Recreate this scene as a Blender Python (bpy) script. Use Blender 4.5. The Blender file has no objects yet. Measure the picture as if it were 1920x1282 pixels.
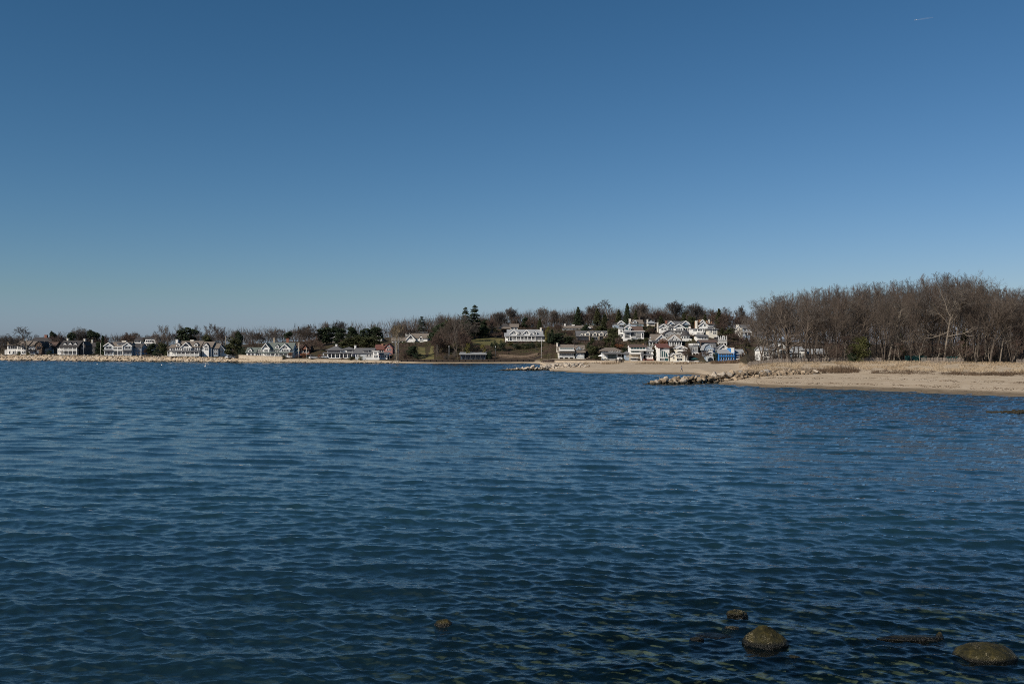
import bpy, bmesh, math, random
import numpy as np
from mathutils import Vector, Matrix, noise, Euler

# ------------------------------------------------------------------ camera
F, EYE, HY, CX = 1867.0, 7.0, 652.0, 960.0        # focal length and horizon in the photo's pixels, eye height in m
scene = bpy.context.scene
cam_data = bpy.data.cameras.new("camera")
cam_data.sensor_width = 36.0
cam_data.lens = 36.0 * F / 1920.0
cam_data.shift_y = (HY - 641.0) / 1920.0
cam_data.clip_start, cam_data.clip_end = 0.5, 80000.0
cam = bpy.data.objects.new("camera", cam_data)
cam.location = (0, 0, EYE)
cam.rotation_euler = (math.radians(90), 0, 0)
scene.collection.objects.link(cam)
scene.camera = cam

# ------------------------------------------------------------------ sky and sun
SUN_EL, SUN_AZ = math.radians(33), math.radians(-128)   # azimuth clockwise from the view direction (+Y)
world = bpy.data.worlds.new("World")
scene.world = world
world.use_nodes = True
wn = world.node_tree
wn.nodes.clear()
sky = wn.nodes.new("ShaderNodeTexSky")
sky.sky_type = 'NISHITA'
sky.sun_disc = False
sky.sun_elevation = SUN_EL
sky.sun_rotation = SUN_AZ
sky.altitude = 0.0
sky.air_density = 0.8
sky.dust_density = 0.5
sky.ozone_density = 1.0
bg = wn.nodes.new("ShaderNodeBackground")
bg.inputs[1].default_value = 0.06
wo = wn.nodes.new("ShaderNodeOutputWorld")
sep = wn.nodes.new("ShaderNodeSeparateColor")
comb = wn.nodes.new("ShaderNodeCombineColor")
wn.links.new(sky.outputs[0], sep.inputs[0])
for ch, (pw, gn) in enumerate(((1.47, 0.375), (1.12, 0.80), (1.11, 0.98))):     # the camera's blue-leaning tone curve, per channel
    cl = wn.nodes.new("ShaderNodeMath"); cl.operation = 'MINIMUM'; cl.inputs[1].default_value = 9.0
    p = wn.nodes.new("ShaderNodeMath"); p.operation = 'POWER'; p.inputs[1].default_value = pw
    g = wn.nodes.new("ShaderNodeMath"); g.operation = 'MULTIPLY'; g.inputs[1].default_value = gn
    wn.links.new(sep.outputs[ch], cl.inputs[0]); wn.links.new(cl.outputs[0], p.inputs[0])
    wn.links.new(p.outputs[0], g.inputs[0]); wn.links.new(g.outputs[0], comb.inputs[ch])
hz = wn.nodes.new("ShaderNodeMath"); hz.operation = 'MULTIPLY'; hz.inputs[1].default_value = 1.2      # keeps the horizon from going green
hm = wn.nodes.new("ShaderNodeMath"); hm.operation = 'MAXIMUM'
wn.links.new(comb.inputs[1].links[0].from_socket, hz.inputs[0]); wn.links.new(hz.outputs[0], hm.inputs[0])
wn.links.new(comb.inputs[2].links[0].from_socket, hm.inputs[1]); wn.links.new(hm.outputs[0], comb.inputs[2])
wn.links.new(comb.outputs[0], bg.inputs[0])
wn.links.new(bg.outputs[0], wo.inputs[0])

sd = bpy.data.lights.new("sun", 'SUN')
sd.energy = 4.4
sd.angle = math.radians(0.5)
sd.color = (1.0, 0.91, 0.78)
sun = bpy.data.objects.new("sun", sd)
to_sun = Vector((math.sin(SUN_AZ) * math.cos(SUN_EL), math.cos(SUN_AZ) * math.cos(SUN_EL), math.sin(SUN_EL)))
sun.rotation_euler = to_sun.to_track_quat('Z', 'Y').to_euler()
sun.location = (-60, -40, 80)
scene.collection.objects.link(sun)

scene.view_settings.view_transform = 'Standard'
scene.view_settings.look = 'None'
scene.view_settings.gamma = 1.0
scene.view_settings.exposure = 0.0
scene.render.engine = 'CYCLES'
scene.cycles.max_bounces = 6
scene.cycles.transparent_max_bounces = 8
scene.cycles.caustics_reflective = False
scene.cycles.caustics_refractive = False
scene.cycles.use_denoising = False
scene.cycles.filter_width = 0.95
scene.cycles.sample_clamp_direct = 4.0
scene.cycles.sample_clamp_indirect = 3.0

# ------------------------------------------------------------------ helpers
COL = scene.collection
R = random.Random(7)

def P(px, py, D):
    return Vector(((px - CX) / F * D, D, EYE + (HY - py) / F * D))

def px_of(x, D):
    return CX + x / D * F

def tag(o, label=None, cat=None, group=None, kind=None):
    if label: o['label'] = label
    if cat: o['category'] = cat
    if group: o['group'] = group
    if kind: o['kind'] = kind
    return o

def empty(name, loc, rz=0.0):
    o = bpy.data.objects.new(name, None)
    o.empty_display_size = 0.3
    o.location = loc
    o.rotation_euler = (0, 0, rz)
    COL.objects.link(o)
    return o

class MB:
    """collects faces and links them as one mesh object"""
    def __init__(s):
        s.v, s.f, s.m = [], [], []
    def add(s, vs, fs, mi=0):
        k = len(s.v)
        s.v.extend([tuple(p) for p in vs])
        for f in fs:
            s.f.append(tuple(i + k for i in f)); s.m.append(mi)
    def box(s, x0, x1, y0, y1, z0, z1, mi=0):
        s.add([(x0,y0,z0),(x1,y0,z0),(x1,y1,z0),(x0,y1,z0),(x0,y0,z1),(x1,y0,z1),(x1,y1,z1),(x0,y1,z1)],
              [(3,2,1,0),(4,5,6,7),(0,1,5,4),(1,2,6,5),(2,3,7,6),(3,0,4,7)], mi)
    def prism_y(s, pts, y0, y1, mi=0):     # polygon in (x,z), extruded along y
        n = len(pts)
        s.add([(p[0], y0, p[1]) for p in pts] + [(p[0], y1, p[1]) for p in pts],
              [tuple(range(n)), tuple(range(2*n-1, n-1, -1))] + [(i, n+i, n+(i+1) % n, (i+1) % n) for i in range(n)], mi)
    def prism_x(s, pts, x0, x1, mi=0):     # polygon in (y,z), extruded along x
        n = len(pts)
        s.add([(x0, p[0], p[1]) for p in pts] + [(x1, p[0], p[1]) for p in pts],
              [tuple(range(n)), tuple(range(2*n-1, n-1, -1))] + [(i, n+i, n+(i+1) % n, (i+1) % n) for i in range(n)], mi)
    def tube(s, p0, p1, r0, r1, n=6, cap=True, mi=0):
        p0, p1 = Vector(p0), Vector(p1)
        d = (p1 - p0)
        if d.length < 1e-6: return
        d.normalize()
        a = d.orthogonal().normalized(); b = d.cross(a)
        vs = []
        for p, r in ((p0, r0), (p1, r1)):
            for i in range(n):
                t = 2 * math.pi * i / n
                vs.append(p + a * (r * math.cos(t)) + b * (r * math.sin(t)))
        fs = [(i, (i+1) % n, n + (i+1) % n, n + i) for i in range(n)]
        if cap: fs += [tuple(range(n-1, -1, -1)), tuple(range(n, 2*n))]
        s.add(vs, fs, mi)
    def lathe(s, prof, n=12, cx=0, cy=0, mi=0):   # prof: (r,z) from bottom to top
        vs = []
        for r, z in prof:
            for i in range(n):
                t = 2 * math.pi * i / n
                vs.append((cx + r * math.cos(t), cy + r * math.sin(t), z))
        fs = []
        for j in range(len(prof) - 1):
            for i in range(n):
                fs.append((j*n+i, j*n+(i+1) % n, (j+1)*n+(i+1) % n, (j+1)*n+i))
        fs += [tuple(range(n-1, -1, -1)), tuple(range((len(prof)-1)*n, len(prof)*n))]
        s.add(vs, fs, mi)
    def mesh(s, name, mats, smooth=False):
        me = bpy.data.meshes.new(name)
        me.from_pydata(s.v, [], s.f)
        for m in (mats if isinstance(mats, (list, tuple)) else [mats]): me.materials.append(m)
        if any(s.m): me.polygons.foreach_set('material_index', s.m)
        if smooth: me.polygons.foreach_set('use_smooth', [True] * len(s.f))
        me.update()
        return me
    def build(s, name, mats, parent=None, smooth=False, normals=True):
        me = s.mesh(name, mats, smooth)
        if normals:
            bm = bmesh.new(); bm.from_mesh(me)
            bmesh.ops.recalc_face_normals(bm, faces=bm.faces[:]); bm.to_mesh(me); bm.free()
        return link(name, me, parent)

def link(name, me, parent=None):
    o = bpy.data.objects.new(name, me)
    COL.objects.link(o)
    if parent is not None: o.parent = parent
    return o

CHILD = {}
def kids(o):
    if o.name not in CHILD: CHILD[o.name] = [c for c in o.children]
    return CHILD[o.name]

def copy_tree(o, parent=None):
    c = o.copy(); COL.objects.link(c)
    if parent is not None: c.parent = parent
    for ch in kids(o): copy_tree(ch, c)
    return c

# ------------------------------------------------------------------ materials
MATS = {}
def mat(name, col, rough=0.8, var=0.15, scale=1.0, bump=0.0, spec=0.3, col2=None, coord='Object', detail=4.0, mask=(0.35, 0.65)):
    if name in MATS: return MATS[name]
    m = bpy.data.materials.new(name)
    m.use_nodes = True
    nt = m.node_tree; N = nt.nodes; Lk = nt.links
    b = N['Principled BSDF']
    b.inputs['Roughness'].default_value = rough
    b.inputs['Specular IOR Level'].default_value = spec
    tc = N.new('ShaderNodeTexCoord')
    nz = N.new('ShaderNodeTexNoise')
    nz.inputs['Scale'].default_value = scale
    nz.inputs['Detail'].default_value = detail
    nz.inputs['Roughness'].default_value = 0.65
    Lk.new(tc.outputs[coord], nz.inputs['Vector'])
    rp = N.new('ShaderNodeValToRGB')
    c2 = col2 or tuple(c * (1 + var) for c in col)
    c1 = col if col2 else tuple(c * (1 - var) for c in col)
    rp.color_ramp.elements[0].color = (*c1, 1); rp.color_ramp.elements[0].position = mask[0]
    rp.color_ramp.elements[1].color = (*c2, 1); rp.color_ramp.elements[1].position = mask[1]
    Lk.new(nz.outputs['Fac'], rp.inputs[0])
    Lk.new(rp.outputs[0], b.inputs['Base Color'])
    if bump:
        bp = N.new('ShaderNodeBump')
        bp.inputs['Strength'].default_value = bump
        bp.inputs['Distance'].default_value = 0.1
        Lk.new(nz.outputs['Fac'], bp.inputs['Height'])
        Lk.new(bp.outputs[0], b.inputs['Normal'])
    MATS[name] = m
    return m

def plank_mat(name, col, pitch, rough=0.75, dark=0.72, axis=2, var=0.08):
    """siding / shingle courses: thin darker joints every `pitch` metres"""
    m = mat(name, col, rough, var, 0.7)
    nt = m.node_tree; N = nt.nodes; Lk = nt.links
    b = N['Principled BSDF']
    src = b.inputs['Base Color'].links[0].from_socket
    tc = N.new('ShaderNodeTexCoord'); sp = N.new('ShaderNodeSeparateXYZ')
    Lk.new(tc.outputs['Object'], sp.inputs[0])
    mm = N.new('ShaderNodeMath'); mm.operation = 'FRACT'
    dv = N.new('ShaderNodeMath'); dv.operation = 'DIVIDE'; dv.inputs[1].default_value = pitch
    Lk.new(sp.outputs[axis], dv.inputs[0]); Lk.new(dv.outputs[0], mm.inputs[0])
    gt = N.new('ShaderNodeMath'); gt.operation = 'LESS_THAN'; gt.inputs[1].default_value = 0.14
    Lk.new(mm.outputs[0], gt.inputs[0])
    mx = N.new('ShaderNodeMix'); mx.data_type = 'RGBA'; mx.blend_type = 'MULTIPLY'
    mx.inputs[7].default_value = (dark, dark, dark, 1)
    Lk.new(gt.outputs[0], mx.inputs[0]); Lk.new(src, mx.inputs[6]); Lk.new(mx.outputs[2], b.inputs['Base Color'])
    return m

WHITE = plank_mat('white_clapboard', (0.82, 0.81, 0.78), 0.22, dark=.82)
TRIM = mat('white_trim', (0.80, 0.79, 0.76), 0.6, 0.03)
CREAM = plank_mat('cream_clapboard', (0.74, 0.70, 0.60), 0.22)
GREYS = plank_mat('grey_shingle_wall', (0.30, 0.31, 0.32), 0.25)
PALEGREY = plank_mat('pale_grey_and_shaded_siding', (0.50, 0.53, 0.55), 0.22)  # also tints walls whose shade is painted in
BLUES = plank_mat('blue_grey_and_shaded_siding', (0.30, 0.37, 0.45), 0.22)  # also used where a wall's blue shade is painted in
DARKW = plank_mat('dark_shingle_and_shaded_wall', (0.07, 0.065, 0.065), 0.25)  # also the painted shade of some gables and lower walls
BROWNW = plank_mat('brown_shingle_and_shaded_wall', (0.14, 0.095, 0.07), 0.25)  # also the leftmost house's gable, with its shadow painted in
NAVY = plank_mat('dark_blue_siding', (0.06, 0.09, 0.13), 0.22)
PINK = plank_mat('pink_siding', (0.40, 0.20, 0.18), 0.22)
BRIGHTB = plank_mat('bright_blue_siding', (0.045, 0.23, 0.56), 0.22, dark=0.82)
R_TAN = plank_mat('tan_roof_shingles', (0.20, 0.168, 0.14), 0.3, 0.9, 0.8)
R_GREY = plank_mat('grey_roof_shingles', (0.135, 0.135, 0.14), 0.3, 0.9, 0.8)
R_DARK = plank_mat('charcoal_roof_shingles', (0.065, 0.06, 0.06), 0.3, 0.9, 0.8)
R_BROWN = plank_mat('brown_roof_shingles', (0.125, 0.085, 0.07), 0.3, 0.9, 0.8)
R_RED = plank_mat('red_roof_tiles', (0.155, 0.068, 0.055), 0.3, 0.85, 0.75)
R_GREEN = plank_mat('grey_green_roof_shingles', (0.15, 0.175, 0.16), 0.3, 0.9, 0.8)
R_PALE = plank_mat('pale_grey_roof_shingles', (0.31, 0.32, 0.33), 0.3, 0.85, 0.85)
STONE = mat('tan_stone', (0.26, 0.21, 0.15), 0.9, scale=2.5, col2=(0.48, 0.40, 0.30), bump=0.4)
BRICK = mat('red_brick', (0.20, 0.085, 0.06), 0.9, scale=3, col2=(0.30, 0.14, 0.10))
MASON = mat('painted_masonry', (0.70, 0.66, 0.58), 0.85, 0.08, 2)
ORANGE = mat('terracotta', (0.33, 0.20, 0.125), 0.85, 0.15, 2)
GLASS = mat('window_glass', (0.02, 0.028, 0.038), 0.06, 0.3, 0.4, spec=0.6)
GLASST = mat('teal_window_glass', (0.03, 0.09, 0.10), 0.08, 0.3, 0.4, spec=0.6)
WOOD = mat('weathered_wood', (0.13, 0.095, 0.07), 0.9, scale=3, col2=(0.24, 0.18, 0.13))
DWOOD = mat('dark_wood', (0.045, 0.035, 0.03), 0.9, 0.3, 3)
CONC = mat('seawall_concrete', (0.36, 0.30, 0.23), 0.9, scale=0.8, col2=(0.52, 0.44, 0.34))
METAL = mat('grey_metal', (0.42, 0.43, 0.44), 0.45, 0.1, 2, spec=0.5)
DMETAL = mat('dark_metal', (0.05, 0.05, 0.055), 0.5, 0.1, 2, spec=0.5)
TEAL = mat('teal_canvas', (0.012, 0.06, 0.06), 0.8, 0.15, 2)
CANVAS = mat('white_canvas', (0.80, 0.79, 0.77), 0.8, 0.04, 2)

# ------------------------------------------------------------------ terrain: profiles of (distance, height) by viewing direction
# waterline, berm, back of beach, lower slope, upper slope, hilltop, far
COLS = [
 (-1400, (760,0),(770,3.0),(785,3.3),(820,4),(880,5),(960,6),(3000,12)),
 (-300, (610,0),(618,3.1),(632,3.3),(670,4),(720,5),(780,6),(3000,14)),
 (0,   (554,0),(562,3.0),(575,3.2),(610,4),(660,5),(720,6),(3000,14)),
 (240, (512,0),(519,2.8),(530,3.0),(560,4),(600,5),(680,7),(3000,14)),
 (400, (488,0),(494,2.2),(505,2.5),(540,4),(580,6),(650,8),(3000,14)),
 (445, (481,0),(486,1.9),(497,2.2),(530,4),(570,7),(640,9),(3000,14)),
 (600, (458,0),(470,2.0),(480,2.2),(510,5),(560,10),(620,12),(3000,14)),
 (690, (447,0),(456,1.7),(466,1.9),(490,5),(530,9),(590,13),(3000,14)),
 (740, (440,0),(446,1.2),(455,1.6),(475,4),(510,9),(570,13),(3000,15)),
 (800, (438,0),(442,.7),(449,1.1),(462,3.0),(495,6.5),(560,14),(3000,16)),
 (850, (437,0),(442,.7),(450,1.1),(474,7.6),(507,12),(560,15),(3000,17)),
 (920, (438,0),(443,.7),(450,1.1),(478,8.8),(505,12),(550,17),(3000,18)),
 (985, (440,0),(446,.8),(452,1.1),(480,9.3),(512,12),(548,18),(3000,18)),
 (1012,(424,0),(432,.8),(445,1.0),(474,8.5),(508,12.5),(546,18),(3000,18)),
 (1032,(292,0),(320,.9),(432,.9),(468,8),(502,13),(545,18.5),(3000,18)),
 (1100,(272,0),(300,1.),(425,.9),(455,6.5),(488,11.5),(540,19),(3000,18)),
 (1200,(262,0),(297,1.),(418,.9),(447,7),(482,14),(540,20),(3000,18)),
 (1300,(256,0),(290,1.),(414,.9),(447,7),(487,14.5),(540,19),(3000,17)),
 (1308, (255,0),(289,1.),(413,.9),(446,7),(488,14),(540,19),(3000,17)),
 (1324, (232,0),(262,.95),(412,.9),(446,7),(488,14),(540,19),(3000,17)),
 (1346, (189,0),(206,.8),(408,.9),(443,6),(489,13),(545,18),(3000,16)),
 (1384, (183,0),(206,1.1),(404,1.2),(440,5),(490,12),(550,16),(3000,16)),
 (1404,(181,0),(205,1.4),(232,2.6),(300,3.),(420,5),(540,13),(3000,15)),
 (1450,(174,0),(206,1.6),(234,3.2),(300,3.6),(420,5),(560,11),(3000,14)),
 (1600,(164,0),(212,1.7),(238,3.6),(300,3.9),(450,6),(600,9),(3000,13)),
 (1750,(152,0),(200,1.7),(238,3.5),(300,3.8),(450,6),(600,9),(3000,13)),
 (1920,(140,0),(187,1.7),(236,3.3),(300,3.6),(450,5),(600,8),(3000,12)),
 (2400,(118,0),(165,1.7),(225,3.3),(300,3.6),(450,5),(600,8),(3000,12)),
 (3400,(100,0),(150,1.7),(215,3.3),(300,3.6),(450,5),(600,8),(3000,12)),
]
CPX = np.array([c[0] for c in COLS], float)
CPD = np.array([[p[0] for p in c[1:]] for c in COLS], float)
CPZ = np.array([[p[1] for p in c[1:]] for c in COLS], float)

def profile(px):
    return ([float(np.interp(px, CPX, CPD[:, i])) for i in range(7)], [float(np.interp(px, CPX, CPZ[:, i])) for i in range(7)])

def seabed(px, D, W):
    z = -0.03 * (W - D)
    near = -0.22 - max(0.0, D - 20) * 0.055 - 0.20 * min(1, max(0, (1500 - px) / 1200))
    return max(-5.0, min(-0.02, max(z, near)))

PADS = []      # levelled ground under and in front of each house: (x0, x1, y0, y1, z)
def gz(px, D):
    ds, zs = profile(px)
    if D <= ds[0]: return seabed(px, D, ds[0])
    z = float(np.interp(D, ds, zs))
    x = (px - CX) / F * D
    w = min(1.0, (D - ds[0]) / 25.0)
    hill = min(1.0, max(0.0, (D - ds[2]) / 20.0))
    n = noise.noise(Vector((x * 0.05, D * 0.05, 0.3)))
    n2 = noise.noise(Vector((x * 0.25, D * 0.25, 3.3)))
    z = z + w * (0.10 * n + 0.05 * n2) + hill * (0.5 * n + 0.1 * n2)
    for x0, x1, y0, y1, zp in PADS:
        if x0 - 6 < x < x1 + 6 and y0 - 25 < D < y1 + 6:
            q = max(0, x0 - x, x - x1) + max(0, y0 - D) * .02 + max(0, D - y1)
            z = min(z, zp + q * 1.2)
    return max(z, .25 * w)

def gxy(x, D):
    return gz(px_of(x, D), D)

def build_ground():
    pxs = sorted(set(list(range(-1300, -100, 60)) + list(range(-100, 2000, 14)) + list(range(2000, 3400, 60)) + list(range(1000, 1040, 4)) + list(range(1384, 1406, 3))))
    rows = [(-1, t) for t in (0, .1, .2, .3, .45, .6, .75, .9)]
    verts, soil, wet = [], [], []
    segs = [6, 14, 10, 10, 8, 6]
    nrow = None
    for px in pxs:
        ds, zs = profile(px)
        dl = [3, 12, 18, 22, 26, 30, 36, 44, 54, 70, 90]
        dl += [90 + (ds[0] - 90) * t for t in (.3, .6, .8, .9, .97)]
        code = [0.0] * len(dl)
        for k in range(6):
            for j in range(segs[k]):
                t = j / segs[k]
                dl.append(ds[k] + (ds[k+1] - ds[k]) * t); code.append(k + t)
        dl.append(ds[6]); code.append(6)
        nrow = len(dl)
        for d, c in zip(dl, code):
            verts.append(((px - CX) / F * d, d, gz(px, d)))
            edge = 2.0 if px > 1000 else 0.9
            soil.append(min(1, max(0, (c - edge + .12) / .24)))
    nc = len(pxs)
    faces = [(i*nrow+j, (i+1)*nrow+j, (i+1)*nrow+j+1, i*nrow+j+1) for i in range(nc-1) for j in range(nrow-1)]
    me = bpy.data.meshes.new('ground')
    me.from_pydata(verts, [], faces)
    a = me.attributes.new('soil', 'FLOAT', 'POINT'); a.data.foreach_set('value', soil)
    me.polygons.foreach_set('use_smooth', [True] * len(faces))
    m = bpy.data.materials.new('beach_and_soil'); m.use_nodes = True
    nt = m.node_tree; N = nt.nodes; K = nt.links
    b = N['Principled BSDF']; b.inputs['Roughness'].default_value = 0.95; b.inputs['Specular IOR Level'].default_value = 0.1
    ge = N.new('ShaderNodeNewGeometry'); sp = N.new('ShaderNodeSeparateXYZ'); K.new(ge.outputs['Position'], sp.inputs[0])
    def nz(sc, det=5, ax=(1, 1, 1)):
        mp = N.new('ShaderNodeMapping'); mp.inputs['Scale'].default_value = ax
        n = N.new('ShaderNodeTexNoise'); n.inputs['Scale'].default_value = sc; n.inputs['Detail'].default_value = det; n.inputs['Roughness'].default_value = .65
        K.new(ge.outputs['Position'], mp.inputs[0]); K.new(mp.outputs[0], n.inputs['Vector']); return n.outputs['Fac']
    def ramp(fac, *els):
        r = N.new('ShaderNodeValToRGB')
        while len(r.color_ramp.elements) < len(els): r.color_ramp.elements.new(.5)
        for e, (p, c) in zip(r.color_ramp.elements, els): e.position = p; e.color = (*c, 1)
        K.new(fac, r.inputs[0]); return r.outputs[0]
    def mix(f, c1, c2):
        x = N.new('ShaderNodeMix'); x.data_type = 'RGBA'
        if isinstance(f, float): x.inputs[0].default_value = f
        else: K.new(f, x.inputs[0])
        K.new(c1, x.inputs[6]); K.new(c2, x.inputs[7]); return x.outputs[2]
    dry = ramp(nz(.35, 6, (1, .5, 1)), (.3, (.40, .315, .22)), (.5, (.47, .38, .275)), (.72, (.54, .45, .34)))
    peb = ramp(nz(2.2, 3), (.36, (.16, .125, .09)), (.44, (.43, .34, .24)))
    pm = ramp(nz(.12, 3, (.6, 1.6, 1)), (.5, (0, 0, 0)), (.66, (.75, .75, .75)))
    dry = mix(pm, dry, peb)
    wetc = ramp(nz(.8, 5, (1, .5, 1)), (.3, (.15, .115, .075)), (.7, (.25, .195, .135)))
    zz = N.new('ShaderNodeMath'); zz.operation = 'MULTIPLY_ADD'; zz.inputs[1].default_value = .35; K.new(nz(.15, 3, (1, 1, 0)), zz.inputs[0]); K.new(sp.outputs[2], zz.inputs[2])
    mr = N.new('ShaderNodeMapRange'); mr.inputs[1].default_value = .62; mr.inputs[2].default_value = .38; mr.interpolation_type = 'SMOOTHSTEP'
    K.new(zz.outputs[0], mr.inputs[0])
    sand = mix(mr.outputs[0], dry, wetc)
    sub = ramp(nz(1.6, 5), (.3, (.05, .055, .03)), (.52, (.20, .175, .10)), (.75, (.38, .32, .22)))
    mr2 = N.new('ShaderNodeMapRange'); mr2.inputs[1].default_value = .02; mr2.inputs[2].default_value = -.12; K.new(sp.outputs[2], mr2.inputs[0])
    sand = mix(mr2.outputs[0], sand, sub)
    so = ramp(nz(.25, 6), (.3, (.030, .024, .015)), (.5, (.065, .048, .032)), (.62, (.05, .05, .022)), (.8, (.10, .075, .05)))
    at = N.new('ShaderNodeAttribute'); at.attribute_name = 'soil'
    K.new(mix(at.outputs['Fac'], sand, so), b.inputs['Base Color'])
    bp = N.new('ShaderNodeBump'); bp.inputs['Strength'].default_value = .6; bp.inputs['Distance'].default_value = .15
    K.new(nz(1.2, 6), bp.inputs['Height']); K.new(bp.outputs[0], b.inputs['Normal'])
    me.materials.append(m)
    tag(link('ground', me), kind='structure')


# ------------------------------------------------------------------ water: summed wind waves on a fan-shaped sheet
def build_water():
    rng = np.random.default_rng(5)
    rows, d = [.9, 1.6, 3, 5, 7], 8.6
    while d < 575:
        rows.append(d); d += min(1.43 * d * d / (EYE * F), .45)
    D = np.array(rows + [600, 700, 1000, 2500, 9000, 30000], float)
    u = np.linspace(-0.62, 0.62, 1000)
    DD, UU = np.meshgrid(D, u, indexing='ij')
    X0 = DD * UU; Y0 = DD.copy()
    dD = np.abs(np.gradient(D))[:, None]; dX = (DD * (u[1] - u[0]))
    Z = np.zeros_like(X0); DX = np.zeros_like(X0); DY = np.zeros_like(X0)
    n = 200
    lam = np.exp(rng.uniform(math.log(0.14), math.log(4.0), n))
    main = math.radians(74)          # waves run toward the viewer's left
    for l in lam:
        spread = 0.62 if l < .6 else (0.48 if l < 1.6 else 0.34)
        th = main + rng.normal(0, spread) + math.pi
        k = 2 * math.pi / l
        kx, ky = k * math.cos(th), k * math.sin(th)
        sl = 0.0235 * (1.2 if l < .45 else (1.12 if l < 1.3 else (.72 if l < 2.4 else 0.55))) * rng.uniform(.5, 1.5)
        a = sl / k
        ly = 2 * math.pi / max(abs(ky), 1e-4); lx = 2 * math.pi / max(abs(kx), 1e-4)
        gx, gy, gp = rng.normal(0, .03), rng.normal(0, .03), rng.uniform(0, 6.28)     # gust patches
        ph0 = rng.uniform(0, 6.28)
        wy = np.clip((ly / np.maximum(dD[:, 0], 1e-4) - 2.1) / 1.5, 0, 1)
        idx = np.nonzero(wy > 0)[0]
        if len(idx) == 0: continue
        i0, i1 = idx[0], idx[-1] + 1
        q = slice(i0, i1)
        w = wy[q, None] * np.clip((lx / np.maximum(dX[q], 1e-4) - 2.1) / 1.5, 0, 1)
        mod = (0.75 + 0.55 * np.sin(gx * X0[q] + gy * Y0[q] + gp)) * (1.05 + .4 * np.clip((Y0[q] - 30) / 50, 0, 1) + .7 * np.clip((Y0[q] - 80) / 220, 0, 1))
        ph = kx * X0[q] + ky * Y0[q] + ph0
        A = a * w * mod
        Z[q] += A * np.cos(ph)
        sn = 0.66 * A * np.sin(ph)
        DX[q] -= sn * math.cos(th); DY[q] -= sn * math.sin(th)
    calm = np.clip((Y0 - 8) / 6, 0, 1)
    co = np.stack([X0 + DX * calm, Y0 + DY * calm, Z * calm], -1).reshape(-1, 3).astype(np.float32)
    nr, nc = X0.shape
    i = np.arange((nr - 1) * (nc - 1)); r, c = i // (nc - 1), i % (nc - 1)
    v0 = r * nc + c
    quads = np.stack([v0, v0 + 1, v0 + nc + 1, v0 + nc], -1).astype(np.int32)
    me = bpy.data.meshes.new('water')
    me.vertices.add(len(co)); me.vertices.foreach_set('co', co.ravel())
    me.loops.add(quads.size); me.loops.foreach_set('vertex_index', quads.ravel())
    me.polygons.add(len(quads)); me.polygons.foreach_set('loop_start', np.arange(0, quads.size, 4, dtype=np.int32))
    me.polygons.foreach_set('use_smooth', np.ones(len(quads), bool))
    me.update(calc_edges=True)
    ss = lambda e0, e1, x: (lambda q: q * q * (3 - 2 * q))(np.clip((x - e0) / (e1 - e0), 0, 1))
    pxg = CX + UU * F
    shal = ss(42, 22, DD) * (0.45 + 0.55 * ss(400, 1200, pxg))
    far = ss(25, 200, DD)
    for nm, arr in (('shallow', shal), ('far', far)):
        a = me.attributes.new(nm, 'FLOAT', 'POINT'); a.data.foreach_set('value', arr.ravel().astype(np.float32))
    m = bpy.data.materials.new('sea_water'); m.use_nodes = True
    nt = m.node_tree; N = nt.nodes; K = nt.links; N.clear()
    out = N.new('ShaderNodeOutputMaterial')
    ge = N.new('ShaderNodeNewGeometry')
    def nz(sc, det, ax, rough=.6, dist=0.0):
        mp = N.new('ShaderNodeMapping'); mp.inputs['Scale'].default_value = ax; mp.inputs['Rotation'].default_value = (0, 0, math.radians(-14))
        nn = N.new('ShaderNodeTexNoise'); nn.inputs['Scale'].default_value = sc; nn.inputs['Detail'].default_value = det; nn.inputs['Roughness'].default_value = rough; nn.inputs['Distortion'].default_value = dist
        K.new(ge.outputs['Position'], mp.inputs[0]); K.new(mp.outputs[0], nn.inputs['Vector']); return nn.outputs['Fac']
    def val(nm):
        a = N.new('ShaderNodeAttribute'); a.attribute_name = nm; return a.outputs['Fac']
    def math_(op, a, b):
        x = N.new('ShaderNodeMath'); x.operation = op
        for q, s_ in zip((a, b), x.inputs):
            if isinstance(q, float): s_.default_value = q
            else: K.new(q, s_)
        return x.outputs[0]
    fr = val('far'); sh = val('shallow')
    rip = nz(8.0, 4, (.6, 1, 1))              # ripples
    chop = nz(1.6, 5, (.45, 1, 1), .62, .3)    # chop carried by the shading where the mesh is too coarse
    h = math_('ADD', math_('MULTIPLY', rip, 0.013), math_('MULTIPLY', chop, math_('MULTIPLY', fr, 0.10)))
    bp = N.new('ShaderNodeBump'); bp.inputs['Strength'].default_value = 1.0; bp.inputs['Distance'].default_value = 1.0
    K.new(h, bp.inputs['Height'])
    fz = N.new('ShaderNodeFresnel'); fz.inputs['IOR'].default_value = 1.333; K.new(bp.outputs[0], fz.inputs['Normal'])
    gl = N.new('ShaderNodeBsdfGlossy'); gl.inputs['Color'].default_value = (1, 1, 1, 1)
    K.new(math_('ADD', math_('MULTIPLY', fr, 0.07), 0.004), gl.inputs['Roughness']); K.new(bp.outputs[0], gl.inputs['Normal'])
    body = N.new('ShaderNodeBsdfDiffuse')
    big = nz(.016, 3, (.6, 1, 1))
    rp = N.new('ShaderNodeValToRGB'); rp.color_ramp.elements[0].position = .38; rp.color_ramp.elements[1].position = .64
    rp.color_ramp.elements[0].color = (.010, .030, .047, 1); rp.color_ramp.elements[1].color = (.012, .038, .048, 1)
    K.new(big, rp.inputs[0]); K.new(rp.outputs[0], body.inputs['Color'])
    tr = N.new('ShaderNodeBsdfTransparent'); tr.inputs['Color'].default_value = (.62, .78, .74, 1)
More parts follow.
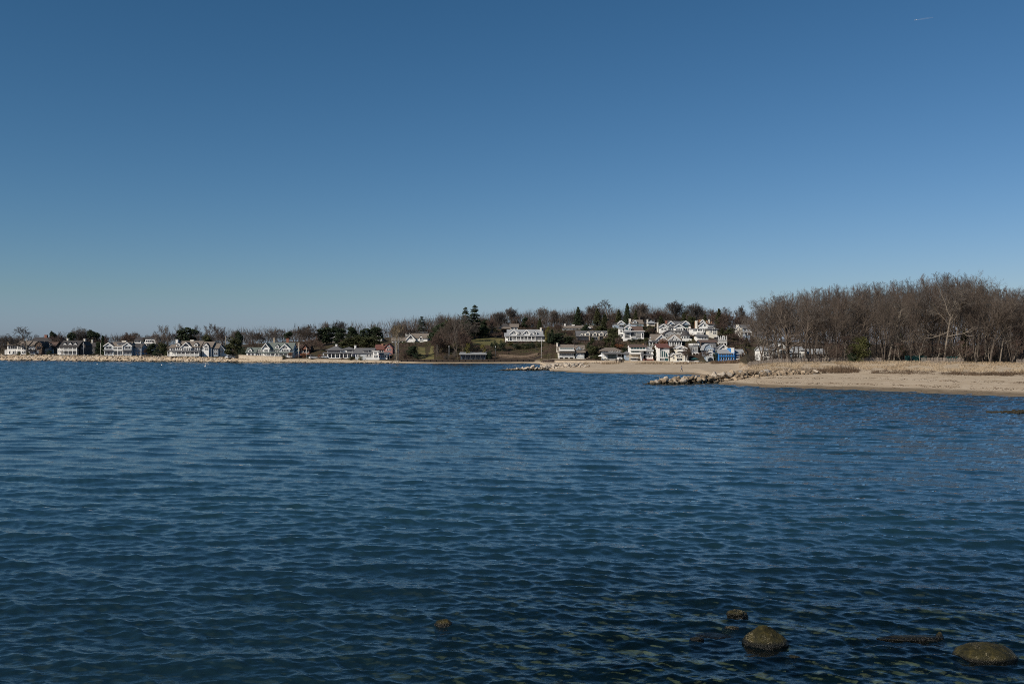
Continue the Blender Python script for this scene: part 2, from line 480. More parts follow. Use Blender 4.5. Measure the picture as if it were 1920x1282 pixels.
    m1 = N.new('ShaderNodeMixShader'); K.new(math_('MULTIPLY', sh, .92), m1.inputs[0]); K.new(body.outputs[0], m1.inputs[1]); K.new(tr.outputs[0], m1.inputs[2])
    m2 = N.new('ShaderNodeMixShader'); K.new(fz.outputs[0], m2.inputs[0]); K.new(m1.outputs[0], m2.inputs[1]); K.new(gl.outputs[0], m2.inputs[2])
    K.new(m2.outputs[0], out.inputs[0])
    me.materials.append(m)
    tag(link('water', me), kind='structure')

build_water()

# ------------------------------------------------------------------ houses
HOUSES = []       # (centre px, distance, short description) for the labels of what stands round them
pads_new = []
PLOTS = []        # (x0, x1, y0, y1) footprints kept free of shrubs

class House:
    """one house: parts measured on the photo at the distance of its front wall"""
    def __init__(s, label, x0, x1, yb, D, wall, roof, name='house', cat='house', short=None, depth=10.0, group=None):
        s.xc, s.yb, s.D, s.s = (x0 + x1) / 2, yb, D, D / F
        s.wall, s.roof, s.n = wall, roof, 0
        pos = P(s.xc, yb, D)
        s.pos = pos
        s.root = empty(name, pos)
        tag(s.root, label, cat, group)
        lows = [gxy(pos.x + dx, D + dy) for dx in ((x0 - s.xc) * s.s, 0, (x1 - s.xc) * s.s) for dy in (-1, depth * .5, depth)]
        s.base = min(0.0, min(lows) - pos.z) - 0.4
        HOUSES.append((s.xc, D, short or label, yb))
        pads_new.append((pos.x + (x0 - s.xc) * s.s, pos.x + (x1 - s.xc) * s.s, D - 4, D + depth * .3, pos.z - .15))
        PLOTS.append((pos.x + (x0 - s.xc) * s.s - .5, pos.x + (x1 - s.xc) * s.s + .5, D - 1.5, D + depth))
    def X(s, px): return (px - s.xc) * s.s
    def Z(s, py): return (s.yb - py) * s.s
    def e(s):
        s.n += 1
        return s.n * 0.004
    def out(s, mb, name, m, parent=None, **k):
        return mb.build(name, m, parent or s.root, **k)
    def B(s, x0, x1, yt, yb=None, d=0, dd=9, m=None, name='wall'):
        mb = MB(); j = s.e()
        mb.box(s.X(x0) + j, s.X(x1) - j, d + j, d + dd - j, s.base if yb is None else s.Z(yb), s.Z(yt) - j)
        return s.out(mb, name, m or s.wall)
    def GX(s, x0, x1, ye, yr, d=0, dd=9, m=None, w=None, ov=.45, t=.22):
        j = s.e(); ze, zr = s.Z(ye) + j, s.Z(yr) + j
        a, b, mid = d - ov + j, d + dd + ov - j, d + dd / 2
        dz = (zr - ze) / (dd / 2 + ov) * 0
        mb = MB(); mb.prism_x([(a, ze), (mid, zr), (b, ze), (b, ze - t), (mid, zr - t), (a, ze - t)], s.X(x0) - ov * .6, s.X(x1) + ov * .6)
        r = s.out(mb, 'roof', m or s.roof)
        g = MB(); g.prism_x([(d + j, ze - t - .05), (d + dd - j, ze - t - .05), (mid, zr - t - .06)], s.X(x0) + j, s.X(x1) - j)
        s.out(g, 'gable', w or s.wall)
        return r
    def GY(s, x0, x1, ye, yr, d=0, dd=9, m=None, w=None, ov=.4, t=.22, trim=True, xr=None):
        j = s.e(); ze, zr = s.Z(ye) + j, s.Z(yr) + j
        a, b = s.X(x0) - ov + j, s.X(x1) + ov - j
        mid = s.X(xr) if xr is not None else (a + b) / 2
        mb = MB(); mb.prism_y([(a, ze), (mid, zr), (b, ze), (b, ze - t), (mid, zr - t), (a, ze - t)], d - ov + j, d + dd)
        r = s.out(mb, 'roof', m or s.roof)
        g = MB(); g.prism_y([(s.X(x0) + j, ze - t - .05), (s.X(x1) - j, ze - t - .05), (mid, zr - t - .06)], d + j, d + dd - .1)
        s.out(g, 'gable', w or s.wall)
        if trim:
            q = MB(); q.prism_y([(a, ze - .02), (mid, zr - .02), (b, ze - .02), (b, ze - .45), (mid, zr - .5), (a, ze - .45)], d - ov - .07 + j, d - ov + j - .01)
            s.out(q, 'rake_board', TRIM)
        return r
    def GAM(s, x0, x1, ye, yr, d=0, dd=9, m=None, w=None, ov=.3, t=.2):     # gambrel, front gable
        j = s.e(); ze, zr = s.Z(ye) + j, s.Z(yr) + j
        a, b = s.X(x0) - ov, s.X(x1) + ov; mid = (a + b) / 2; q = (b - a) * .13; zk = ze + (zr - ze) * .62
        o = [(a, ze), (a + q, zk), (mid, zr), (b - q, zk), (b, ze)]
        mb = MB(); mb.prism_y(o + [(p[0] * 1, p[1] - t) for p in reversed(o)], d - ov + j, d + dd)
        s.out(mb, 'roof', m or s.roof)
        g = MB(); g.prism_y([(p[0] * .96 + mid * .04, p[1] - t - .05) for p in o], d + j, d + dd - .1)
        s.out(g, 'gable', w or s.wall)
    def HP(s, x0, x1, ye, yr, d=0, dd=9, m=None, inset=None, ov=.5, t=.2, name='roof'):
        j = s.e(); ze, zr = s.Z(ye) + j, s.Z(yr) + j
        a, b, f, k = s.X(x0) - ov, s.X(x1) + ov, d - ov + j, d + dd + ov
        i = min((b - a) / 2 - .05, (k - f) / 2) if inset is None else inset
        mid = (f + k) / 2
        mb = MB()
        mb.add([(a,f,ze),(b,f,ze),(b,k,ze),(a,k,ze),(a+i,mid,zr),(b-i,mid,zr),(a,f,ze-t),(b,f,ze-t),(b,k,ze-t),(a,k,ze-t)],
               [(0,1,5,4),(1,2,5),(2,3,4,5),(3,0,4),(0,6,7,1),(1,7,8,2),(2,8,9,3),(3,9,6,0),(9,8,7,6)])
        return s.out(mb, name, m or s.roof)
    def FL(s, x0, x1, y0, y1=None, d=0, dd=9, m=None, ov=.3, name='roof'):
        mb = MB(); z1 = s.Z(y0); z0 = s.Z(y1) if y1 is not None else z1 - .3
        mb.box(s.X(x0) - ov, s.X(x1) + ov, d - ov, d + dd + ov, z0, z1)
        return s.out(mb, name, m or s.roof)
    def SH(s, x0, x1, yh, yl, d, df, m=None, t=.16, name='porch_roof', ov=.2):    # slopes from (d, yh) down to the front (df, yl)
        j = s.e(); mb = MB(); zh, zl = s.Z(yh) + j, s.Z(yl) + j
        mb.prism_x([(df, zl), (d, zh), (d, zh - t), (df, zl - t)], s.X(x0) - ov, s.X(x1) + ov)
        return s.out(mb, name, m or s.roof)
    def CH(s, x0, x1, yt, yb, d=4, dd=1.1, m=None, cap=True):
        mb = MB(); mb.box(s.X(x0), s.X(x1), d, d + dd, s.Z(yb), s.Z(yt))
        if cap: mb.box(s.X(x0) - .1, s.X(x1) + .1, d - .1, d + dd + .1, s.Z(yt) - .25, s.Z(yt) + .02)
        return s.out(mb, 'chimney', m or MASON)
    def W(s, x0, x1, y0, y1, d=0, nx=1, ny=2, fr=None, gl=None, parent=None, name='window', fw=.1):
        """a framed window proud of the wall at depth d; its pane is a child"""
        w, h = s.X(x1) - s.X(x0), s.Z(y0) - s.Z(y1)
        fr = fr or TRIM; gl = gl or GLASS
        key = ('w', round(w, 2), round(h, 2), nx, ny, fr.name, gl.name, fw)
        if key not in MATS:
            mb = MB(); y = (-.09, .0)
            mb.box(-w/2 - fw, -w/2, *y, -fw, h + fw); mb.box(w/2, w/2 + fw, *y, -fw, h + fw)
            mb.box(-w/2, w/2, *y, h, h + fw); mb.box(-w/2, w/2, -.12, 0, -fw, 0)
            for i in range(1, nx): mb.box(-w/2 + w*i/nx - fw*.4, -w/2 + w*i/nx + fw*.4, -.07, 0, 0, h)
            for i in range(1, ny): mb.box(-w/2, w/2, -.065, 0, h*i/ny - fw*.3, h*i/ny + fw*.3)
            pm = MB(); pm.box(-w/2, w/2, -.04, -.01, 0, h)
            MATS[key] = (mb.mesh(name, fr), pm.mesh('pane', gl))
        fm, pm = MATS[key]
        o = link(name, fm, parent or s.root); o.location = ((s.X(x0) + s.X(x1)) / 2, d, s.Z(y1))
        link('pane', pm, o)
        return o
    def WS(s, x0, x1, n, y0, y1, d=0, gap=.35, **k):
        p = (x1 - x0) / n
        for i in range(n): s.W(x0 + p*i + p*gap/2, x0 + p*(i+1) - p*gap/2, y0, y1, d, **k)
    def COLS_(s, x0, x1, n, y0, y1, d, w=.28, m=None, name='column'):
        h = s.Z(y0) - s.Z(y1)
        key = ('c', round(h, 2), w, (m or TRIM).name)
        if key not in MATS:
            mb = MB(); mb.box(-w/2, w/2, -w/2, w/2, 0, h); mb.box(-w*.7, w*.7, -w*.7, w*.7, 0, .2); mb.box(-w*.7, w*.7, -w*.7, w*.7, h-.18, h-.002)
            MATS[key] = mb.mesh(name, m or TRIM)
        for i in range(n):
            o = link(name, MATS[key], s.root)
            o.location = (s.X(x0) + (s.X(x1) - s.X(x0)) * (i / max(1, n - 1)), d, s.Z(y1))
    def RL(s, x0, x1, y0, y1, d, m=None, solid=False):      # railing with balusters
        mb = MB(); a, b, z0, z1 = s.X(x0), s.X(x1), s.Z(y1), s.Z(y0)
        mb.box(a, b, d - .06, d + .06, z1 - .1, z1); mb.box(a, b, d - .04, d + .04, z0, z0 + .1)
        if solid: mb.box(a + .01, b - .01, d - .03, d + .03, z0 + .1, z1 - .1)
        else:
            n = max(2, int((b - a) / .22))
            for i in range(n + 1): mb.box(a + (b-a)*i/n - .035, a + (b-a)*i/n + .035, d - .03, d + .03, z0 + .1, z1 - .1)
        return s.out(mb, 'railing', m or TRIM)
    def DK(s, x0, x1, y0, d, df, m=None, t=.3, name='deck'):
        mb = MB(); mb.box(s.X(x0), s.X(x1), df, d, s.Z(y0) - t, s.Z(y0)); return s.out(mb, name, m or TRIM)
    def PO(s, x0, x1, yt, yb, n, d=0, dp=2.6, roof=2.0, rail=True, m=None, rm=None):
        """porch storey: columns, beam, deck, railing and (roof px high) a lean-to roof"""
        s.COLS_(x0 + .6, x1 - .6, n, yt + 1, yb, d - dp + .2, m=m)
        mb = MB(); mb.box(s.X(x0), s.X(x1), d - dp + .02, d - dp + .38, s.Z(yt + 1), s.Z(yt)); s.out(mb, 'porch_beam', m or TRIM)
        s.DK(x0, x1, yb, d - .03, d - dp, m=m)
        if roof: s.SH(x0, x1, yt - roof, yt - .1, d - .02, d - dp - .35, m=rm)
        if rail: s.RL(x0 + .6, x1 - .6, yb - 3.2, yb - .3, d - dp + .2, m=m)
    def DO(s, x0, x1, ye, yr, yb, d=0, dd=4, w=None, m=None, win=True, gl=None):     # gabled dormer with its window
        mb = MB(); j = s.e()
        a, b, mid = s.X(x0) + j, s.X(x1) - j, (s.X(x0) + s.X(x1)) / 2
        mb.prism_y([(a, s.Z(yb)), (b, s.Z(yb)), (b, s.Z(ye)), (mid, s.Z(yr) - .15), (a, s.Z(ye))], d, d + dd)
        o = s.out(mb, 'dormer', w or TRIM)
        r = MB(); ov = .22; ze, zr = s.Z(ye), s.Z(yr); sl = (zr - ze) / max(.1, (b - a) / 2)
        r.prism_y([(a - ov, ze - ov*sl + .1), (mid, zr + .1), (b + ov, ze - ov*sl + .1), (b + ov, ze - ov*sl - .06), (mid, zr - .08), (a - ov, ze - ov*sl - .06)], d - .2, d + dd + .05)
        s.out(r, 'dormer_roof', m or s.roof, parent=o)
        if win: 
            q = (x1 - x0) * .24
            s.W(x0 + q, x1 - q, ye + (yb - ye) * .05, yb - (yb - ye) * .22, d, 1, 2, parent=o, gl=gl, fw=.07)
        return o

def wall_of_windows(h, x0, x1, n, y0, y1, d=0, gl=None, ny=1):
    h.WS(x0, x1, n, y0, y1, d, gap=.1, gl=gl, ny=ny, fw=.08)

def left_shore_houses():
    h = House('white house with a tan stone chimney on its left end, leftmost along the boulder seawall', 6, 88, 664, 572, WHITE, R_TAN, short='the leftmost white house', depth=11)
    h.B(12, 31.5, 647, d=1, dd=8); h.GX(12, 31.5, 647, 643.5, 1, 8, R_TAN)
    wall_of_windows(h, 14, 30.5, 4, 647.8, 654, 1); h.PO(12, 31, 656, 664, 3, 1, 2.4, roof=0, rail=False)
    h.W(15, 19, 658, 663.4, 1); h.W(22, 29, 658, 663.4, 1, 2)
    h.B(31.5, 49, 648, d=0); h.GX(31.5, 53, 647.5, 639, 0, 9, R_TAN)
    h.WS(33, 39, 2, 650, 654, 0); h.WS(41, 48, 2, 649.5, 655, 0); h.W(33, 38, 658, 663, 0, 2); h.WS(41, 48, 2, 658, 662, 0)
    h.B(53, 67, 650, d=.4); h.GX(50, 76, 648.5, 639.5, .3, 9.5, R_TAN)
    h.W(56, 59, 653, 656, .4); h.W(56, 62, 659, 663, .4, 2); h.SH(53, 67, 655.5, 657.5, .38, -1.0, m=R_DARK)
    h.B(67.2, 80, 648, d=-.8, dd=11, m=BROWNW); h.GAM(67, 80.5, 650, 639.5, -.8, 11, R_DARK, BROWNW)  # brown gable block, its shadow put into the colour too
    h.WS(70, 78, 2, 650, 653.5, -.8, fr=DWOOD); h.W(69, 74, 657, 662, -.8, 2)
    h.B(80.5, 88, 652, d=2, dd=6, m=GREYS); h.SH(80, 88.5, 645, 652, 7, 1.6, m=R_DARK, name='roof'); h.W(82, 85, 656, 661, 2)
    h.CH(9.8, 13, 640, 664, 2.5, 1.6, STONE)
    h.B(6, 9.8, 655, d=1.5, dd=5); h.FL(6, 9.8, 654.7, d=1.5, dd=5)

    h = House('big dark roofed house with a red brick chimney behind the leftmost white house', 58, 112, 648, 606, GREYS, R_DARK, short='the red brick chimney', depth=12)
    h.B(58, 110, 640, dd=12); h.GX(58, 110, 640, 632, 0, 12); h.CH(76, 80.5, 627.5, 640, 5, 1.6, BRICK)
    h.WS(86, 108, 4, 641.5, 645.5)

    h = House('small brown house with a white arched window among russet shrubs', 84, 104, 664, 580, BROWNW, R_BROWN, short='the small brown house', depth=9)
    h.B(85, 104, 649, dd=8); h.GX(84, 104, 649, 641, 0, 8, R_BROWN); h.DO(89, 96.5, 647, 643, 653, -.3, 3.5); h.W(92, 96, 655, 660); h.PO(86, 103, 654, 663.5, 4, 0, 2, rail=False)

    h = House('charcoal roofed house with a white two storey porch and three white dormers', 107, 160, 664, 556, DARKW, R_DARK, short='the white porch house', depth=11)
    h.B(115, 148, 649, d=0); h.GX(115, 150, 650, 638.5, -2.4, 11.5, R_DARK)
    for a, b, r in ((119, 126, 642), (129, 136, 641.5), (138.5, 145.5, 642)): h.DO(a, b, 645, r, 648.3, -.9, 3.6)
    h.PO(115, 148, 649.6, 656, 5, 0, 2.6, roof=0); h.PO(115, 148, 656.6, 664, 5, 0, 2.6, roof=0, rail=False)
    h.WS(117, 146, 6, 651, 655.4, 0); h.WS(117, 146, 5, 658, 663.5, 0, nx=2)
    h.CH(119, 122, 634, 642, 4, 1.3, MASON); h.CH(151, 154, 635, 645, 4, 1.3, MASON)
    h.B(107, 115, 652, d=.5, dd=6, m=WHITE); h.FL(107, 115, 651.6, d=.5, dd=6, m=R_DARK); h.W(109, 113, 656, 660, .5, 2)
    h.B(149, 159, 647, d=.6, dd=9, m=DARKW); h.GY(149, 159, 648, 640, .6, 9, R_DARK, DARKW, trim=False); h.W(152, 156, 650, 654, .6, fr=GREYS)  # right gable's shade is put into its dark colour

    h = House('house coloured dark for shade, half hidden behind evergreens', 158, 180, 664, 572, DARKW, R_DARK, short='the dark shaded house', depth=10)
    h.B(160, 178, 650); h.GX(159, 179, 650, 642); h.CH(166, 168, 637, 644, 4, 1.0); h.WS(161, 176, 3, 652, 656, fr=GREYS); h.WS(161, 176, 3, 658.5, 663, fr=GREYS)  # all walls coloured dark for the shade they stand in

    h = House('grey shingled house with a white gable at each end and tan roof', 197, 252, 665.5, 532, PALEGREY, R_TAN, short='the twin gabled grey house', depth=11)
    h.B(199, 249, 650); h.GX(205, 244, 650, 641, -1, 10, R_TAN)
    for a, b in ((197.5, 214.5), (233, 249.5)):
        h.B(a + .5, b - .5, 648.5, d=-1.8, dd=9); h.GY(a, b, 648.6, 641.7, -1.8, 9, R_TAN, PALEGREY)
        wall_of_windows(h, a + 3, b - 3, 4, 649.5, 653.5, -1.8); wall_of_windows(h, a + 2, b - 2, 5, 658.5, 664, -1.8)
        h.SH(a, b, 655.5, 657.3, -1.78, -2.9, m=R_GREY)
    h.PO(214.5, 233, 649.8, 656, 3, 0, 2.2, roof=0); h.PO(214.5, 233, 656.6, 665.3, 3, 0, 2.2, roof=0, rail=False)
    h.WS(215.5, 232, 4, 651, 655.4); h.WS(215.5, 232, 3, 658.5, 664.8, nx=2)
    h.B(219, 231, 643.5, 648.6, d=.2, dd=4, m=TRIM); h.SH(218.5, 231.5, 641.7, 643.6, 4, -.2, m=R_GREY, name='dormer_roof'); wall_of_windows(h, 220, 230, 4, 644.5, 647, .2)
    h.CH(223, 231, 638.3, 643, 4, 1.4, MASON)
    h.B(250, 264, 651, d=1, dd=8, m=BLUES); h.GX(249, 264.5, 651, 644, 1, 8, R_DARK); h.WS(252, 262, 2, 653, 656.5, 1); h.WS(252, 262, 2, 659, 663.5, 1)  # right wing's shade is put into its blue grey colour

    h = House('white house with a dark flat roof peeping over the twin gabled house', 252, 295, 660, 566, WHITE, R_DARK, short='the flat roofed white house', depth=11)
    h.B(252.5, 264, 637); h.GX(252, 266, 637.5, 633, 0, 9); wall_of_windows(h, 253.5, 262.5, 4, 638.5, 641.8); h.W(254, 262, 646, 650, nx=3)
    h.B(265, 292, 642.5, d=.5, m=NAVY); h.B(272, 292, 635.3, 650, d=.3, dd=8); h.FL(268, 293, 632.2, 635.2, .3, 8.5); wall_of_windows(h, 273, 288, 4, 637.6, 642, .3)
    h.DK(272, 288, 643.2, .28, -1.6); h.RL(272, 288, 640.6, 643.2, -1.5); h.WS(275, 286, 3, 645.5, 650, .3)

    h = House('long white house with tan roof, central gable and wrap around porch above the seawall', 316, 416, 666, 506, WHITE, R_TAN, short='the long white house', depth=12)
    h.B(329, 375, 650); h.GX(327, 376, 650, 639, 0, 10.5, R_TAN)
    h.GY(341, 360, 651, 641, -1.2, 6, R_TAN, WHITE); h.B(341.5, 359.5, 650.8, 658, -1.2, 4); wall_of_windows(h, 346, 355, 3, 645.2, 649.2, -1.2)
    h.DO(330.5, 338, 645.2, 642.3, 649, -.2, 4); h.DO(363.5, 371.5, 645.2, 642.3, 649, -.2, 4)
    h.WS(329, 340.5, 3, 651.4, 656, 0); h.WS(342, 359, 4, 652, 656.8, -1.2); h.WS(361, 375, 3, 651.4, 656.4, 0)
    h.PO(318, 377, 658.6, 666, 8, 0, 3.2, roof=2.2, rail=True, rm=R_GREY); h.WS(329, 375, 8, 659.5, 665.2, 0)
    h.B(317, 329, 651.5, d=.6, dd=8); h.SH(316, 329.5, 645.5, 651.8, 5.5, .1, m=R_TAN, name='roof'); h.WS(319, 328, 2, 653.5, 657, .6); 
    h.CH(325.5, 329.5, 636, 651, 3, 1.5, TRIM); h.CH(351, 357, 636.8, 641.5, 5, 1.3, MASON)
    h.B(377.5, 396, 651, d=.5, dd=9, m=PALEGREY); h.GX(377, 397, 650.8, 640.3, .5, 9, R_TAN); h.DO(381, 391.5, 648, 643, 652, -.3, 5)  # right wing wall tinted for its blue shade
    h.B(382, 392, 651.8, d=-.3, dd=1.5); h.WS(383.5, 390.5, 2, 652.5, 656, -.3); h.WS(379, 395, 3, 659.5, 665, -.35 + .8, gl=GLASST)
    h.B(397, 408, 653, d=1.2, dd=8, m=BLUES); h.GX(397, 409, 653, 643.5, 1.2, 8, R_TAN); h.WS(399, 407, 2, 654.5, 658, 1.2); h.W(400, 406, 660, 664.5, 1.2, 2)  # white low wing given a blue tint to paint its shade

    h = House('small white gabled cottage half hidden by the big green shrub on the seawall', 409, 430, 667, 510, WHITE, R_GREY, short='the half hidden cottage', depth=9)
    h.B(410, 428, 656); h.GY(410, 421, 656, 648, 0, 8, R_GREY); h.GX(420, 429, 656, 650, 1, 7, R_DARK); h.W(413, 418, 657.5, 661, nx=2); h.W(422, 427, 658, 662, 0, 2)

    h = House('grey green roofed white house with two gables and two brick chimneys', 459, 557, 669, 484, WHITE, R_GREEN, short='the green roofed house', depth=12)
    h.B(461, 478, 660, d=1, dd=8); h.GX(460, 479, 660.5, 651, 1, 8); h.DO(464, 471.5, 656, 652.5, 660, 1, 3.5); h.WS(463, 476, 2, 662, 667, 1)
    h.B(479, 495, 662, d=1.5, dd=7); h.GX(478, 496, 661.5, 651, 1.5, 7); h.WS(482, 493, 2, 656, 660, 1.2); h.WS(481, 494, 3, 663, 667.5, 1.5)
    h.B(494, 551, 655.5, d=0, dd=10); h.GX(500, 549, 655.5, 642.4, 0, 10)
    h.GY(493, 507, 653.5, 643.2, -1.8, 8, R_GREEN); h.B(494, 506.5, 653.7, d=-1.8, dd=7); h.WS(497, 504, 2, 655, 658.5, -1.8); h.W(498, 502.5, 648, 651, -1.8)
    h.GY(525.5, 545.5, 654.5, 644.5, -1.4, 8, R_GREEN); h.B(526, 545, 654.7, d=-1.4, dd=7, m=PALEGREY); h.WS(529, 542, 3, 655.4, 659, -1.4); h.W(532, 539, 649.5, 653, -1.4, 3)
    h.DO(516, 523, 648.4, 645.6, 653, .2, 4); h.WS(508, 524, 4, 656, 659.6)
    h.PO(494, 551, 661.5, 669, 8, -1.4, 2.4, roof=1.8, rm=R_GREEN); h.WS(496, 549, 8, 662.8, 668.4, -1.37 + 1.37)
    h.CH(507.5, 511, 633.5, 646, 5, 1.3, STONE); h.CH(532.5, 537, 634, 645, 5, 1.4, BRICK)
    h.B(550.5, 556.5, 658, d=2, dd=6, m=BLUES); h.SH(550, 557, 651, 658, 6, 1.5, name='roof'); h.W(552, 555, 660, 664, 2)

    h = House('red brown house with a stone chimney behind the hedge of the green roofed house', 547, 582, 666, 512, BROWNW, R_BROWN, short='the red brown house', depth=10)
    h.B(548, 580, 655, m=BRICK); h.GX(547, 581, 655, 645); h.CH(559, 562, 642, 660, -.9, .9, STONE); h.WS(564, 579, 3, 657, 661)
    h.GY(567, 577, 654, 646, -1, 5, R_BROWN, BRICK, trim=False)

    h = House('dark hip roofed house with a wide shady verandah and white windows', 608, 665, 671, 476, NAVY, R_GREY, short='the verandah house', depth=12)
    h.B(614, 640, 656, m=PALEGREY); h.HP(612.5, 641.5, 656, 648, 0, 9, R_GREY); wall_of_windows(h, 615, 638, 6, 656.8, 660.2, 0)
    h.CH(626, 629.5, 645.3, 650, 4, 1.2, TRIM)
    h.B(641, 662, 655, d=.6, dd=8, m=WHITE); h.HP(640, 663, 655, 650.2, .6, 8, R_GREY); wall_of_windows(h, 650, 661, 4, 656, 659.3, .6)
    h.PO(608, 662, 661.8, 670.5, 8, 0, 3.2, roof=1.5, rail=False, rm=R_GREY); h.WS(616, 660, 8, 663, 670, .6 - .6)
    h.CH(663, 666.5, 647.3, 663, 2, 1.4, TRIM)

    h = House('low pale blue house with a white tapering tower at its right end by the boulders', 664, 727, 674, 462, PALEGREY, R_GREY, short='the white tower house', depth=11)
    h.B(666, 700, 661.8, dd=9); h.GX(664, 701, 662, 652.3, 0, 9)
    h.B(680, 691, 656.8, 661.6, d=.6, dd=4, m=TRIM); h.SH(679.5, 691.5, 654.8, 656.8, 4.4, .3, name='dormer_roof'); wall_of_windows(h, 681, 690, 4, 657.6, 660.6, .6)
    h.WS(667, 676, 3, 664, 668.5); h.WS(685, 699, 5, 664, 669)
    mb = MB(); a, b, a2, b2, z0, z1 = h.X(699.5), h.X(712), h.X(701), h.X(710.5), h.base, h.Z(658)
    mb.add([(a,-2.5,z0),(b,-2.5,z0),(b,1.5,z0),(a,1.5,z0),(a2,-2,z1),(b2,-2,z1),(b2,1,z1),(a2,1,z1)], [(3,2,1,0),(4,5,6,7),(0,1,5,4),(1,2,6,5),(2,3,7,6),(3,0,4,7)])
    h.out(mb, 'tower', TRIM); h.FL(700.4, 711, 657.2, 658, -2.2, 3.4, TRIM, name='tower_roof'); h.W(703, 706, 660, 663, -2.25, 1, 2); h.W(703, 708, 665.5, 669.5, -2.42, 2)
    h.B(712.3, 726, 664, d=.3, dd=7, m=WHITE); h.SH(711.5, 727, 660, 664.2, 5, -.2, m=R_GREY, name='roof'); h.WS(714, 725, 3, 666, 670.5, .3)
    h.RL(688, 714, 670.8, 674, -4.6, solid=True)

    h = House('pink walled house with a red tiled roof behind the white tower house', 702, 738, 667, 480, PINK, R_RED, short='the pink house', depth=10)
    h.B(704, 737, 655); h.GX(703, 729, 655, 645.5, 0, 9, R_RED); h.GY(722, 737, 652.5, 643.5, -1, 8, R_RED, PINK, trim=False); h.B(722.5, 736.5, 652.6, d=-1, dd=6)
    h.WS(725, 734, 2, 653.5, 657, -1); h.W(727.5, 731.5, 648.5, 651, -1); h.WS(706, 720, 3, 657, 661); h.CH(714, 717, 644, 650, 3, 1.0, ORANGE)

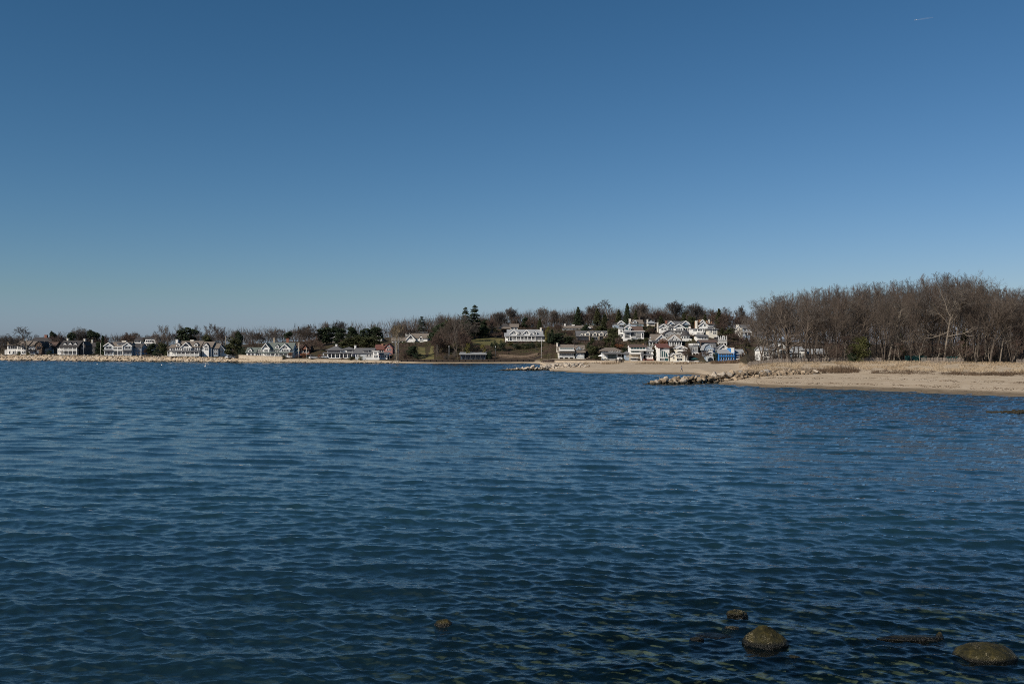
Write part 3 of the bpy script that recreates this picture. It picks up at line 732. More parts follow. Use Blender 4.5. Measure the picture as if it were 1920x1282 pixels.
def middle_houses():
    h = House('white gable fronted house up the slope behind the red roof', 703, 718, 641, 548, WHITE, R_DARK, short='the white gable on the slope', depth=9)
    h.B(704, 716, 634); h.GY(704, 716, 634.5, 627, 0, 8); h.W(707, 712, 631, 634.5); h.W(706, 713, 636, 639.5, nx=2); h.CH(700.6, 702.6, 625.5, 634, 3, 1)
    h = House('brown roofed house with a white gable behind the pale sycamore', 733, 806, 642, 530, WHITE, R_TAN, short='the brown roofed house', depth=11)
    h.B(734, 764, 638, d=1); h.GX(733, 765, 638.5, 632, 1, 9, R_TAN); h.WS(736, 760, 4, 639, 641.5, 1)
    h.B(762, 801, 633, d=1.5); h.GX(770, 802, 633.5, 624.5, 1.5, 9, R_TAN); h.GY(762, 779, 637.5, 626.8, -.5, 8, R_TAN, WHITE); h.B(762.5, 778.5, 637.6, d=-.5, dd=5)
    h.W(768, 773, 631, 635, -.5); h.DO(785, 792, 632, 629, 638, 1.2, 4); h.B(793, 804, 631, d=2.5, dd=6, m=BLUES); h.FL(793, 804, 630.6, d=2.5, dd=6, m=R_TAN); h.WS(794, 803, 2, 634, 638, 2.5)  # right end wall painted blue for its shade
    h = House('small white house with a flat grey roof below the lone pine', 758, 800, 632, 558, WHITE, R_GREY, short='the small house below the pine', depth=9)
    h.B(760, 769, 622); h.FL(759, 770, 621.5); h.W(762, 767, 623.5, 627); h.B(770, 799, 624.5, d=2, m=GREYS); h.FL(770, 800, 621.8, 623.6, 2); h.WS(773, 797, 4, 625.5, 628.5, 2)
    h = House('white house glimpsed through trees left of the red roof, gable lit', 620, 655, 640, 560, WHITE, R_GREY, short='the glimpsed white gable', depth=9)
    h.B(621, 653, 637); h.GX(620, 654, 637, 631, 0, 8); h.GY(624, 632, 636, 631, -1, 4, R_GREY); h.WS(634, 652, 3, 637.5, 639.5)
    h = House('long low dark boathouse with a pale flat roof on the shore', 862, 912, 677, 452, NAVY, R_PALE, name='boathouse', cat='boathouse', short='the dark boathouse', depth=11)
    h.B(864, 910, 664); h.SH(862, 912, 660, 663.6, 6, -1.2, m=R_PALE, name='roof', t=.3); h.WS(866, 908, 9, 666, 670.4, gap=.1, ny=1, fr=DMETAL); h.WS(866, 908, 7, 671.5, 676.2, fr=DMETAL)
    h.COLS_(864, 910, 6, 664, 676.8, -1.0, w=.18, m=DMETAL)
    h = House('thatched looking hip roofed gazebo on the hilltop above the lawn', 936, 958, 622, 520, WOOD, R_DARK, name='gazebo', cat='gazebo', short='the hilltop gazebo', depth=6)
    h.HP(936, 958, 615, 606.5, 0, 6, R_DARK, inset=2.6); h.COLS_(937.5, 956.5, 4, 615.5, 622, .4, w=.3, m=WOOD); h.B(940, 954, 616.5, d=3, dd=2, m=BROWNW); h.SH(937, 957, 613, 615.6, -.52, -1.4, m=R_TAN, name='eave')
    h = House('tan house end behind the hilltop gazebo', 955, 972, 620, 528, STONE, R_TAN, short='the tan house end', depth=8)
    h.B(957, 971, 613, m=MASON); h.GX(956, 972, 613, 606.8, 0, 8); h.WS(958, 970, 2, 615, 618)
    h = House('wide white mansion with two big roof gables above the hillside lawn', 946, 1024, 642, 490, WHITE, R_PALE, short='the white mansion', depth=13)
    h.B(952, 1013, 629.6, dd=11); h.GX(951, 1018, 629.8, 617.2, 0, 11.5, R_PALE)
    for a, b in ((956.5, 970.5), (981, 994)):
        h.GY(a, b, 625.2, 618, -.4, 5, R_PALE); h.B(a + .6, b - .6, 625.4, 629.8, -.4, 4); h.WS(a + 3, b - 3, 2, 621.8, 626.2, -.4)
    h.DO(971.5, 979.5, 623, 621, 627.4, .4, 4); h.DO(1000, 1007, 623, 620.5, 627.4, .4, 4, gl=GLASS)
    h.SH(947, 1022, 627.8, 630.2, -.02 + .5, -3.2, m=R_PALE); h.COLS_(948, 1003, 9, 630.4, 638.4, -2.8, w=.3); h.WS(953, 1003, 8, 631.5, 637.8, 0, nx=2)
    h.DK(947, 1022, 638.6, -.05, -3.2); h.RL(960, 1004, 635.6, 638.4, -3.0)
    h.B(1004, 1023, 630.4, d=-2.6, dd=9); wall_of_windows(h, 1005, 1015, 5, 631.2, 637.4, -2.6); wall_of_windows(h, 1016, 1022.6, 2, 631.2, 637.4, -2.6); h.HP(1003, 1024, 630.3, 626.8, -2.6, 8, R_PALE)
    h.B(947, 952.5, 631, d=-1, dd=8); h.SH(946, 955, 624, 631, 4, -1.6, m=R_PALE, name='roof')
    h.CH(1013, 1016, 613.5, 622, 4, 1.3, MASON)
    h = House('long low grey brown roofed house on the ridge behind the row of five white dormers', 1053, 1112, 618, 524, GREYS, R_TAN, short='the long ridge house', depth=10)
    h.B(1055, 1110, 614.5); h.GX(1054, 1111, 614.5, 609.5, 0, 9, R_TAN); h.GY(1094, 1106, 614.4, 611, -1, 5, R_GREY, GREYS); h.CH(1058.5, 1061, 607, 611, 3, 1, TRIM); h.CH(1073, 1078, 608.4, 610.5, 3, .8, TRIM); h.WS(1060, 1092, 5, 615, 617.3)
    h = House('shaded house with a row of five white dormers and stone piers on the hillside', 1080, 1146, 642, 492, DARKW, R_GREY, short='the five dormer house', depth=12)
    h.B(1082, 1144, 630); h.GX(1081, 1145, 630.4, 619.8, 0, 11, R_GREY)  # lower wall coloured dark to stand for its shade
    for a, b, r, big in ((1086.5, 1093.5, 623, 0), (1096, 1106.5, 620.4, 1), (1110.5, 1119, 621, 1), (1122.5, 1131.5, 620.4, 1), (1134, 1141.5, 623, 0)):
        h.DO(a, b, r + 3.6, r, 629.6, -.7 if big else -.2, 5 if big else 4, w=MASON)
    h.B(1108, 1121, 630.6, d=-1.2, dd=2, m=DARKW); wall_of_windows(h, 1109.5, 1119.5, 3, 631.5, 636.5, -1.2, gl=GLASS)
    h.WS(1084, 1103, 4, 632, 636.4, 0, fr=DARKW); h.WS(1124, 1142, 4, 632, 636.4, 0, fr=DARKW)  # window frames darkened along with the shaded wall
    for x in (1104, 1121.5, 1131.5): h.CH(x, x + 2, 630.8, 644, -1.6, 1.2, STONE, cap=False)
    h.DK(1084, 1144, 637.9, 0, -3, m=DWOOD); h.RL(1084, 1103.5, 635.3, 637.8, -2.9, m=DMETAL); h.RL(1108, 1144, 635.3, 637.8, -2.9, m=DMETAL)
    mb = MB(); mb.box(h.X(1082), h.X(1101), -4.4, -4.0, h.Z(645.5), h.Z(641.3)); h.out(mb, 'terrace_wall', TRIM)
    h = House('cream three storey beach house with tan roofs and glass balconies', 1044, 1097, 676.5, 440, CREAM, R_TAN, short='the cream beach house', depth=11)
    h.B(1047, 1076, 656); h.GX(1045, 1077, 655.6, 645.6, 0, 9.5, R_TAN); h.CH(1044, 1046.6, 643, 660, 2.5, 1.5, MASON)
    wall_of_windows(h, 1049, 1075, 7, 652, 654.4, -.4, gl=GLASST); h.B(1048, 1075.6, 651.6, 655.4, -.4, 2); 
    h.DK(1047, 1077, 656.6, 0, -2.2); h.RL(1048, 1076, 654.6, 656.5, -2.1, solid=True); h.SH(1046, 1077, 658.2, 661, -.02, -2.2, m=R_TAN)
    wall_of_windows(h, 1048.5, 1076, 6, 662, 667.3, 0); h.DK(1047, 1077, 668.4, -.03, -2.4)
    h.RL(1047.5, 1076, 665.4, 668.2, -2.3, m=METAL); h.COLS_(1047.5, 1075.8, 4, 669.8, 676.5, -2.1, w=.5, m=MASON); h.WS(1048.5, 1075, 3, 670, 675.6, 0, gap=.3)
    h.B(1079, 1095, 654.5, d=.4); h.GX(1078, 1096.5, 654.8, 646.8, .4, 9, R_TAN); h.DO(1080.5, 1088.5, 652, 648.6, 656, -.2, 4, w=BLUES); h.DO(1089.5, 1094.6, 653.6, 651.4, 656, .2, 3)
    h.SH(1078, 1097, 657.6, 660.6, .38, -1.4, m=R_TAN); h.B(1079.5, 1095.5, 660.8, d=-.6, dd=3, m=PALEGREY); h.W(1082, 1086, 662, 665, -.6); h.W(1089, 1093, 662, 665, -.6)  # lower right wall greyed to paint its shade
    h.RL(1080, 1095, 669.5, 672, -1.6); h.DK(1080, 1095, 672, -.6, -1.7); h.RL(1082, 1092, 666.4, 668, -1.6, solid=True); h.WS(1082, 1094, 2, 673, 676, -.6)
    h = House('hip roofed house with tall blue glass front and a white porch box on its right', 1126, 1168, 676, 432, PALEGREY, R_TAN, short='the blue glass house', depth=10)
    h.B(1129, 1163, 657.4, d=.5); h.HP(1127, 1164.5, 657.2, 651.2, .4, 9, R_TAN, inset=3)
    for i in range(5):
        a = 1141 + i * 4.6; h.DO(a, a + 4, 658, 656.6, 660, -.2, 2, w=TRIM)
    h.W(1132, 1139.5, 657.6, 660, .5, 2, 1); h.SH(1130, 1166, 660.2, 663, .48, -2.4, m=R_GREY)
    wall_of_windows(h, 1139, 1156, 6, 663.2, 672, -.4, gl=GLASST); h.B(1131, 1165.5, 663, d=-.4, dd=6, m=WHITE); wall_of_windows(h, 1158, 1165, 2, 663.8, 668.5, -.4)
    h.B(1156.6, 1165.6, 669.6, d=-3, dd=2.4, m=WHITE); h.W(1159, 1163.5, 671, 675.5, -3, 2); h.RL(1132, 1156, 672.6, 675.4, -1.9, m=DWOOD); h.DK(1131, 1157, 675.5, -.42, -2.0, m=DWOOD)

def hillside_houses():
    h = House('blue grey gabled house at the left top of the hillside cluster', 1150, 1171, 618, 520, BLUES, R_GREY, short='the top left gabled house', depth=9)
    h.B(1151, 1160, 605, d=.5); h.FL(1150.6, 1160, 604.6, d=.5, dd=8); wall_of_windows(h, 1152, 1159.5, 3, 605.8, 609, .5)
    h.B(1159, 1170, 606); h.GY(1158.5, 1171, 606.3, 600.5, 0, 8, R_GREY, BLUES); h.W(1161, 1168, 602.5, 605.6, nx=2); h.WS(1160.5, 1169, 2, 609, 613); h.DK(1159, 1170, 608, 0, -1.6)
    h = House('tan roofed house with an arched dormer, tall cream chimney and blue windows', 1179, 1207, 618, 514, BLUES, R_TAN, short='the arched dormer house', depth=10)
    h.B(1181, 1205, 606.5); h.GX(1182, 1206, 606.6, 599, 0, 9, R_TAN); h.DO(1186, 1194, 602.5, 598.8, 606, -.6, 5, w=PALEGREY); h.CH(1180.5, 1183.6, 597, 609, 2, 1.5, MASON)
    wall_of_windows(h, 1191, 1205, 5, 607.4, 610.6, 0, gl=GLASST); h.W(1184, 1189, 607.4, 610.6); h.RL(1184, 1206, 609.4, 611.4, -1.4, solid=True, m=BLUES); h.DK(1184, 1206, 611.4, -.02, -1.6)
    h = House('white front house with a red brown roof and banks of panes above dark shrubs', 1162, 1209, 634.3, 468, WHITE, R_BROWN, short='the red brown roofed white house', depth=11)
    h.B(1168.5, 1207.5, 621.4); h.GX(1181, 1206, 620, 611, .6, 9, R_BROWN); h.FL(1168, 1208, 620.4, 621.6, -.4, 2.5, TRIM, name='cornice')
    h.GY(1171.5, 1183, 614.6, 609, 0, 8, R_GREY, WHITE); h.B(1172, 1182.8, 614.8, 621, .1, 7); h.W(1174, 1178, 612.5, 618.5, .1, 1, 2, gl=GLASST); h.W(1179.4, 1181.6, 614.6, 618.6, .1)
    h.SH(1170, 1183, 619.2, 622, 0, -1.4, m=R_PALE)
    for a, b, n in ((1171, 1180.5, 4), (1193, 1201.5, 4)):
        for y0, y1 in ((624.4, 628), (629.2, 633.2)): wall_of_windows(h, a, b, n, y0, y1, 0, ny=2)
    wall_of_windows(h, 1183, 1192, 4, 623.8, 630.6, 0); h.RL(1182.6, 1192.4, 630.4, 633.6, -.5, m=METAL); h.W(1203.4, 1206.4, 624.4, 632, 0, 1, 3)
    h.B(1163, 1168.6, 616, d=2.2, dd=7); h.SH(1162, 1169, 612.6, 616.2, 6, 1.8, m=R_PALE, name='roof'); h.W(1164.2, 1166.8, 619, 623, 2.2); h.DK(1163, 1168.4, 625, 2.18, .4)
    h = House('slim cream tower house with a tall chimney beside the many gabled house', 1213, 1231, 622, 512, CREAM, R_PALE, short='the slim cream house', depth=8)
    h.B(1216, 1228, 605.5); h.HP(1215.4, 1228.6, 605.4, 600.6, 0, 7, R_PALE); wall_of_windows(h, 1217, 1227, 4, 603 + 3, 608.5, 0); h.CH(1213.8, 1216, 598.5, 612, 1.5, 1.2, MASON)
    h.DK(1216.6, 1227.6, 611.6, 0, -1.6, m=WOOD); h.RL(1217, 1227, 609.4, 611.4, -1.5, m=WOOD); h.W(1219, 1225, 613, 617, 0, 2)
    h = House('large grey and white house of four gables near the hilltop', 1232, 1300, 628, 496, WHITE, R_GREY, short='the four gabled house', depth=14)
    h.B(1252, 1297, 609.5, d=3, dd=10); h.GX(1254, 1296, 609.6, 601.4, 3, 10, R_GREY)
    h.GY(1254, 1264.5, 607.2, 601, 2.2, 9, R_GREY, BLUES); h.GY(1280.5, 1294, 607.8, 600.6, 2.2, 9, R_GREY, BLUES)
    h.B(1237, 1252, 613); h.GY(1236, 1253, 613.6, 606.8, 0, 10, R_GREY, PALEGREY); h.GY(1264, 1282, 613.6, 606.8, -.4, 10, R_GREY, PALEGREY); h.B(1265, 1281, 613.7, d=-.4, dd=8)
    h.GX(1250, 1266, 613.8, 607, .4, 8, R_GREY); h.B(1251, 1266, 614, d=.4, dd=7); h.DO(1253.5, 1259.5, 609.6, 607.4, 611.6, .6, 3)
    h.WS(1239, 1250, 2, 615, 618.5, 0); h.W(1243, 1246, 610.4, 613, 0); h.W(1271, 1275, 610.4, 613, -.4); h.WS(1253, 1263, 3, 616, 620, .4, gl=GLASS); h.WS(1267, 1279, 3, 616, 620, -.4)
    wall_of_windows(h, 1284, 1293, 3, 609.8, 613.8, 2.98, gl=GLASST); h.WS(1283, 1296, 3, 615.5, 620, 2.98)
    h.PO(1251, 1283, 620.8, 628, 6, -.4, 1.8, roof=1.2, rm=R_GREY); h.CH(1233.8, 1236, 604, 625, 3, 1.3, MASON); h.CH(1251, 1254, 600.5, 606.5, 5, 1.2, BRICK)
    h = House('grey shingled house with a barn shaped dark roof behind the bracketed white gable', 1243, 1270, 637, 486, GREYS, R_DARK, short='the barn roofed house', depth=8)
    h.B(1246, 1265, 629); h.GAM(1245, 1266, 630, 618.6, 0, 7, R_DARK, GREYS); h.WS(1247, 1254, 2, 627, 631); h.WS(1257, 1264, 2, 627, 631); h.WS(1247, 1264, 4, 632.6, 636)
    h = House('white glass walled pavilion with a domed dark roof right of the barn roof', 1276, 1298, 640, 470, WHITE, R_DARK, short='the glass pavilion', depth=7)
    mb = MB(); n = 10; cx, cy = h.X(1287), 3.0; r = h.X(1295.5) - cx
    mb.lathe([(r + .4, h.Z(629.4)), (r * .92, h.Z(626)), (r * .6, h.Z(622.6)), (.15, h.Z(620.4))], n, cx, cy); h.out(mb, 'roof', R_DARK)
    mb = MB(); mb.lathe([(r, h.base), (r, h.Z(629.5))], n, cx, cy); h.out(mb, 'wall', WHITE)
    for i in range(6):
        t = math.pi * (1.08 + i * .168)
        o = h.W(1285.6, 1288.4, 630.6, 634.6, 0, 1, 2); o.location = (cx + math.cos(t) * (r * .985 + .02), cy + math.sin(t) * (r * .985 + .02), o.location.z); o.rotation_euler = (0, 0, t + math.pi / 2)
    h.RL(1278, 1296, 635, 638, -.9, solid=True); h.DK(1278, 1296, 638.2, 3, -1.0); h.COLS_(1279, 1295, 4, 638.6, 644, -.8)
    h = House('grey roofed house with a white trimmed gable and dark porch, below the many gables', 1214, 1251, 649, 456, PALEGREY, R_TAN, short='the dark porched house', depth=10)
    h.B(1224, 1247, 638); h.GX(1222, 1240, 637.4, 626, 0, 9, R_TAN); h.GY(1230, 1249, 636.6, 626.6, -1, 9, R_TAN, PALEGREY); h.B(1231, 1248, 636.8, d=-1, dd=6); h.W(1235, 1238, 634, 637.6, -1); h.W(1240, 1243, 634, 637.6, -1)
    h.B(1219, 1224, 635, d=.6, dd=5, m=WHITE); h.FL(1218.6, 1224, 634.6, d=.6, dd=5); h.PO(1215, 1248, 640.6, 648.6, 6, -1, 2.2, roof=1.6, rm=R_GREY); h.B(1217, 1246, 641, d=-.97, dd=3, m=NAVY); h.WS(1219, 1245, 5, 642.4, 647.6, -1.0)
    h = House('bracketed white gable over a dark blue porch in the middle of the cluster', 1251, 1279, 649, 452, PALEGREY, R_TAN, short='the bracketed white gable', depth=10)
    h.B(1255, 1273, 637.6); h.GY(1253, 1275, 638, 627.4, -.4, 9, R_TAN, PALEGREY); h.GX(1266, 1277, 637, 626.6, 2, 8, R_TAN); h.W(1262, 1265, 633.6, 637, -.4); h.WS(1258, 1270, 3, 634.4, 638, -.38)
    q = MB()
    for sx in (-1, 1): q.tube((h.X(1264), -.62, h.Z(630)), (h.X(1264 + 7 * sx), -.62, h.Z(638)), .12, .12, 4)
    q.box(h.X(1264) - .1, h.X(1264) + .1, -.7, -.55, h.Z(638), h.Z(628.6)); h.out(q, 'gable_brackets', TRIM)
    h.B(1254, 1276, 640.4, d=-.4, dd=6, m=NAVY); h.PO(1253, 1277, 639.6, 648.4, 6, -.4, 1.8, roof=1, rail=True, rm=R_GREY); h.WS(1256, 1275, 5, 641.6, 645.4, -.4)
    h = House('beach house with two glazed white decks and a brown roof over rough stone', 1178, 1213, 678, 424, WHITE, R_BROWN, short='the glazed deck house', depth=10)
    h.B(1182, 1211, 650); h.GX(1181, 1212, 650, 645, 0, 9, R_BROWN); h.CH(1207.4, 1209, 643.6, 649, 3, .8, ORANGE); wall_of_windows(h, 1183, 1210, 5, 651, 654.4, 0, gl=GLASST)
    h.DK(1181.4, 1211, 656.2, 0, -2); h.RL(1182, 1211, 654.6, 656.2, -1.9, solid=True); wall_of_windows(h, 1182.6, 1199, 4, 657.4, 660.2, 0, gl=GLASST)
    h.DK(1180, 1200.4, 662.2, 0, -2.4); h.RL(1180, 1200, 660.6, 662.2, -2.3, solid=True); h.B(1180.6, 1199.6, 663, d=-1.2, dd=4, m=STONE)
    h.FL(1181, 1194, 669.6, 671, -2.6, 1.2, TRIM, name='awning'); h.W(1183, 1192, 671.8, 674.6, -1.2, 4, 1); h.RL(1180.6, 1194, 674.8, 677.6, -2.6, solid=True)
    q = MB(); q.prism_y([(h.X(1198.6), h.Z(665)), (h.X(1200), h.Z(665)), (h.X(1202.4), h.Z(677.6)), (h.X(1199.8), h.Z(677.6))], -3.4, -2.6); h.out(q, 'stair', TRIM)
    h.B(1173, 1181, 663, d=1.4, dd=6, m=BLUES); h.HP(1172.6, 1181, 663, 658, 1.4, 6, R_GREY); h.W(1175, 1179, 665, 668.4, 1.4, 2)
    h = House('tall narrow grey clapboard house with stepped roof on a dark red base', 1205, 1227, 679, 424, WHITE, R_PALE, short='the tall grey clapboard house', depth=9)
    h.B(1206.5, 1224.5, 656.4); h.B(1210.6, 1223, 649.4, 657, d=.7, dd=7); h.FL(1210.6, 1223, 649, d=.7, dd=7); h.SH(1206, 1225, 655, 657.6, .68, -.5, m=R_PALE, name='roof')
    h.WS(1218, 1222, 2, 651, 654.6, .7); h.WS(1211, 1221, 3, 659.6, 662.4, gap=.5); h.WS(1211, 1222, 4, 666.4, 670, gap=.4); h.SH(1206, 1225, 663.4, 664.6, -.02, -.7, m=R_PALE, name='eave')
    h.B(1209.6, 1220, 673.6, d=-1.4, dd=1.3, m=R_RED, name='garage_door'); h.B(1205.6, 1225.6, 672.8, d=-1.0, dd=1.2, m=BRICK)
    h = House('white house with a red roof and a curved wall of glass on the beach', 1231, 1262, 680, 420, WHITE, R_RED, short='the curved glass house', depth=10)
    h.B(1234, 1255, 651); h.GX(1233, 1255, 650, 644, 2, 8, R_RED); h.SH(1232.6, 1255.6, 648.4, 651.4, 2, -.8, m=R_RED, name='roof')
    q = MB(); pts = [(h.X(1237), h.Z(676))]
    for i in range(9):
        t = math.pi / 2 * (1 - i / 8); pts.append((h.X(1243 + 9 * math.cos(t)), h.Z(668 - 10.5 * math.sin(t))))
    pts += [(h.X(1252), h.Z(676))]; pts.insert(1, (h.X(1237), h.Z(657.5))); q.prism_y(pts, -1.0, -.2); h.out(q, 'curved_glass_wall', GLASST)
    q = MB()
    for x in (1237, 1240.2, 1243.4, 1246.6): q.box(h.X(x) - .1, h.X(x) + .1, -1.12, -.9, h.Z(671), h.Z(657.4))
    for i in range(8):
        t0, t1 = math.pi/2*(1 - i/8), math.pi/2*(1 - (i+1)/8)
        q.tube((h.X(1243 + 9.4*math.cos(t0)), -1.02, h.Z(668 - 10.9*math.sin(t0))), (h.X(1243 + 9.4*math.cos(t1)), -1.02, h.Z(668 - 10.9*math.sin(t1))), .3, .3, 5)
    q.box(h.X(1236), h.X(1252.6), -1.1, -.9, h.Z(671), h.Z(669.4)); h.out(q, 'glass_frame', TRIM)
    h.W(1237, 1245, 671.6, 675.4, -1.02, 4, 1); h.B(1233.4, 1236.6, 653, d=-1.2, dd=3); h.B(1246, 1253.6, 668.4, d=-.85, dd=3); h.W(1238, 1244, 651.8, 655.4, 0, 2, 2); h.B(1255, 1261, 670, d=.4, dd=4); h.W(1256.4, 1258.4, 672.4, 677, .4); h.RL(1231.6, 1247, 676.2, 680, -2.6, solid=True)
    h.B(1252.6, 1257, 653, d=2, dd=5, m=GREYS); h.FL(1252.6, 1257.4, 652.6, d=2, dd=5); h.W(1253.6, 1256.2, 655, 659, 2)
    h = House('white gable topped house with balconies over the cream porch, above a pale retaining wall', 1258, 1288, 678.6, 416, CREAM, R_PALE, short='the gable topped beach house', depth=10)
    h.B(1270, 1285, 651.6); h.GY(1269, 1286.6, 652.4, 647.2, -.2, 8, R_PALE, TRIM); wall_of_windows(h, 1272.4, 1283, 4, 651, 655, -.02); h.DK(1269, 1286, 657.6, 0, -1.8); h.RL(1269.4, 1286, 655.6, 657.6, -1.7, solid=True)
    h.WS(1272, 1284, 3, 659, 663); h.B(1266, 1281, 663.4, d=-1.4, dd=3); h.GY(1265.6, 1281.4, 664, 660.6, -1.4, 4, R_GREY, CREAM); h.WS(1268, 1279, 3, 666, 669.4, -1.4); wall_of_windows(h, 1268, 1278, 4, 671.4, 675.6, -1.4)
    h.B(1259, 1266, 667, d=-.6, dd=5); h.GY(1258, 1267, 667, 661.4, -.6, 6, R_GREY, CREAM); h.W(1261, 1264.4, 669, 672.4, -.6); h.DK(1266, 1288, 677.4, -1.42, -2.8); h.COLS_(1281.6, 1287.6, 3, 664, 677.4, -2.4); h.FL(1281, 1288, 663.4, d=-2.6, dd=2.4, m=R_PALE, name='porch_roof')
    h = House('boxy grey house with a white parapet among brown brush', 1294, 1313, 667, 440, GREYS, R_PALE, short='the boxy grey house', depth=8)
    h.B(1297, 1309, 647); h.B(1296, 1311, 643.6, 647, -.3, 7, TRIM, name='parapet'); h.WS(1299, 1308, 3, 644.6, 646.4, -.3); h.WS(1299, 1308, 3, 652, 656.6); h.DK(1297, 1310, 661, 0, -1.4); h.COLS_(1297.6, 1309.4, 3, 661.4, 667, -1.2)
    h = House('white house with a lit orange and cream chimney wall at the hilltop', 1303, 1330, 624, 492, WHITE, R_TAN, short='the orange chimneyed house', depth=9)
    h.B(1311, 1327, 610); h.GY(1310, 1328, 611, 603, 0, 8, R_TAN); h.GY(1314, 1322, 604, 598.4, 1, 6, R_TAN); h.B(1314.4, 1321.6, 604.2, 610, 1, 5); h.W(1319.6, 1323, 607.6, 611.4, 0); h.W(1312.6, 1316, 610, 612, 0); h.WS(1318, 1326, 3, 616, 621, 0)
    h.CH(1305.4, 1308, 601, 622, .5, 2.4, MASON); h.B(1307, 1313, 602, d=2, dd=5, m=ORANGE); h.CH(1313, 1315.4, 599, 606, 2.5, 1.2, ORANGE)  # sunlit left wall and chimneys, warm light put into their colour
    h = House('long low white framed gallery under the orange chimneyed house', 1297, 1319, 628, 484, WHITE, R_PALE, short='the low white gallery', depth=6)
    h.B(1298.6, 1317.4, 616.4); h.FL(1298, 1318, 615.8, 616.6, dd=6); h.W(1300, 1306.6, 617.6, 620.6, 0, 3, 1); h.W(1308.6, 1316, 617.6, 620.6, 0, 3, 1); h.B(1304, 1318, 622.4, d=-1.4, dd=1.3, m=TRIM); h.WS(1305, 1317, 5, 623.6, 626, -1.4)
    h = House('terracotta chimneyed roof peeping over the cream bay windowed house', 1323, 1340, 616, 514, ORANGE, R_BROWN, short='the terracotta chimneys', depth=8)
    h.B(1325, 1338, 607, m=GREYS); h.GX(1324, 1339, 607.4, 603.4, 0, 7, R_BROWN); h.CH(1325.2, 1327.4, 600.6, 608, 1, 1.2, ORANGE); h.CH(1329.8, 1331.4, 598.6, 606, 1, 1.2, MASON); h.CH(1333.6, 1336, 602.2, 608, 1, 1, ORANGE)
    h = House('cream house with a bay window and curved terrace on the upper right', 1326, 1348, 630, 478, CREAM, R_GREY, short='the cream bay windowed house', depth=9)
    h.B(1329, 1345, 617.4); h.HP(1328, 1346, 617.2, 612, 0, 8, R_GREY); h.DO(1335, 1340.4, 615, 613, 618, -.2, 3, w=CREAM); h.W(1337, 1342.6, 618.6, 621.6, 0, 2); h.W(1337, 1342.6, 623, 626, 0, 2); h.WS(1330, 1335, 2, 619, 623)
    q = MB(); q.lathe([(h.X(1346) - h.X(1338), h.base), (h.X(1346) - h.X(1338), h.Z(626.2))], 14, h.X(1338), 3.4); h.out(q, 'terrace', CREAM)
    h = House('low white house with a grey roof under the cream bay windowed house', 1305, 1329, 638, 464, WHITE, R_GREY, short='the low white house', depth=8)
    h.B(1308, 1328, 631); h.SH(1306, 1329, 627, 631, 5, -.6, m=R_GREY, name='roof'); h.W(1310, 1314, 630.6 + 1, 634, 0, 2); h.WS(1316, 1327, 4, 632, 635.4, 0)
    h = House('dark blue walled house with a long brown roof in the middle of the cluster', 1312, 1346, 657, 446, NAVY, R_BROWN, short='the dark blue walled house', depth=9)
    h.B(1314, 1343, 641.4); h.GX(1312.6, 1344, 641.2, 636.8, 0, 8, R_BROWN); h.COLS_(1313.6, 1313.6, 1, 641, 653, -.5, w=.3, m=WOOD); h.WS(1316, 1342, 5, 643.6, 648, fr=GREYS)
    h = House('blue grey house with a curved white gable wall and an arched door on the beach', 1319, 1341, 677, 418, BLUES, R_PALE, short='the arched door house', depth=10)
    h.B(1324, 1338, 652.6, d=.8, m=BLUES); h.GAM(1321, 1338.6, 656, 643.6, .6, 8, R_PALE, BLUES); h.WS(1328, 1337, 3, 654.8, 658.4, .55); h.W(1333, 1336.4, 647.4, 650.2, .5); h.GX(1337, 1345, 652, 643, 3, 6, R_GREY); h.B(1337.4, 1344.4, 651.8, d=3, dd=5, m=BLUES)
    h.GY(1324, 1338, 662, 657.6, -.6, 5, R_GREY, PALEGREY); h.B(1324.6, 1337.6, 662.2, d=-.6, dd=4, m=PALEGREY); h.WS(1327, 1336, 3, 664, 667, -.6)
    q = MB(); pts = [(h.X(1327), h.Z(677)), (h.X(1336), h.Z(677))] + [(h.X(1331.5 + 4.5 * math.cos(t)), h.Z(673.6 - 3.4 * math.sin(t))) for t in [i * math.pi / 8 for i in range(9)]]
    q.prism_y(pts, -.72, -.5); h.out(q, 'arched_door', GLASS)
    h = House('dark house with a white lattice balcony right of the long brown roof', 1343, 1364, 645, 462, DARKW, R_GREY, short='the lattice balcony house', depth=8)
    h.B(1346, 1361, 632.6); h.FL(1345, 1361.6, 631.6, dd=7); h.WS(1346.6, 1360, 4, 634, 637); h.RL(1345, 1362, 636.8, 641.4, -1.4); h.DK(1345, 1362, 641.8, 0, -1.6); h.COLS_(1345.6, 1361.4, 5, 630, 636.8, -1.4, w=.22); h.COLS_(1345.6, 1361.4, 4, 642.6, 648, -1.3, w=.3)
    h.CH(1345.2, 1346.8, 629.4, 634, 2, .9, TRIM); h.CH(1357.6, 1359, 629.6, 634, 2, .9, TRIM)
    h = House('small white pedimented gable rising behind the bright blue house', 1345, 1370, 660, 432, WHITE, R_GREY, short='the white pediment', depth=8)
    h.B(1350, 1364, 653); h.GY(1348.6, 1365, 653.4, 645, 0, 7, R_GREY); h.W(1354.4, 1358.4, 648.6, 652.4, 0, 1, 2); h.B(1345.4, 1350, 652.4, d=.8, dd=5); h.FL(1345, 1350.4, 652, d=.8, dd=5); h.B(1364, 1368, 653, d=1, dd=5, m=PALEGREY); h.FL(1364, 1368.4, 652.6, d=1, dd=5)
    h = House('bright blue two storey house with twelve windows and a blue chimney', 1345, 1398, 675.6, 412, BRIGHTB, R_PALE, short='the bright blue house', depth=11)
    h.B(1347.6, 1376.4, 661.4); h.SH(1347, 1371, 655, 662, 5.4, -.7, m=R_PALE, name='roof', t=.25); h.B(1370, 1378, 652.6, d=.3, dd=7, name='wall'); h.CH(1371, 1377, 652, 662, .2, 3, WHITE, cap=False)
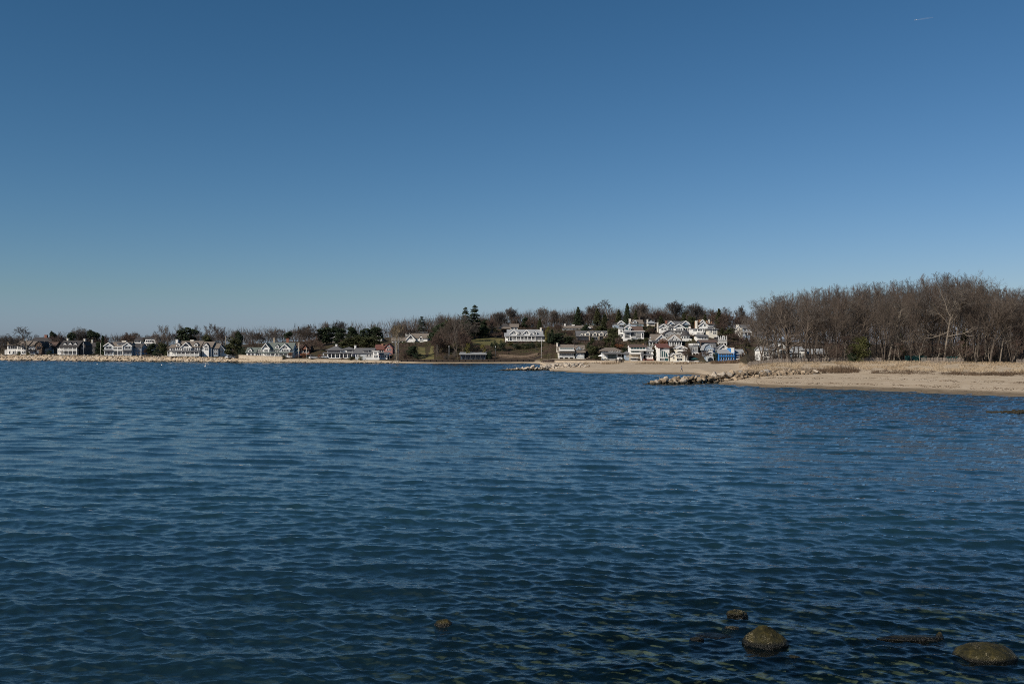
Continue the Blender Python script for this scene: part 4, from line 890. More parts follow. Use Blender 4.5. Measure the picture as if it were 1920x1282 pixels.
    h.GX(1375, 1397, 663.6, 654.6, 1.4, 8, R_PALE, BRIGHTB); h.B(1376.6, 1395, 663.4, d=1.4, dd=8)
    h.WS(1348.4, 1375.6, 6, 662.8, 665.6, 0, gap=.36); h.DK(1347, 1377, 667.3, 0, -.6, m=BRIGHTB); h.WS(1348.4, 1375.6, 6, 669.4, 674, 0, gap=.4)
    h.COLS_(1348, 1376, 7, 661.8, 675.6, -.25, w=.22, m=BRIGHTB)
    h = House('low white garage with a grey hip roof right of the bright blue house', 1381, 1404, 676.6, 410, WHITE, R_GREY, name='garage', cat='garage', short='the white garage', depth=7)
    h.B(1386, 1402, 668.6, d=.6, dd=6); h.HP(1385, 1403, 668.4, 664.4, .6, 6, R_GREY); h.W(1390, 1394, 670, 672, .6, 2, 1); h.W(1396, 1400, 670, 672, .6, 2, 1); h.B(1383, 1394.6, 672.4, d=-1.4, dd=2, m=TRIM); h.FL(1382.6, 1395, 672, d=-1.4, dd=2, m=TRIM)
    h = House('blue grey shingled house with a white chimney high on the right of the hill', 1380, 1411, 629, 496, PALEGREY, R_GREY, short='the lone upper right house', depth=9)
    h.B(1392, 1407, 615, m=BLUES); h.GX(1391, 1408, 615, 608.6, 0, 8, R_GREY); h.CH(1382.6, 1386.4, 608, 621, 1, 1.6, MASON); h.B(1382, 1391, 615, d=1.5, dd=6, m=WHITE); h.GY(1381, 1388.6, 616, 611, 1.2, 6, R_GREY, WHITE); h.B(1390, 1392, 614, d=-.3, dd=3, m=CREAM)
    h.W(1395, 1399, 616, 619.4); h.W(1401, 1405, 615.6, 619, 0, 2); h.DK(1393, 1408, 622, 0, -1.6); h.RL(1393.4, 1408, 619.8, 622, -1.5); h.COLS_(1394, 1407.4, 3, 622.6, 629, -1.3)
    h.W(1383.4, 1386.8, 617.6, 620.6, 1.5)
    # pale buildings seen between the trunks of the wood
    h = House('pale grey gabled house seen between the trunks beside the big oak', 1428, 1478, 679, 300, PALEGREY, R_PALE, short='the pale house behind the oak', depth=10)
    h.B(1429, 1450, 656, m=WHITE); h.GX(1428, 1451, 656, 649, 0, 8, R_PALE); h.WS(1431, 1448, 3, 660, 667); h.B(1451, 1474, 653, d=-1, dd=9); h.GY(1450, 1475, 653.4, 643, -1, 9, R_PALE, PALEGREY); h.WS(1454, 1472, 3, 657, 664, -1); h.WS(1431, 1448, 2, 671, 677)
    h = House('long house with pale roof, white wall and brick wing behind the wood', 1480, 1552, 678, 300, WHITE, R_PALE, short='the brick winged house', depth=10)
    h.B(1481, 1508, 661, m=BLUES); h.GX(1480, 1509, 661, 650, 0, 8, R_PALE); h.B(1501, 1512, 656, d=-.6, dd=6, m=TRIM); h.FL(1500.6, 1512.4, 655, d=-.6, dd=6, m=R_PALE); h.WS(1485, 1499, 3, 664, 671); h.B(1512, 1550, 663, d=.5, dd=8, m=BRICK); h.GX(1511, 1551, 663, 654, .5, 8, R_PALE); h.WS(1515, 1548, 5, 666, 672, .5)

left_shore_houses(); middle_houses(); hillside_houses()
PADS.extend(pads_new)
build_ground()

# ------------------------------------------------------------------ trees and shrubs
BARK = mat('grey_brown_bark', (0.075, 0.060, 0.048), 0.95, scale=3, col2=(0.15, 0.122, 0.10))
TWIG = mat('brown_twigs', (0.060, 0.047, 0.038), 0.95, scale=.4, col2=(0.105, 0.083, 0.068))
TWIG_RED = mat('russet_twigs', (0.075, 0.050, 0.040), 0.95, scale=.4, col2=(0.12, 0.08, 0.064))
TWIG_GREY = mat('grey_twigs', (0.080, 0.070, 0.062), 0.95, scale=.4, col2=(0.135, 0.118, 0.105))
GREYBARK = mat('light_grey_bark', (0.13, 0.11, 0.09), 0.95, scale=2, col2=(0.24, 0.205, 0.165))
PALEBARK = mat('pale_bark', (0.26, 0.22, 0.17), 0.9, scale=1.2, col2=(0.48, 0.42, 0.33))
TWIG_TAN = mat('tan_twigs', (0.20, 0.15, 0.085), 0.95, scale=.4, col2=(0.30, 0.23, 0.14))
NEEDLE = mat('dark_needles', (0.018, 0.032, 0.016), 0.8, scale=.5, col2=(0.045, 0.062, 0.028))
NEEDLE_B = mat('blue_green_needles', (0.022, 0.040, 0.028), 0.8, scale=.5, col2=(0.05, 0.072, 0.045))
OLIVE = mat('olive_evergreen_leaves', (0.030, 0.038, 0.014), 0.8, scale=.5, col2=(0.075, 0.078, 0.03))
CEDAR = mat('cedar_green_leaves', (0.045, 0.055, 0.016), 0.8, scale=.9, col2=(0.125, 0.12, 0.042))
YELLOW = mat('yellow_green_leaves', (0.085, 0.085, 0.022), 0.8, scale=.6, col2=(0.19, 0.16, 0.04))
RUSSET = mat('russet_leaves', (0.12, 0.05, 0.022), 0.85, scale=.6, col2=(0.24, 0.10, 0.045))

def rot_about(v, axis, ang):
    return Matrix.Rotation(ang, 3, axis) @ v

def bare_tree(seed, h=20.0, trunk=.3, spread=.55, n1=9, n2=6, n3=5, n4=4, limb=.5, up=.25, r0=.32, bark=None, twig=None, forks=1, tw=.026):
    """tapered trunk with limbs, and the fine twigs as its crown"""
    rg = random.Random(seed)
    wood, fine = MB(), MB()
    def grow(p, d, L, r, lev, nseg):
        pts = [(p.copy(), r)]
        cur, dd = p.copy(), d.copy()
        for i in range(nseg):
            j = .10 if lev == 0 else .26
            dd = (dd + Vector((rg.gauss(0, j), rg.gauss(0, j), rg.gauss(0, j) + (up if lev else .0) * .5))).normalized()
            nx = cur + dd * (L / nseg)
            rr = r * (1 - (i + 1) / nseg * (.62 if lev == 0 else .72))
            (wood if lev <= 2 else fine).tube(cur, nx, pts[-1][1], max(rr, tw * .55), 6 if lev == 0 else (4 if lev < 2 else 3), cap=False)
            cur = nx; pts.append((cur.copy(), max(rr, tw * .55)))
        return pts, dd
    def at(pts, t):
        k = t * (len(pts) - 1); i = min(int(k), len(pts) - 2); f = k - i
        return pts[i][0].lerp(pts[i+1][0], f), pts[i][1] * (1 - f) + pts[i+1][1] * f, (pts[i+1][0] - pts[i][0]).normalized()
    def rec(p, d, L, r, lev):
        nseg = (6, 4, 3, 2, 1)[lev]
        pts, dd = grow(p, d, L, r, lev, nseg)
        if lev == 4: return
        n = (n1, n2, n3, n4)[lev]
        for i in range(n):
            t = (trunk + (1 - trunk) * ((i + rg.random()) / n)) if lev == 0 else (.25 + .75 * (i + rg.random()) / n)
            q, rr, dl = at(pts, min(.995, t))
            ax = dl.orthogonal().normalized(); ax = rot_about(ax, dl, rg.uniform(0, 6.283))
            ang = rg.uniform(.45, .95) if lev else rg.uniform(.6, 1.15) * (1.15 - .5 * t) * (spread / .55)
            nd = rot_about(dl, ax, ang)
            if lev == 0:
                ln = h * limb * (1.15 - .62 * (t - trunk) / (1 - trunk)) * rg.uniform(.75, 1.1)
            else:
                ln = L * (.62, .58, .55, .55)[lev] * rg.uniform(.7, 1.15) * (1.1 - .4 * t)
            rec(q, nd, ln, max(tw * .55, min(rr * .72, r * (.62, .5, .5, .5)[lev])), lev + 1)
    for f in range(forks):
        d = Vector((0, 0, 1)) if forks == 1 else Vector((math.cos(f * 6.283 / forks + .4) * .22, math.sin(f * 6.283 / forks + .4) * .22, 1)).normalized()
        rec(Vector((0, 0, -.4)), d, h * (.76 if forks == 1 else .7), r0 / (1 if forks == 1 else 1.35), 0)
    return wood, fine

def leaf_quad(mb, c, size, rg, droop=0.0):
    a = Vector((rg.gauss(0, 1), rg.gauss(0, 1), rg.gauss(0, .6) - droop)).normalized()
    b = a.cross(Vector((rg.gauss(0, 1), rg.gauss(0, 1), rg.gauss(0, 1)))).normalized()
    s1, s2 = size * rg.uniform(.6, 1.2), size * rg.uniform(.3, .6)
    mb.add([c - a * s1, c - b * s2, c + a * s1, c + b * s2], [(0, 1, 2, 3)])

def conifer(seed, h=16.0, rad=4.0, whorls=22, base=.08, layered=False, bare=.0, gap=.0):
    rg = random.Random(seed)
    wood, fol = MB(), MB()
    wood.tube((0, 0, -.4), (0, 0, h * .55), h * .017, h * .011, 7, False); wood.tube((0, 0, h * .55), (rg.uniform(-.2, .2), 0, h * .98), h * .011, .03, 6, False)
    for i in range(whorls):
        t = base + (1 - base) * (i + rg.random() * .6) / whorls
        z = h * t
        prof = (1 - t) ** (.8 if not layered else .55) * (1 if not layered else (.55 + .6 * rg.random())) + .05
        R0 = rad * prof * min(1, .4 + (t - base) * 6)
        nb = 7 if not layered else 5
        a0 = rg.uniform(0, 6.28)
        for k in range(nb):
            if rg.random() < gap: continue
            a = a0 + k * 6.283 / nb + rg.gauss(0, .2)
            L = R0 * rg.uniform(.7, 1.15)
            tip = Vector((math.cos(a) * L, math.sin(a) * L, z + (L * .12 if layered else -L * .22)))
            o = Vector((0, 0, z))
            wood.tube(o, tip, .06 + .012 * L, .02, 3, False)
            nq = int(8 + L * 7)
            for q in range(nq):
                f = rg.uniform(.18 if not layered else .4, 1.03)
                wd = .16 * L * (1.15 - f) + .18
                c = o.lerp(tip, f) + Vector((rg.gauss(0, wd), rg.gauss(0, wd), rg.gauss(0, .10 if layered else .16)))
                leaf_quad(fol, c, .42 if not layered else .52, rg, .2)
    for q in range(14): leaf_quad(fol, Vector((rg.gauss(0, .12), rg.gauss(0, .12), h * rg.uniform(.95, 1.0))), .25, rg)
    return wood, fol

def round_evergreen(seed, h=10.0, rad=4.0, blobs=16, per=170, low=.12, q=.30):
    rg = random.Random(seed)
    wood, fol = MB(), MB()
    wood.tube((0, 0, -.4), (rg.uniform(-.3, .3), 0, h * .6), h * .025, h * .012, 6, False)
    for i in range(blobs):
        t = rg.uniform(low, .95); a = rg.uniform(0, 6.283)
        rr = rad * math.sqrt(max(.05, 1 - ((t - .42) / .62) ** 2)) * rg.uniform(.3, .78)
        c = Vector((math.cos(a) * rr, math.sin(a) * rr, h * t)); br = rad * rg.uniform(.26, .46)
        wood.tube((0, 0, h * t * .7), c, .08, .03, 3, False)
        for k in range(per):
            v = Vector((rg.gauss(0, 1), rg.gauss(0, 1), rg.gauss(0, 1))).normalized() * (br * rg.uniform(.55, 1.08))
            v.z *= .75
            if c.z + v.z < .05: continue
            leaf_quad(fol, c + v, q, rg)
    return wood, fol

def twig_shrub(seed, h=2.6, w=1.8, n=34, n2=9):
    rg = random.Random(seed)
    mb, fol = MB(), MB()
    for i in range(n):
        a = rg.uniform(0, 6.283); s = rg.uniform(.1, 1)
        p = Vector((math.cos(a) * .3 * w * s, math.sin(a) * .3 * w * s, -.15)); t = Vector((math.cos(a) * w * s, math.sin(a) * w * s, h * rg.uniform(.6, 1) * (1 - .35 * s * s)))
        mb.tube(p, t, .035, .012, 3, False)
        for k in range(n2):
            f = rg.uniform(.3, 1); q = p.lerp(t, f)
            e = q + Vector((rg.gauss(0, .3), rg.gauss(0, .3), abs(rg.gauss(.2, .28)))) * (h / 2.6)
            fol.tube(q, e, .018, .008, 3, False)
    return mb, fol

PROTO = {}
def proto(key, kind, label, cat, wood, fine, bark, leaf, crown='crown', trunk='trunk'):
    r = empty(kind, (0, 0, 0)); r['label'] = label; r['category'] = cat
    wood.build(trunk, bark, r, normals=False)
    fine.build(crown, leaf, r, normals=False)
    zs = [v[2] for v in fine.v]; xs = [v[0] for v in fine.v]
    PROTO[key] = [r, max(zs), max(xs) - min(xs), False]

def protos():
    A = lambda k, s, bark=BARK, twig=TWIG, kind='bare_tree', **kw: proto(k, kind, 'bare tree', 'tree', *bare_tree(s, **kw), bark, twig)
    A('forest1', 11, h=22, trunk=.34, spread=.62, n1=12, n2=7, n3=6, n4=5, limb=.36, up=.38, r0=.27, tw=.022)
    A('forest2', 12, h=22, trunk=.38, spread=.66, n1=12, n2=7, n3=6, n4=5, limb=.35, up=.32, r0=.24, twig=TWIG_GREY, tw=.022)
    A('forest3', 13, h=22, trunk=.28, spread=.7, n1=13, n2=7, n3=6, n4=5, limb=.40, up=.26, r0=.30, tw=.022)
    A('forest4', 14, h=22, trunk=.30, spread=.58, n1=10, n2=7, n3=6, n4=5, limb=.38, up=.4, r0=.21, forks=2, tw=.022)
    A('forest5', 15, h=22, trunk=.24, spread=.68, n1=13, n2=7, n3=6, n4=4, limb=.36, up=.3, r0=.26, twig=TWIG_RED, tw=.022)
    A('forest6', 16, h=22, trunk=.36, spread=.6, n1=9, n2=7, n3=6, n4=5, limb=.44, up=.34, r0=.22, forks=3, tw=.022)
    A('forest7', 17, h=22, trunk=.42, spread=.75, n1=12, n2=8, n3=6, n4=5, limb=.42, up=.2, r0=.33, bark=GREYBARK, twig=TWIG_GREY, tw=.022)
    A('oak', 21, h=19, trunk=.16, spread=.72, n1=12, n2=8, n3=6, n4=5, limb=.56, up=.22, r0=.62)
    A('round1', 31, h=13, trunk=.22, spread=.66, n1=10, n2=7, n3=6, n4=4, limb=.46, up=.25, r0=.30, twig=TWIG_GREY, tw=.044)
    A('round2', 32, h=13, trunk=.18, spread=.58, n1=10, n2=7, n3=6, n4=4, limb=.46, up=.35, r0=.26, twig=TWIG, tw=.044, forks=2)
    A('vase', 33, h=14, trunk=.26, spread=.40, n1=9, n2=7, n3=6, n4=4, limb=.52, up=.45, r0=.26, twig=TWIG_GREY, tw=.044, forks=3)
    A('thin', 34, h=13, trunk=.25, spread=.5, n1=9, n2=6, n3=5, n4=3, limb=.42, up=.35, r0=.20, twig=TWIG_GREY, tw=.038)
    A('mass', 35, h=12, trunk=.10, spread=.6, n1=12, n2=8, n3=6, n4=4, limb=.42, up=.3, r0=.22, twig=TWIG_RED, tw=.044)
    A('crab', 36, h=9, trunk=.22, spread=.72, n1=11, n2=7, n3=6, n4=4, limb=.44, up=.22, r0=.15, bark=GREYBARK, twig=TWIG_RED, tw=.026)
    A('syc', 41, h=15, trunk=.40, spread=.55, n1=9, n2=7, n3=6, n4=4, limb=.42, up=.3, r0=.34, bark=PALEBARK, twig=TWIG_TAN, tw=.03, forks=2)
    E = lambda k, kind, w, leaf, lab='evergreen tree': proto(k, kind, lab, 'tree', *w, BARK, leaf)
    E('spruce', 'spruce_tree', conifer(51, 16, 4.2, 26), NEEDLE)
    E('cone', 'conifer_tree', conifer(52, 14, 3.2, 24, gap=.1), OLIVE)
    E('pine1', 'pine_tree', conifer(53, 20, 4.6, 22, .14, True, gap=.05), NEEDLE)
    E('pine2', 'pine_tree', conifer(54, 18, 5.2, 15, .26, True, gap=.08), NEEDLE_B)
    E('dome1', 'evergreen_tree', round_evergreen(55, 11, 4.4, 24, 170, .12, .42), NEEDLE)
    E('dome2', 'evergreen_tree', round_evergreen(56, 10, 4.4, 22, 170, .15, .42), OLIVE)
    E('pinetop', 'pine_tree', round_evergreen(57, 13, 4.6, 15, 170, .5, .42), NEEDLE)
    E('cedar', 'cedar_bush', round_evergreen(58, 6.5, 3.4, 30, 260, .05, .16), CEDAR)
    S = lambda k, kind, w, bark, leaf, crown='foliage', trunk='stem': proto(k, kind, 'shrub', 'shrub', *w, bark, leaf, crown, trunk)
    S('brush1', 'bare_shrub', twig_shrub(61), TWIG, TWIG, 'twigs')
    S('brush2', 'bare_shrub', twig_shrub(62, 3.2, 2.0, 40, 9), TWIG, TWIG_RED, 'twigs')
    S('brush3', 'bare_shrub', twig_shrub(63, 3.0, 2.2, 40, 9), TWIG_GREY, TWIG_GREY, 'twigs')
    S('green1', 'evergreen_shrub', round_evergreen(64, 3.2, 2.2, 14, 110, .1, .17), BARK, NEEDLE)
    S('green2', 'evergreen_shrub', round_evergreen(65, 2.8, 2.3, 14, 110, .1, .17), BARK, OLIVE)
    S('yellow', 'yellow_shrub', round_evergreen(66, 4.2, 2.0, 14, 120, .1, .18), BARK, YELLOW)
    S('russet', 'russet_shrub', round_evergreen(67, 3.0, 2.4, 12, 80, .15, .17), BARK, RUSSET)
    S('upright', 'upright_evergreen', conifer(68, 6, 1.3, 16, .04), BARK, NEEDLE)
    bpy.context.view_layer.update()
protos()

PLANTED = []
def plant(key, px, D, ytop, wpx=None, label=None, group=None, z=None, rz=None, hpx=None):
    """a copy of a prototype standing on the ground at this bearing and distance, its top at ytop in the photo"""
    p = PROTO[key]
    root = p[0]
    o = root if not p[3] else copy_tree(root)
    p[3] = True
    g = gz(px, D) if z is None else z
    top = EYE + (HY - ytop) / F * D if hpx is None else g + hpx / F * D
    sz = max(.15, (top - g) / p[1])
    sx = sz if wpx is None else (wpx / F * D) / p[2]
    o.location = ((px - CX) / F * D, D, g)
    o.scale = (sx, sx, sz)
    o.rotation_euler = (0, 0, R.uniform(0, 6.283) if rz is None else rz)
    if len((label or '').split()) > 16: print('LONG', label)
    o['label'] = label or 'tree'
    if group: o['group'] = group
    PLANTED.append(o)
    return o

def nearest_house(px, D):
    return min(HOUSES, key=lambda h: abs(h[0] - px) + abs(h[1] - D) * .25)

# --- named trees and shrubs, from left to right
T = lambda *a, **k: plant(*a, **k)
T('round1', 50, 567, 611, 54, 'broad bare tree with a spreading crown rising in front of the leftmost white house')
T('round2', 20, 640, 630, 50, 'low bare tree behind the left end of the leftmost white house')
T('mass', 103, 590, 621, 44, 'dense russet brown bare tree between the leftmost house and the white porch house')
T('pinetop', 99, 612, 620, 14, 'slim dark pine top poking out of the russet brown tree')
T('dome1', 134, 590, 622, 20, 'dark round pine behind the ridge of the white porch house')
T('vase', 151, 600, 611, 44, 'pale fan shaped bare tree behind the white porch house')
T('pinetop', 174, 586, 618, 26, 'dark umbrella topped pine right of the fan shaped bare tree')
T('mass', 168, 578, 633, 26, 'low brown tree in front of the dark shaded house')
T('upright', 193, 536, 628, 12, 'slim pointed dark spruce left of the twin gabled grey house')
T('dome1', 186, 540, 640, 16, 'dark rounded evergreen beside the slim pointed spruce')
T('mass', 251, 600, 623, 44, 'wide brown bare tree behind the ridge of the twin gabled grey house')
T('round1', 300, 552, 608, 40, 'tall bare tree with open crown right of the flat roofed white house')
T('thin', 312, 548, 612, 26, 'second open bare tree just left of the long white house')
T('dome1', 283, 525, 643, 26, 'dark evergreen hedge clump under the flat roofed white house')
T('dome2', 303, 520, 640, 24, 'olive evergreen left of the porch of the long white house')
T('mass', 273, 524, 652, 16, 'low russet bush at the foot of the flat roofed white house')
T('green1', 294, 512, 655, 20, 'dark low evergreen shrub on the seawall left of the long white house')
T('green2', 312, 511, 656, 14, 'olive evergreen shrub against the porch of the long white house')
T('dome1', 350, 560, 613, 46, 'big dark evergreen behind the central gable of the long white house')
T('thin', 338, 575, 606, 34, 'thin bare tree left behind the big dark evergreen')
T('dome2', 388, 548, 625, 22, 'olive evergreen behind the right wing of the long white house')
T('round2', 399, 556, 604, 46, 'tall twin stemmed bare tree behind the right wing of the long white house')
T('thin', 366, 575, 608, 30, 'thin bare tree right behind the big dark evergreen')
T('dome2', 437, 495, 630, 34, 'large bushy olive green evergreen on the boulder seawall')
T('pinetop', 448, 500, 620, 16, 'dark pine rising over the bushy olive evergreen')
T('green1', 455, 490, 650, 18, 'dark shrub at the right foot of the bushy olive evergreen')
T('round2', 486, 560, 622, 38, 'bare brown tree behind the left cottage wing of the green roofed house')
T('mass', 478, 515, 636, 34, 'russet bare tree behind the left gable of the green roofed house')
T('thin', 508, 580, 624, 30, 'bare tree between the two chimneys of the green roofed house')
T('pinetop', 541, 560, 621, 18, 'dark pine top right of the brick chimney of the green roofed house')
T('round2', 577, 540, 606, 46, 'tall dark bare tree above the red brown house')
T('mass', 575, 515, 628, 50, 'dense brown bare tree in front of the tall one above the red brown house')
T('dome1', 612, 545, 613, 46, 'wide dark evergreen left on the slope behind the verandah house')
T('pinetop', 632, 552, 612, 34, 'flat topped pine behind the verandah house')
T('vase', 612, 580, 600, 20, 'small fan shaped bare tree above the wide dark evergreen')
T('vase', 636, 575, 598, 28, 'taller fan shaped bare tree above the flat topped pine')
T('mass', 600, 508, 640, 30, 'russet tree beside the parked white cars')
T('mass', 646, 515, 632, 30, 'russet tree behind the white chimney of the verandah house')
T('dome1', 663, 535, 612, 32, 'dark round evergreen above the white chimney')
T('dome1', 686, 530, 615, 32, 'second dark round evergreen above the white tower house')
T('dome1', 706, 540, 612, 28, 'third dark round evergreen near the white gable on the slope')
T('dome2', 672, 505, 628, 46, 'olive evergreen bank behind the roof of the white tower house')
T('dome2', 696, 500, 629, 44, 'olive evergreen bank just left of the pink house')
T('round1', 699, 575, 607, 24, 'bare tree above the three dark round evergreens')
T('syc', 744, 452, 603, 46, 'pale barked sycamore with a tan crown beside the pink house')
T('thin', 730, 540, 616, 26, 'thin bare tree behind the pale sycamore')
T('brush2', 760, 458, 655, 26, 'russet shrub below the pale sycamore')
T('dome1', 771, 462, 648, 26, 'dark evergreen mound right of the pale sycamore')
T('green1', 782, 455, 660, 22, 'dark shrub at the left edge of the lower lawn')
T('pine2', 791, 562, 593, 24, 'lone dome topped pine standing above the small white house')
T('thin', 812, 560, 600, 26, 'thin bare tree right of the lone dome topped pine')
T('vase', 826, 500, 584, 22, 'tall thin bare tree at the left of the brown wood on the slope')
T('dome2', 838, 515, 596, 30, 'olive topped evergreen inside the brown wood on the slope')
T('round2', 842, 470, 592, 46, 'big brown bare tree in the middle of the brown wood on the slope')
T('mass', 822, 462, 622, 46, 'dense russet bare tree at the left foot of the brown wood')
T('mass', 852, 458, 610, 44, 'dense russet bare tree in front of the two tall pines')
T('thin', 858, 452, 590, 30, 'slender bare tree with a pale stem right of the big brown one')
T('round1', 866, 490, 588, 40, 'grey brown bare tree just left of the tall pines')
T('thin', 818, 446, 645, 14, 'pale trunked bare tree near the dark boathouse')
T('pine1', 873, 500, 575, 26, 'tall dark pine, left of the pair on the skyline')
T('pine1', 890, 505, 571, 30, 'tallest dark pine with spreading tiers, right of the pair on the skyline')
T('dome1', 884, 512, 612, 22, 'dark evergreen at the foot of the tall pine pair')
T('dome1', 908, 522, 598, 24, 'dark round evergreen right of the tall pine pair')
T('dome2', 924, 530, 608, 20, 'olive evergreen left of the hilltop gazebo')
T('dome1', 905, 508, 614, 30, 'dark evergreen above the upper lawn')
T('mass', 928, 506, 622, 26, 'brown shrubby tree at the top of the upper lawn')
T('vase', 937, 548, 582, 26, 'fan shaped bare tree behind the hilltop gazebo')
T('vase', 959, 548, 573, 32, 'larger fan shaped bare tree on the skyline above the white mansion')
T('crab', 968, 540, 592, 24, 'pinkish bare tree behind the left gable of the white mansion')
T('dome1', 984, 545, 594, 14, 'small dark evergreen behind the middle of the white mansion')
T('mass', 996, 540, 598, 24, 'russet tree behind the right gable of the white mansion')
T('vase', 1017, 545, 572, 24, 'fan shaped bare tree behind the right end of the white mansion')
T('cone', 1012, 535, 596, 16, 'brown green conifer behind the chimney of the white mansion')
T('vase', 1040, 548, 578, 22, 'fan shaped bare tree left of the big dark spruce')
T('thin', 1058, 550, 585, 18, 'thin bare tree just left of the big dark spruce')
T('spruce', 1084, 540, 575, 26, 'big dark cone shaped spruce on the skyline behind the five dormer house')
T('yellow', 1027, 482, 612, 14, 'yellow olive upright shrub right of the white mansion', None)
T('upright', 1035, 482, 617, 12, 'dark upright evergreen beside the yellow olive shrub')
T('upright', 1030, 476, 624, 14, 'dark upright evergreen close against the white mansion')
T('dome1', 1048, 480, 624, 24, 'dark evergreen mound between the white mansion and the five dormer house')
T('mass', 1048, 512, 606, 34, 'russet bare tree between the white mansion and the five dormer house')
T('mass', 1070, 488, 618, 22, 'grey brown bare tree at the left end of the five dormer house')
T('cone', 1120, 540, 578, 24, 'olive brown conifer behind the five dormer house')
T('cone', 1134, 538, 588, 22, 'second olive brown conifer behind the five dormer house')
T('round2', 1107, 545, 572, 30, 'bare tree right of the big dark spruce')
T('round1', 1141, 545, 560, 40, 'tall bare tree on the skyline left of the dark hilltop pine')
T('spruce', 1176, 538, 568, 22, 'dark hilltop pine behind the arched dormer house')
T('cone', 1160, 540, 580, 22, 'dark olive conifer left of the dark hilltop pine')
T('vase', 1201, 545, 564, 40, 'fan shaped bare tree right of the dark hilltop pine')
T('cone', 1192, 530, 580, 16, 'small conifer behind the chimney of the arched dormer house')
T('mass', 1226, 540, 582, 44, 'low brown tree behind the slim cream house')
T('vase', 1267, 540, 561, 44, 'large fan shaped bare tree behind the four gabled house')
T('vase', 1304, 540, 565, 38, 'second large fan shaped bare tree behind the orange chimneyed house')
T('mass', 1244, 538, 583, 44, 'brown tree left behind the four gabled house')
T('cone', 1282, 535, 586, 16, 'dark conifer between the two large fan shaped trees')
T('cone', 1322, 530, 589, 18, 'dark conifer right behind the orange chimneys')
T('cone', 1348, 530, 578, 24, 'tall grey green conifer above the cream bay windowed house')
T('thin', 1335, 545, 578, 28, 'thin bare tree left of the tall grey green conifer')
T('mass', 1378, 528, 584, 56, 'wide russet tree left of the lone upper right house')
T('mass', 1408, 510, 588, 44, 'wide russet tree right of the lone upper right house')
T('round1', 1365, 545, 574, 36, 'bare tree on the skyline above the wide russet tree')
T('round2', 1392, 540, 570, 40, 'bare tree on the skyline above the lone upper right house')
T('mass', 1348, 500, 600, 34, 'brown tree right of the cream bay windowed house')
T('mass', 1366, 470, 622, 34, 'brown brush tree left of the lone upper right house')
T('mass', 1376, 452, 640, 40, 'brown brush tree behind the side wing of the bright blue house')
T('mass', 1396, 448, 632, 40, 'brown brush tree above the white garage')
T('cone', 1354, 505, 612, 10, 'slim conifer by the lattice balcony house', None)
T('dome2', 652, 505, 632, 36, 'olive evergreen bank over the left roof of the verandah house')
T('dome1', 640, 525, 622, 34, 'dark evergreen below the flat topped pine')
T('dome1', 1110, 452, 640, 24, 'dark evergreen between the cream beach house and the five dormer house')
T('cone', 1118, 448, 646, 16, 'dark pointed evergreen left of the blue glass house')
T('dome1', 1040, 472, 628, 30, 'broad dark evergreen below the two upright evergreens')
T('dome1', 1066, 472, 631, 28, 'broad dark evergreen above the roof of the cream beach house')
T('dome2', 1150, 480, 612, 26, 'olive evergreen right of the five dormer house')
T('dome2', 1158, 470, 626, 20, 'olive evergreen left of the red brown roofed white house')
T('dome1', 1172, 440, 652, 14, 'dark evergreen between the blue glass house and the glazed deck house')
T('dome1', 1214, 474, 622, 18, 'dark evergreen below the slim cream house')
T('dome1', 1096, 500, 608, 22, 'dark evergreen over the left roof of the five dormer house')
T('dome2', 1126, 502, 610, 26, 'olive evergreen over the right roof of the five dormer house')
T('mass', 1352, 540, 580, 44, 'brown bare tree behind the tall grey green conifer')
T('mass', 1330, 536, 586, 40, 'brown bare tree behind the terracotta chimneys')
T('round2', 1120, 552, 566, 42, 'bare tree on the skyline behind the olive brown conifers')
T('mass', 1096, 545, 582, 40, 'brown bare tree right behind the big dark spruce')
# shrubs of note
T('yellow', 877, 455, 642, 14, 'yellow green bush above the left end of the dark boathouse')
T('yellow', 906, 455, 645, 16, 'yellow green bush above the right end of the dark boathouse')
T('green1', 917, 452, 657, 14, 'dark bush at the right end of the dark boathouse')
T('brush2', 893, 457, 650, 26, 'russet brush behind the roof of the dark boathouse')
T('green1', 927, 466, 637, 16, 'clipped dark hedge, left piece below the upper lawn')
T('green1', 941, 466, 637, 18, 'clipped dark hedge, right piece below the upper lawn')
T('yellow', 957, 476, 641, 14, 'yellow olive bush at the left foot of the white mansion')
for i, (px, w, lab) in enumerate(((968, 18, 'under the left gable of'), (982, 18, 'under the middle of'), (997, 20, 'under the right gable of'), (1012, 16, 'under the bay end of'))):
    T(('green1', 'green2')[i % 2], px, 470, 642 + i % 2, w, 'dark evergreen bush ' + lab + ' the white mansion')
T('russet', 1160, 446, 644, 24, 'orange russet bush below the red brown roofed white house')
T('green2', 1118, 430, 664, 20, 'olive bush at the left foot of the blue glass house')
T('green1', 1110, 432, 668, 12, 'dark bush between the cream beach house and the blue glass house')
T('green1', 1185, 462, 634, 18, 'dark bush under the left windows of the red brown roofed white house')
T('green1', 1200, 462, 634, 18, 'dark bush under the right windows of the red brown roofed white house')
T('green2', 1213, 460, 632, 14, 'olive bush left of the dark porched house')
T('russet', 1243, 440, 634, 22, 'deep russet bush over the red roof of the curved glass house')
T('brush2', 1290, 440, 640, 22, 'dark russet brush right of the bracketed white gable')
T('brush2', 1262, 428, 650, 16, 'brown brush behind the gable topped beach house')
T('mass', 1290, 412, 650, 20, 'dark brown bare tree right of the gable topped beach house')
T('mass', 1316, 412, 654, 24, 'spreading russet bare tree left of the arched door house')
T('green1', 1228, 428, 652, 10, 'dark bush between the tall grey house and the curved glass house')
T('green1', 1342, 414, 655, 10, 'dark bush between the arched door house and the bright blue house')

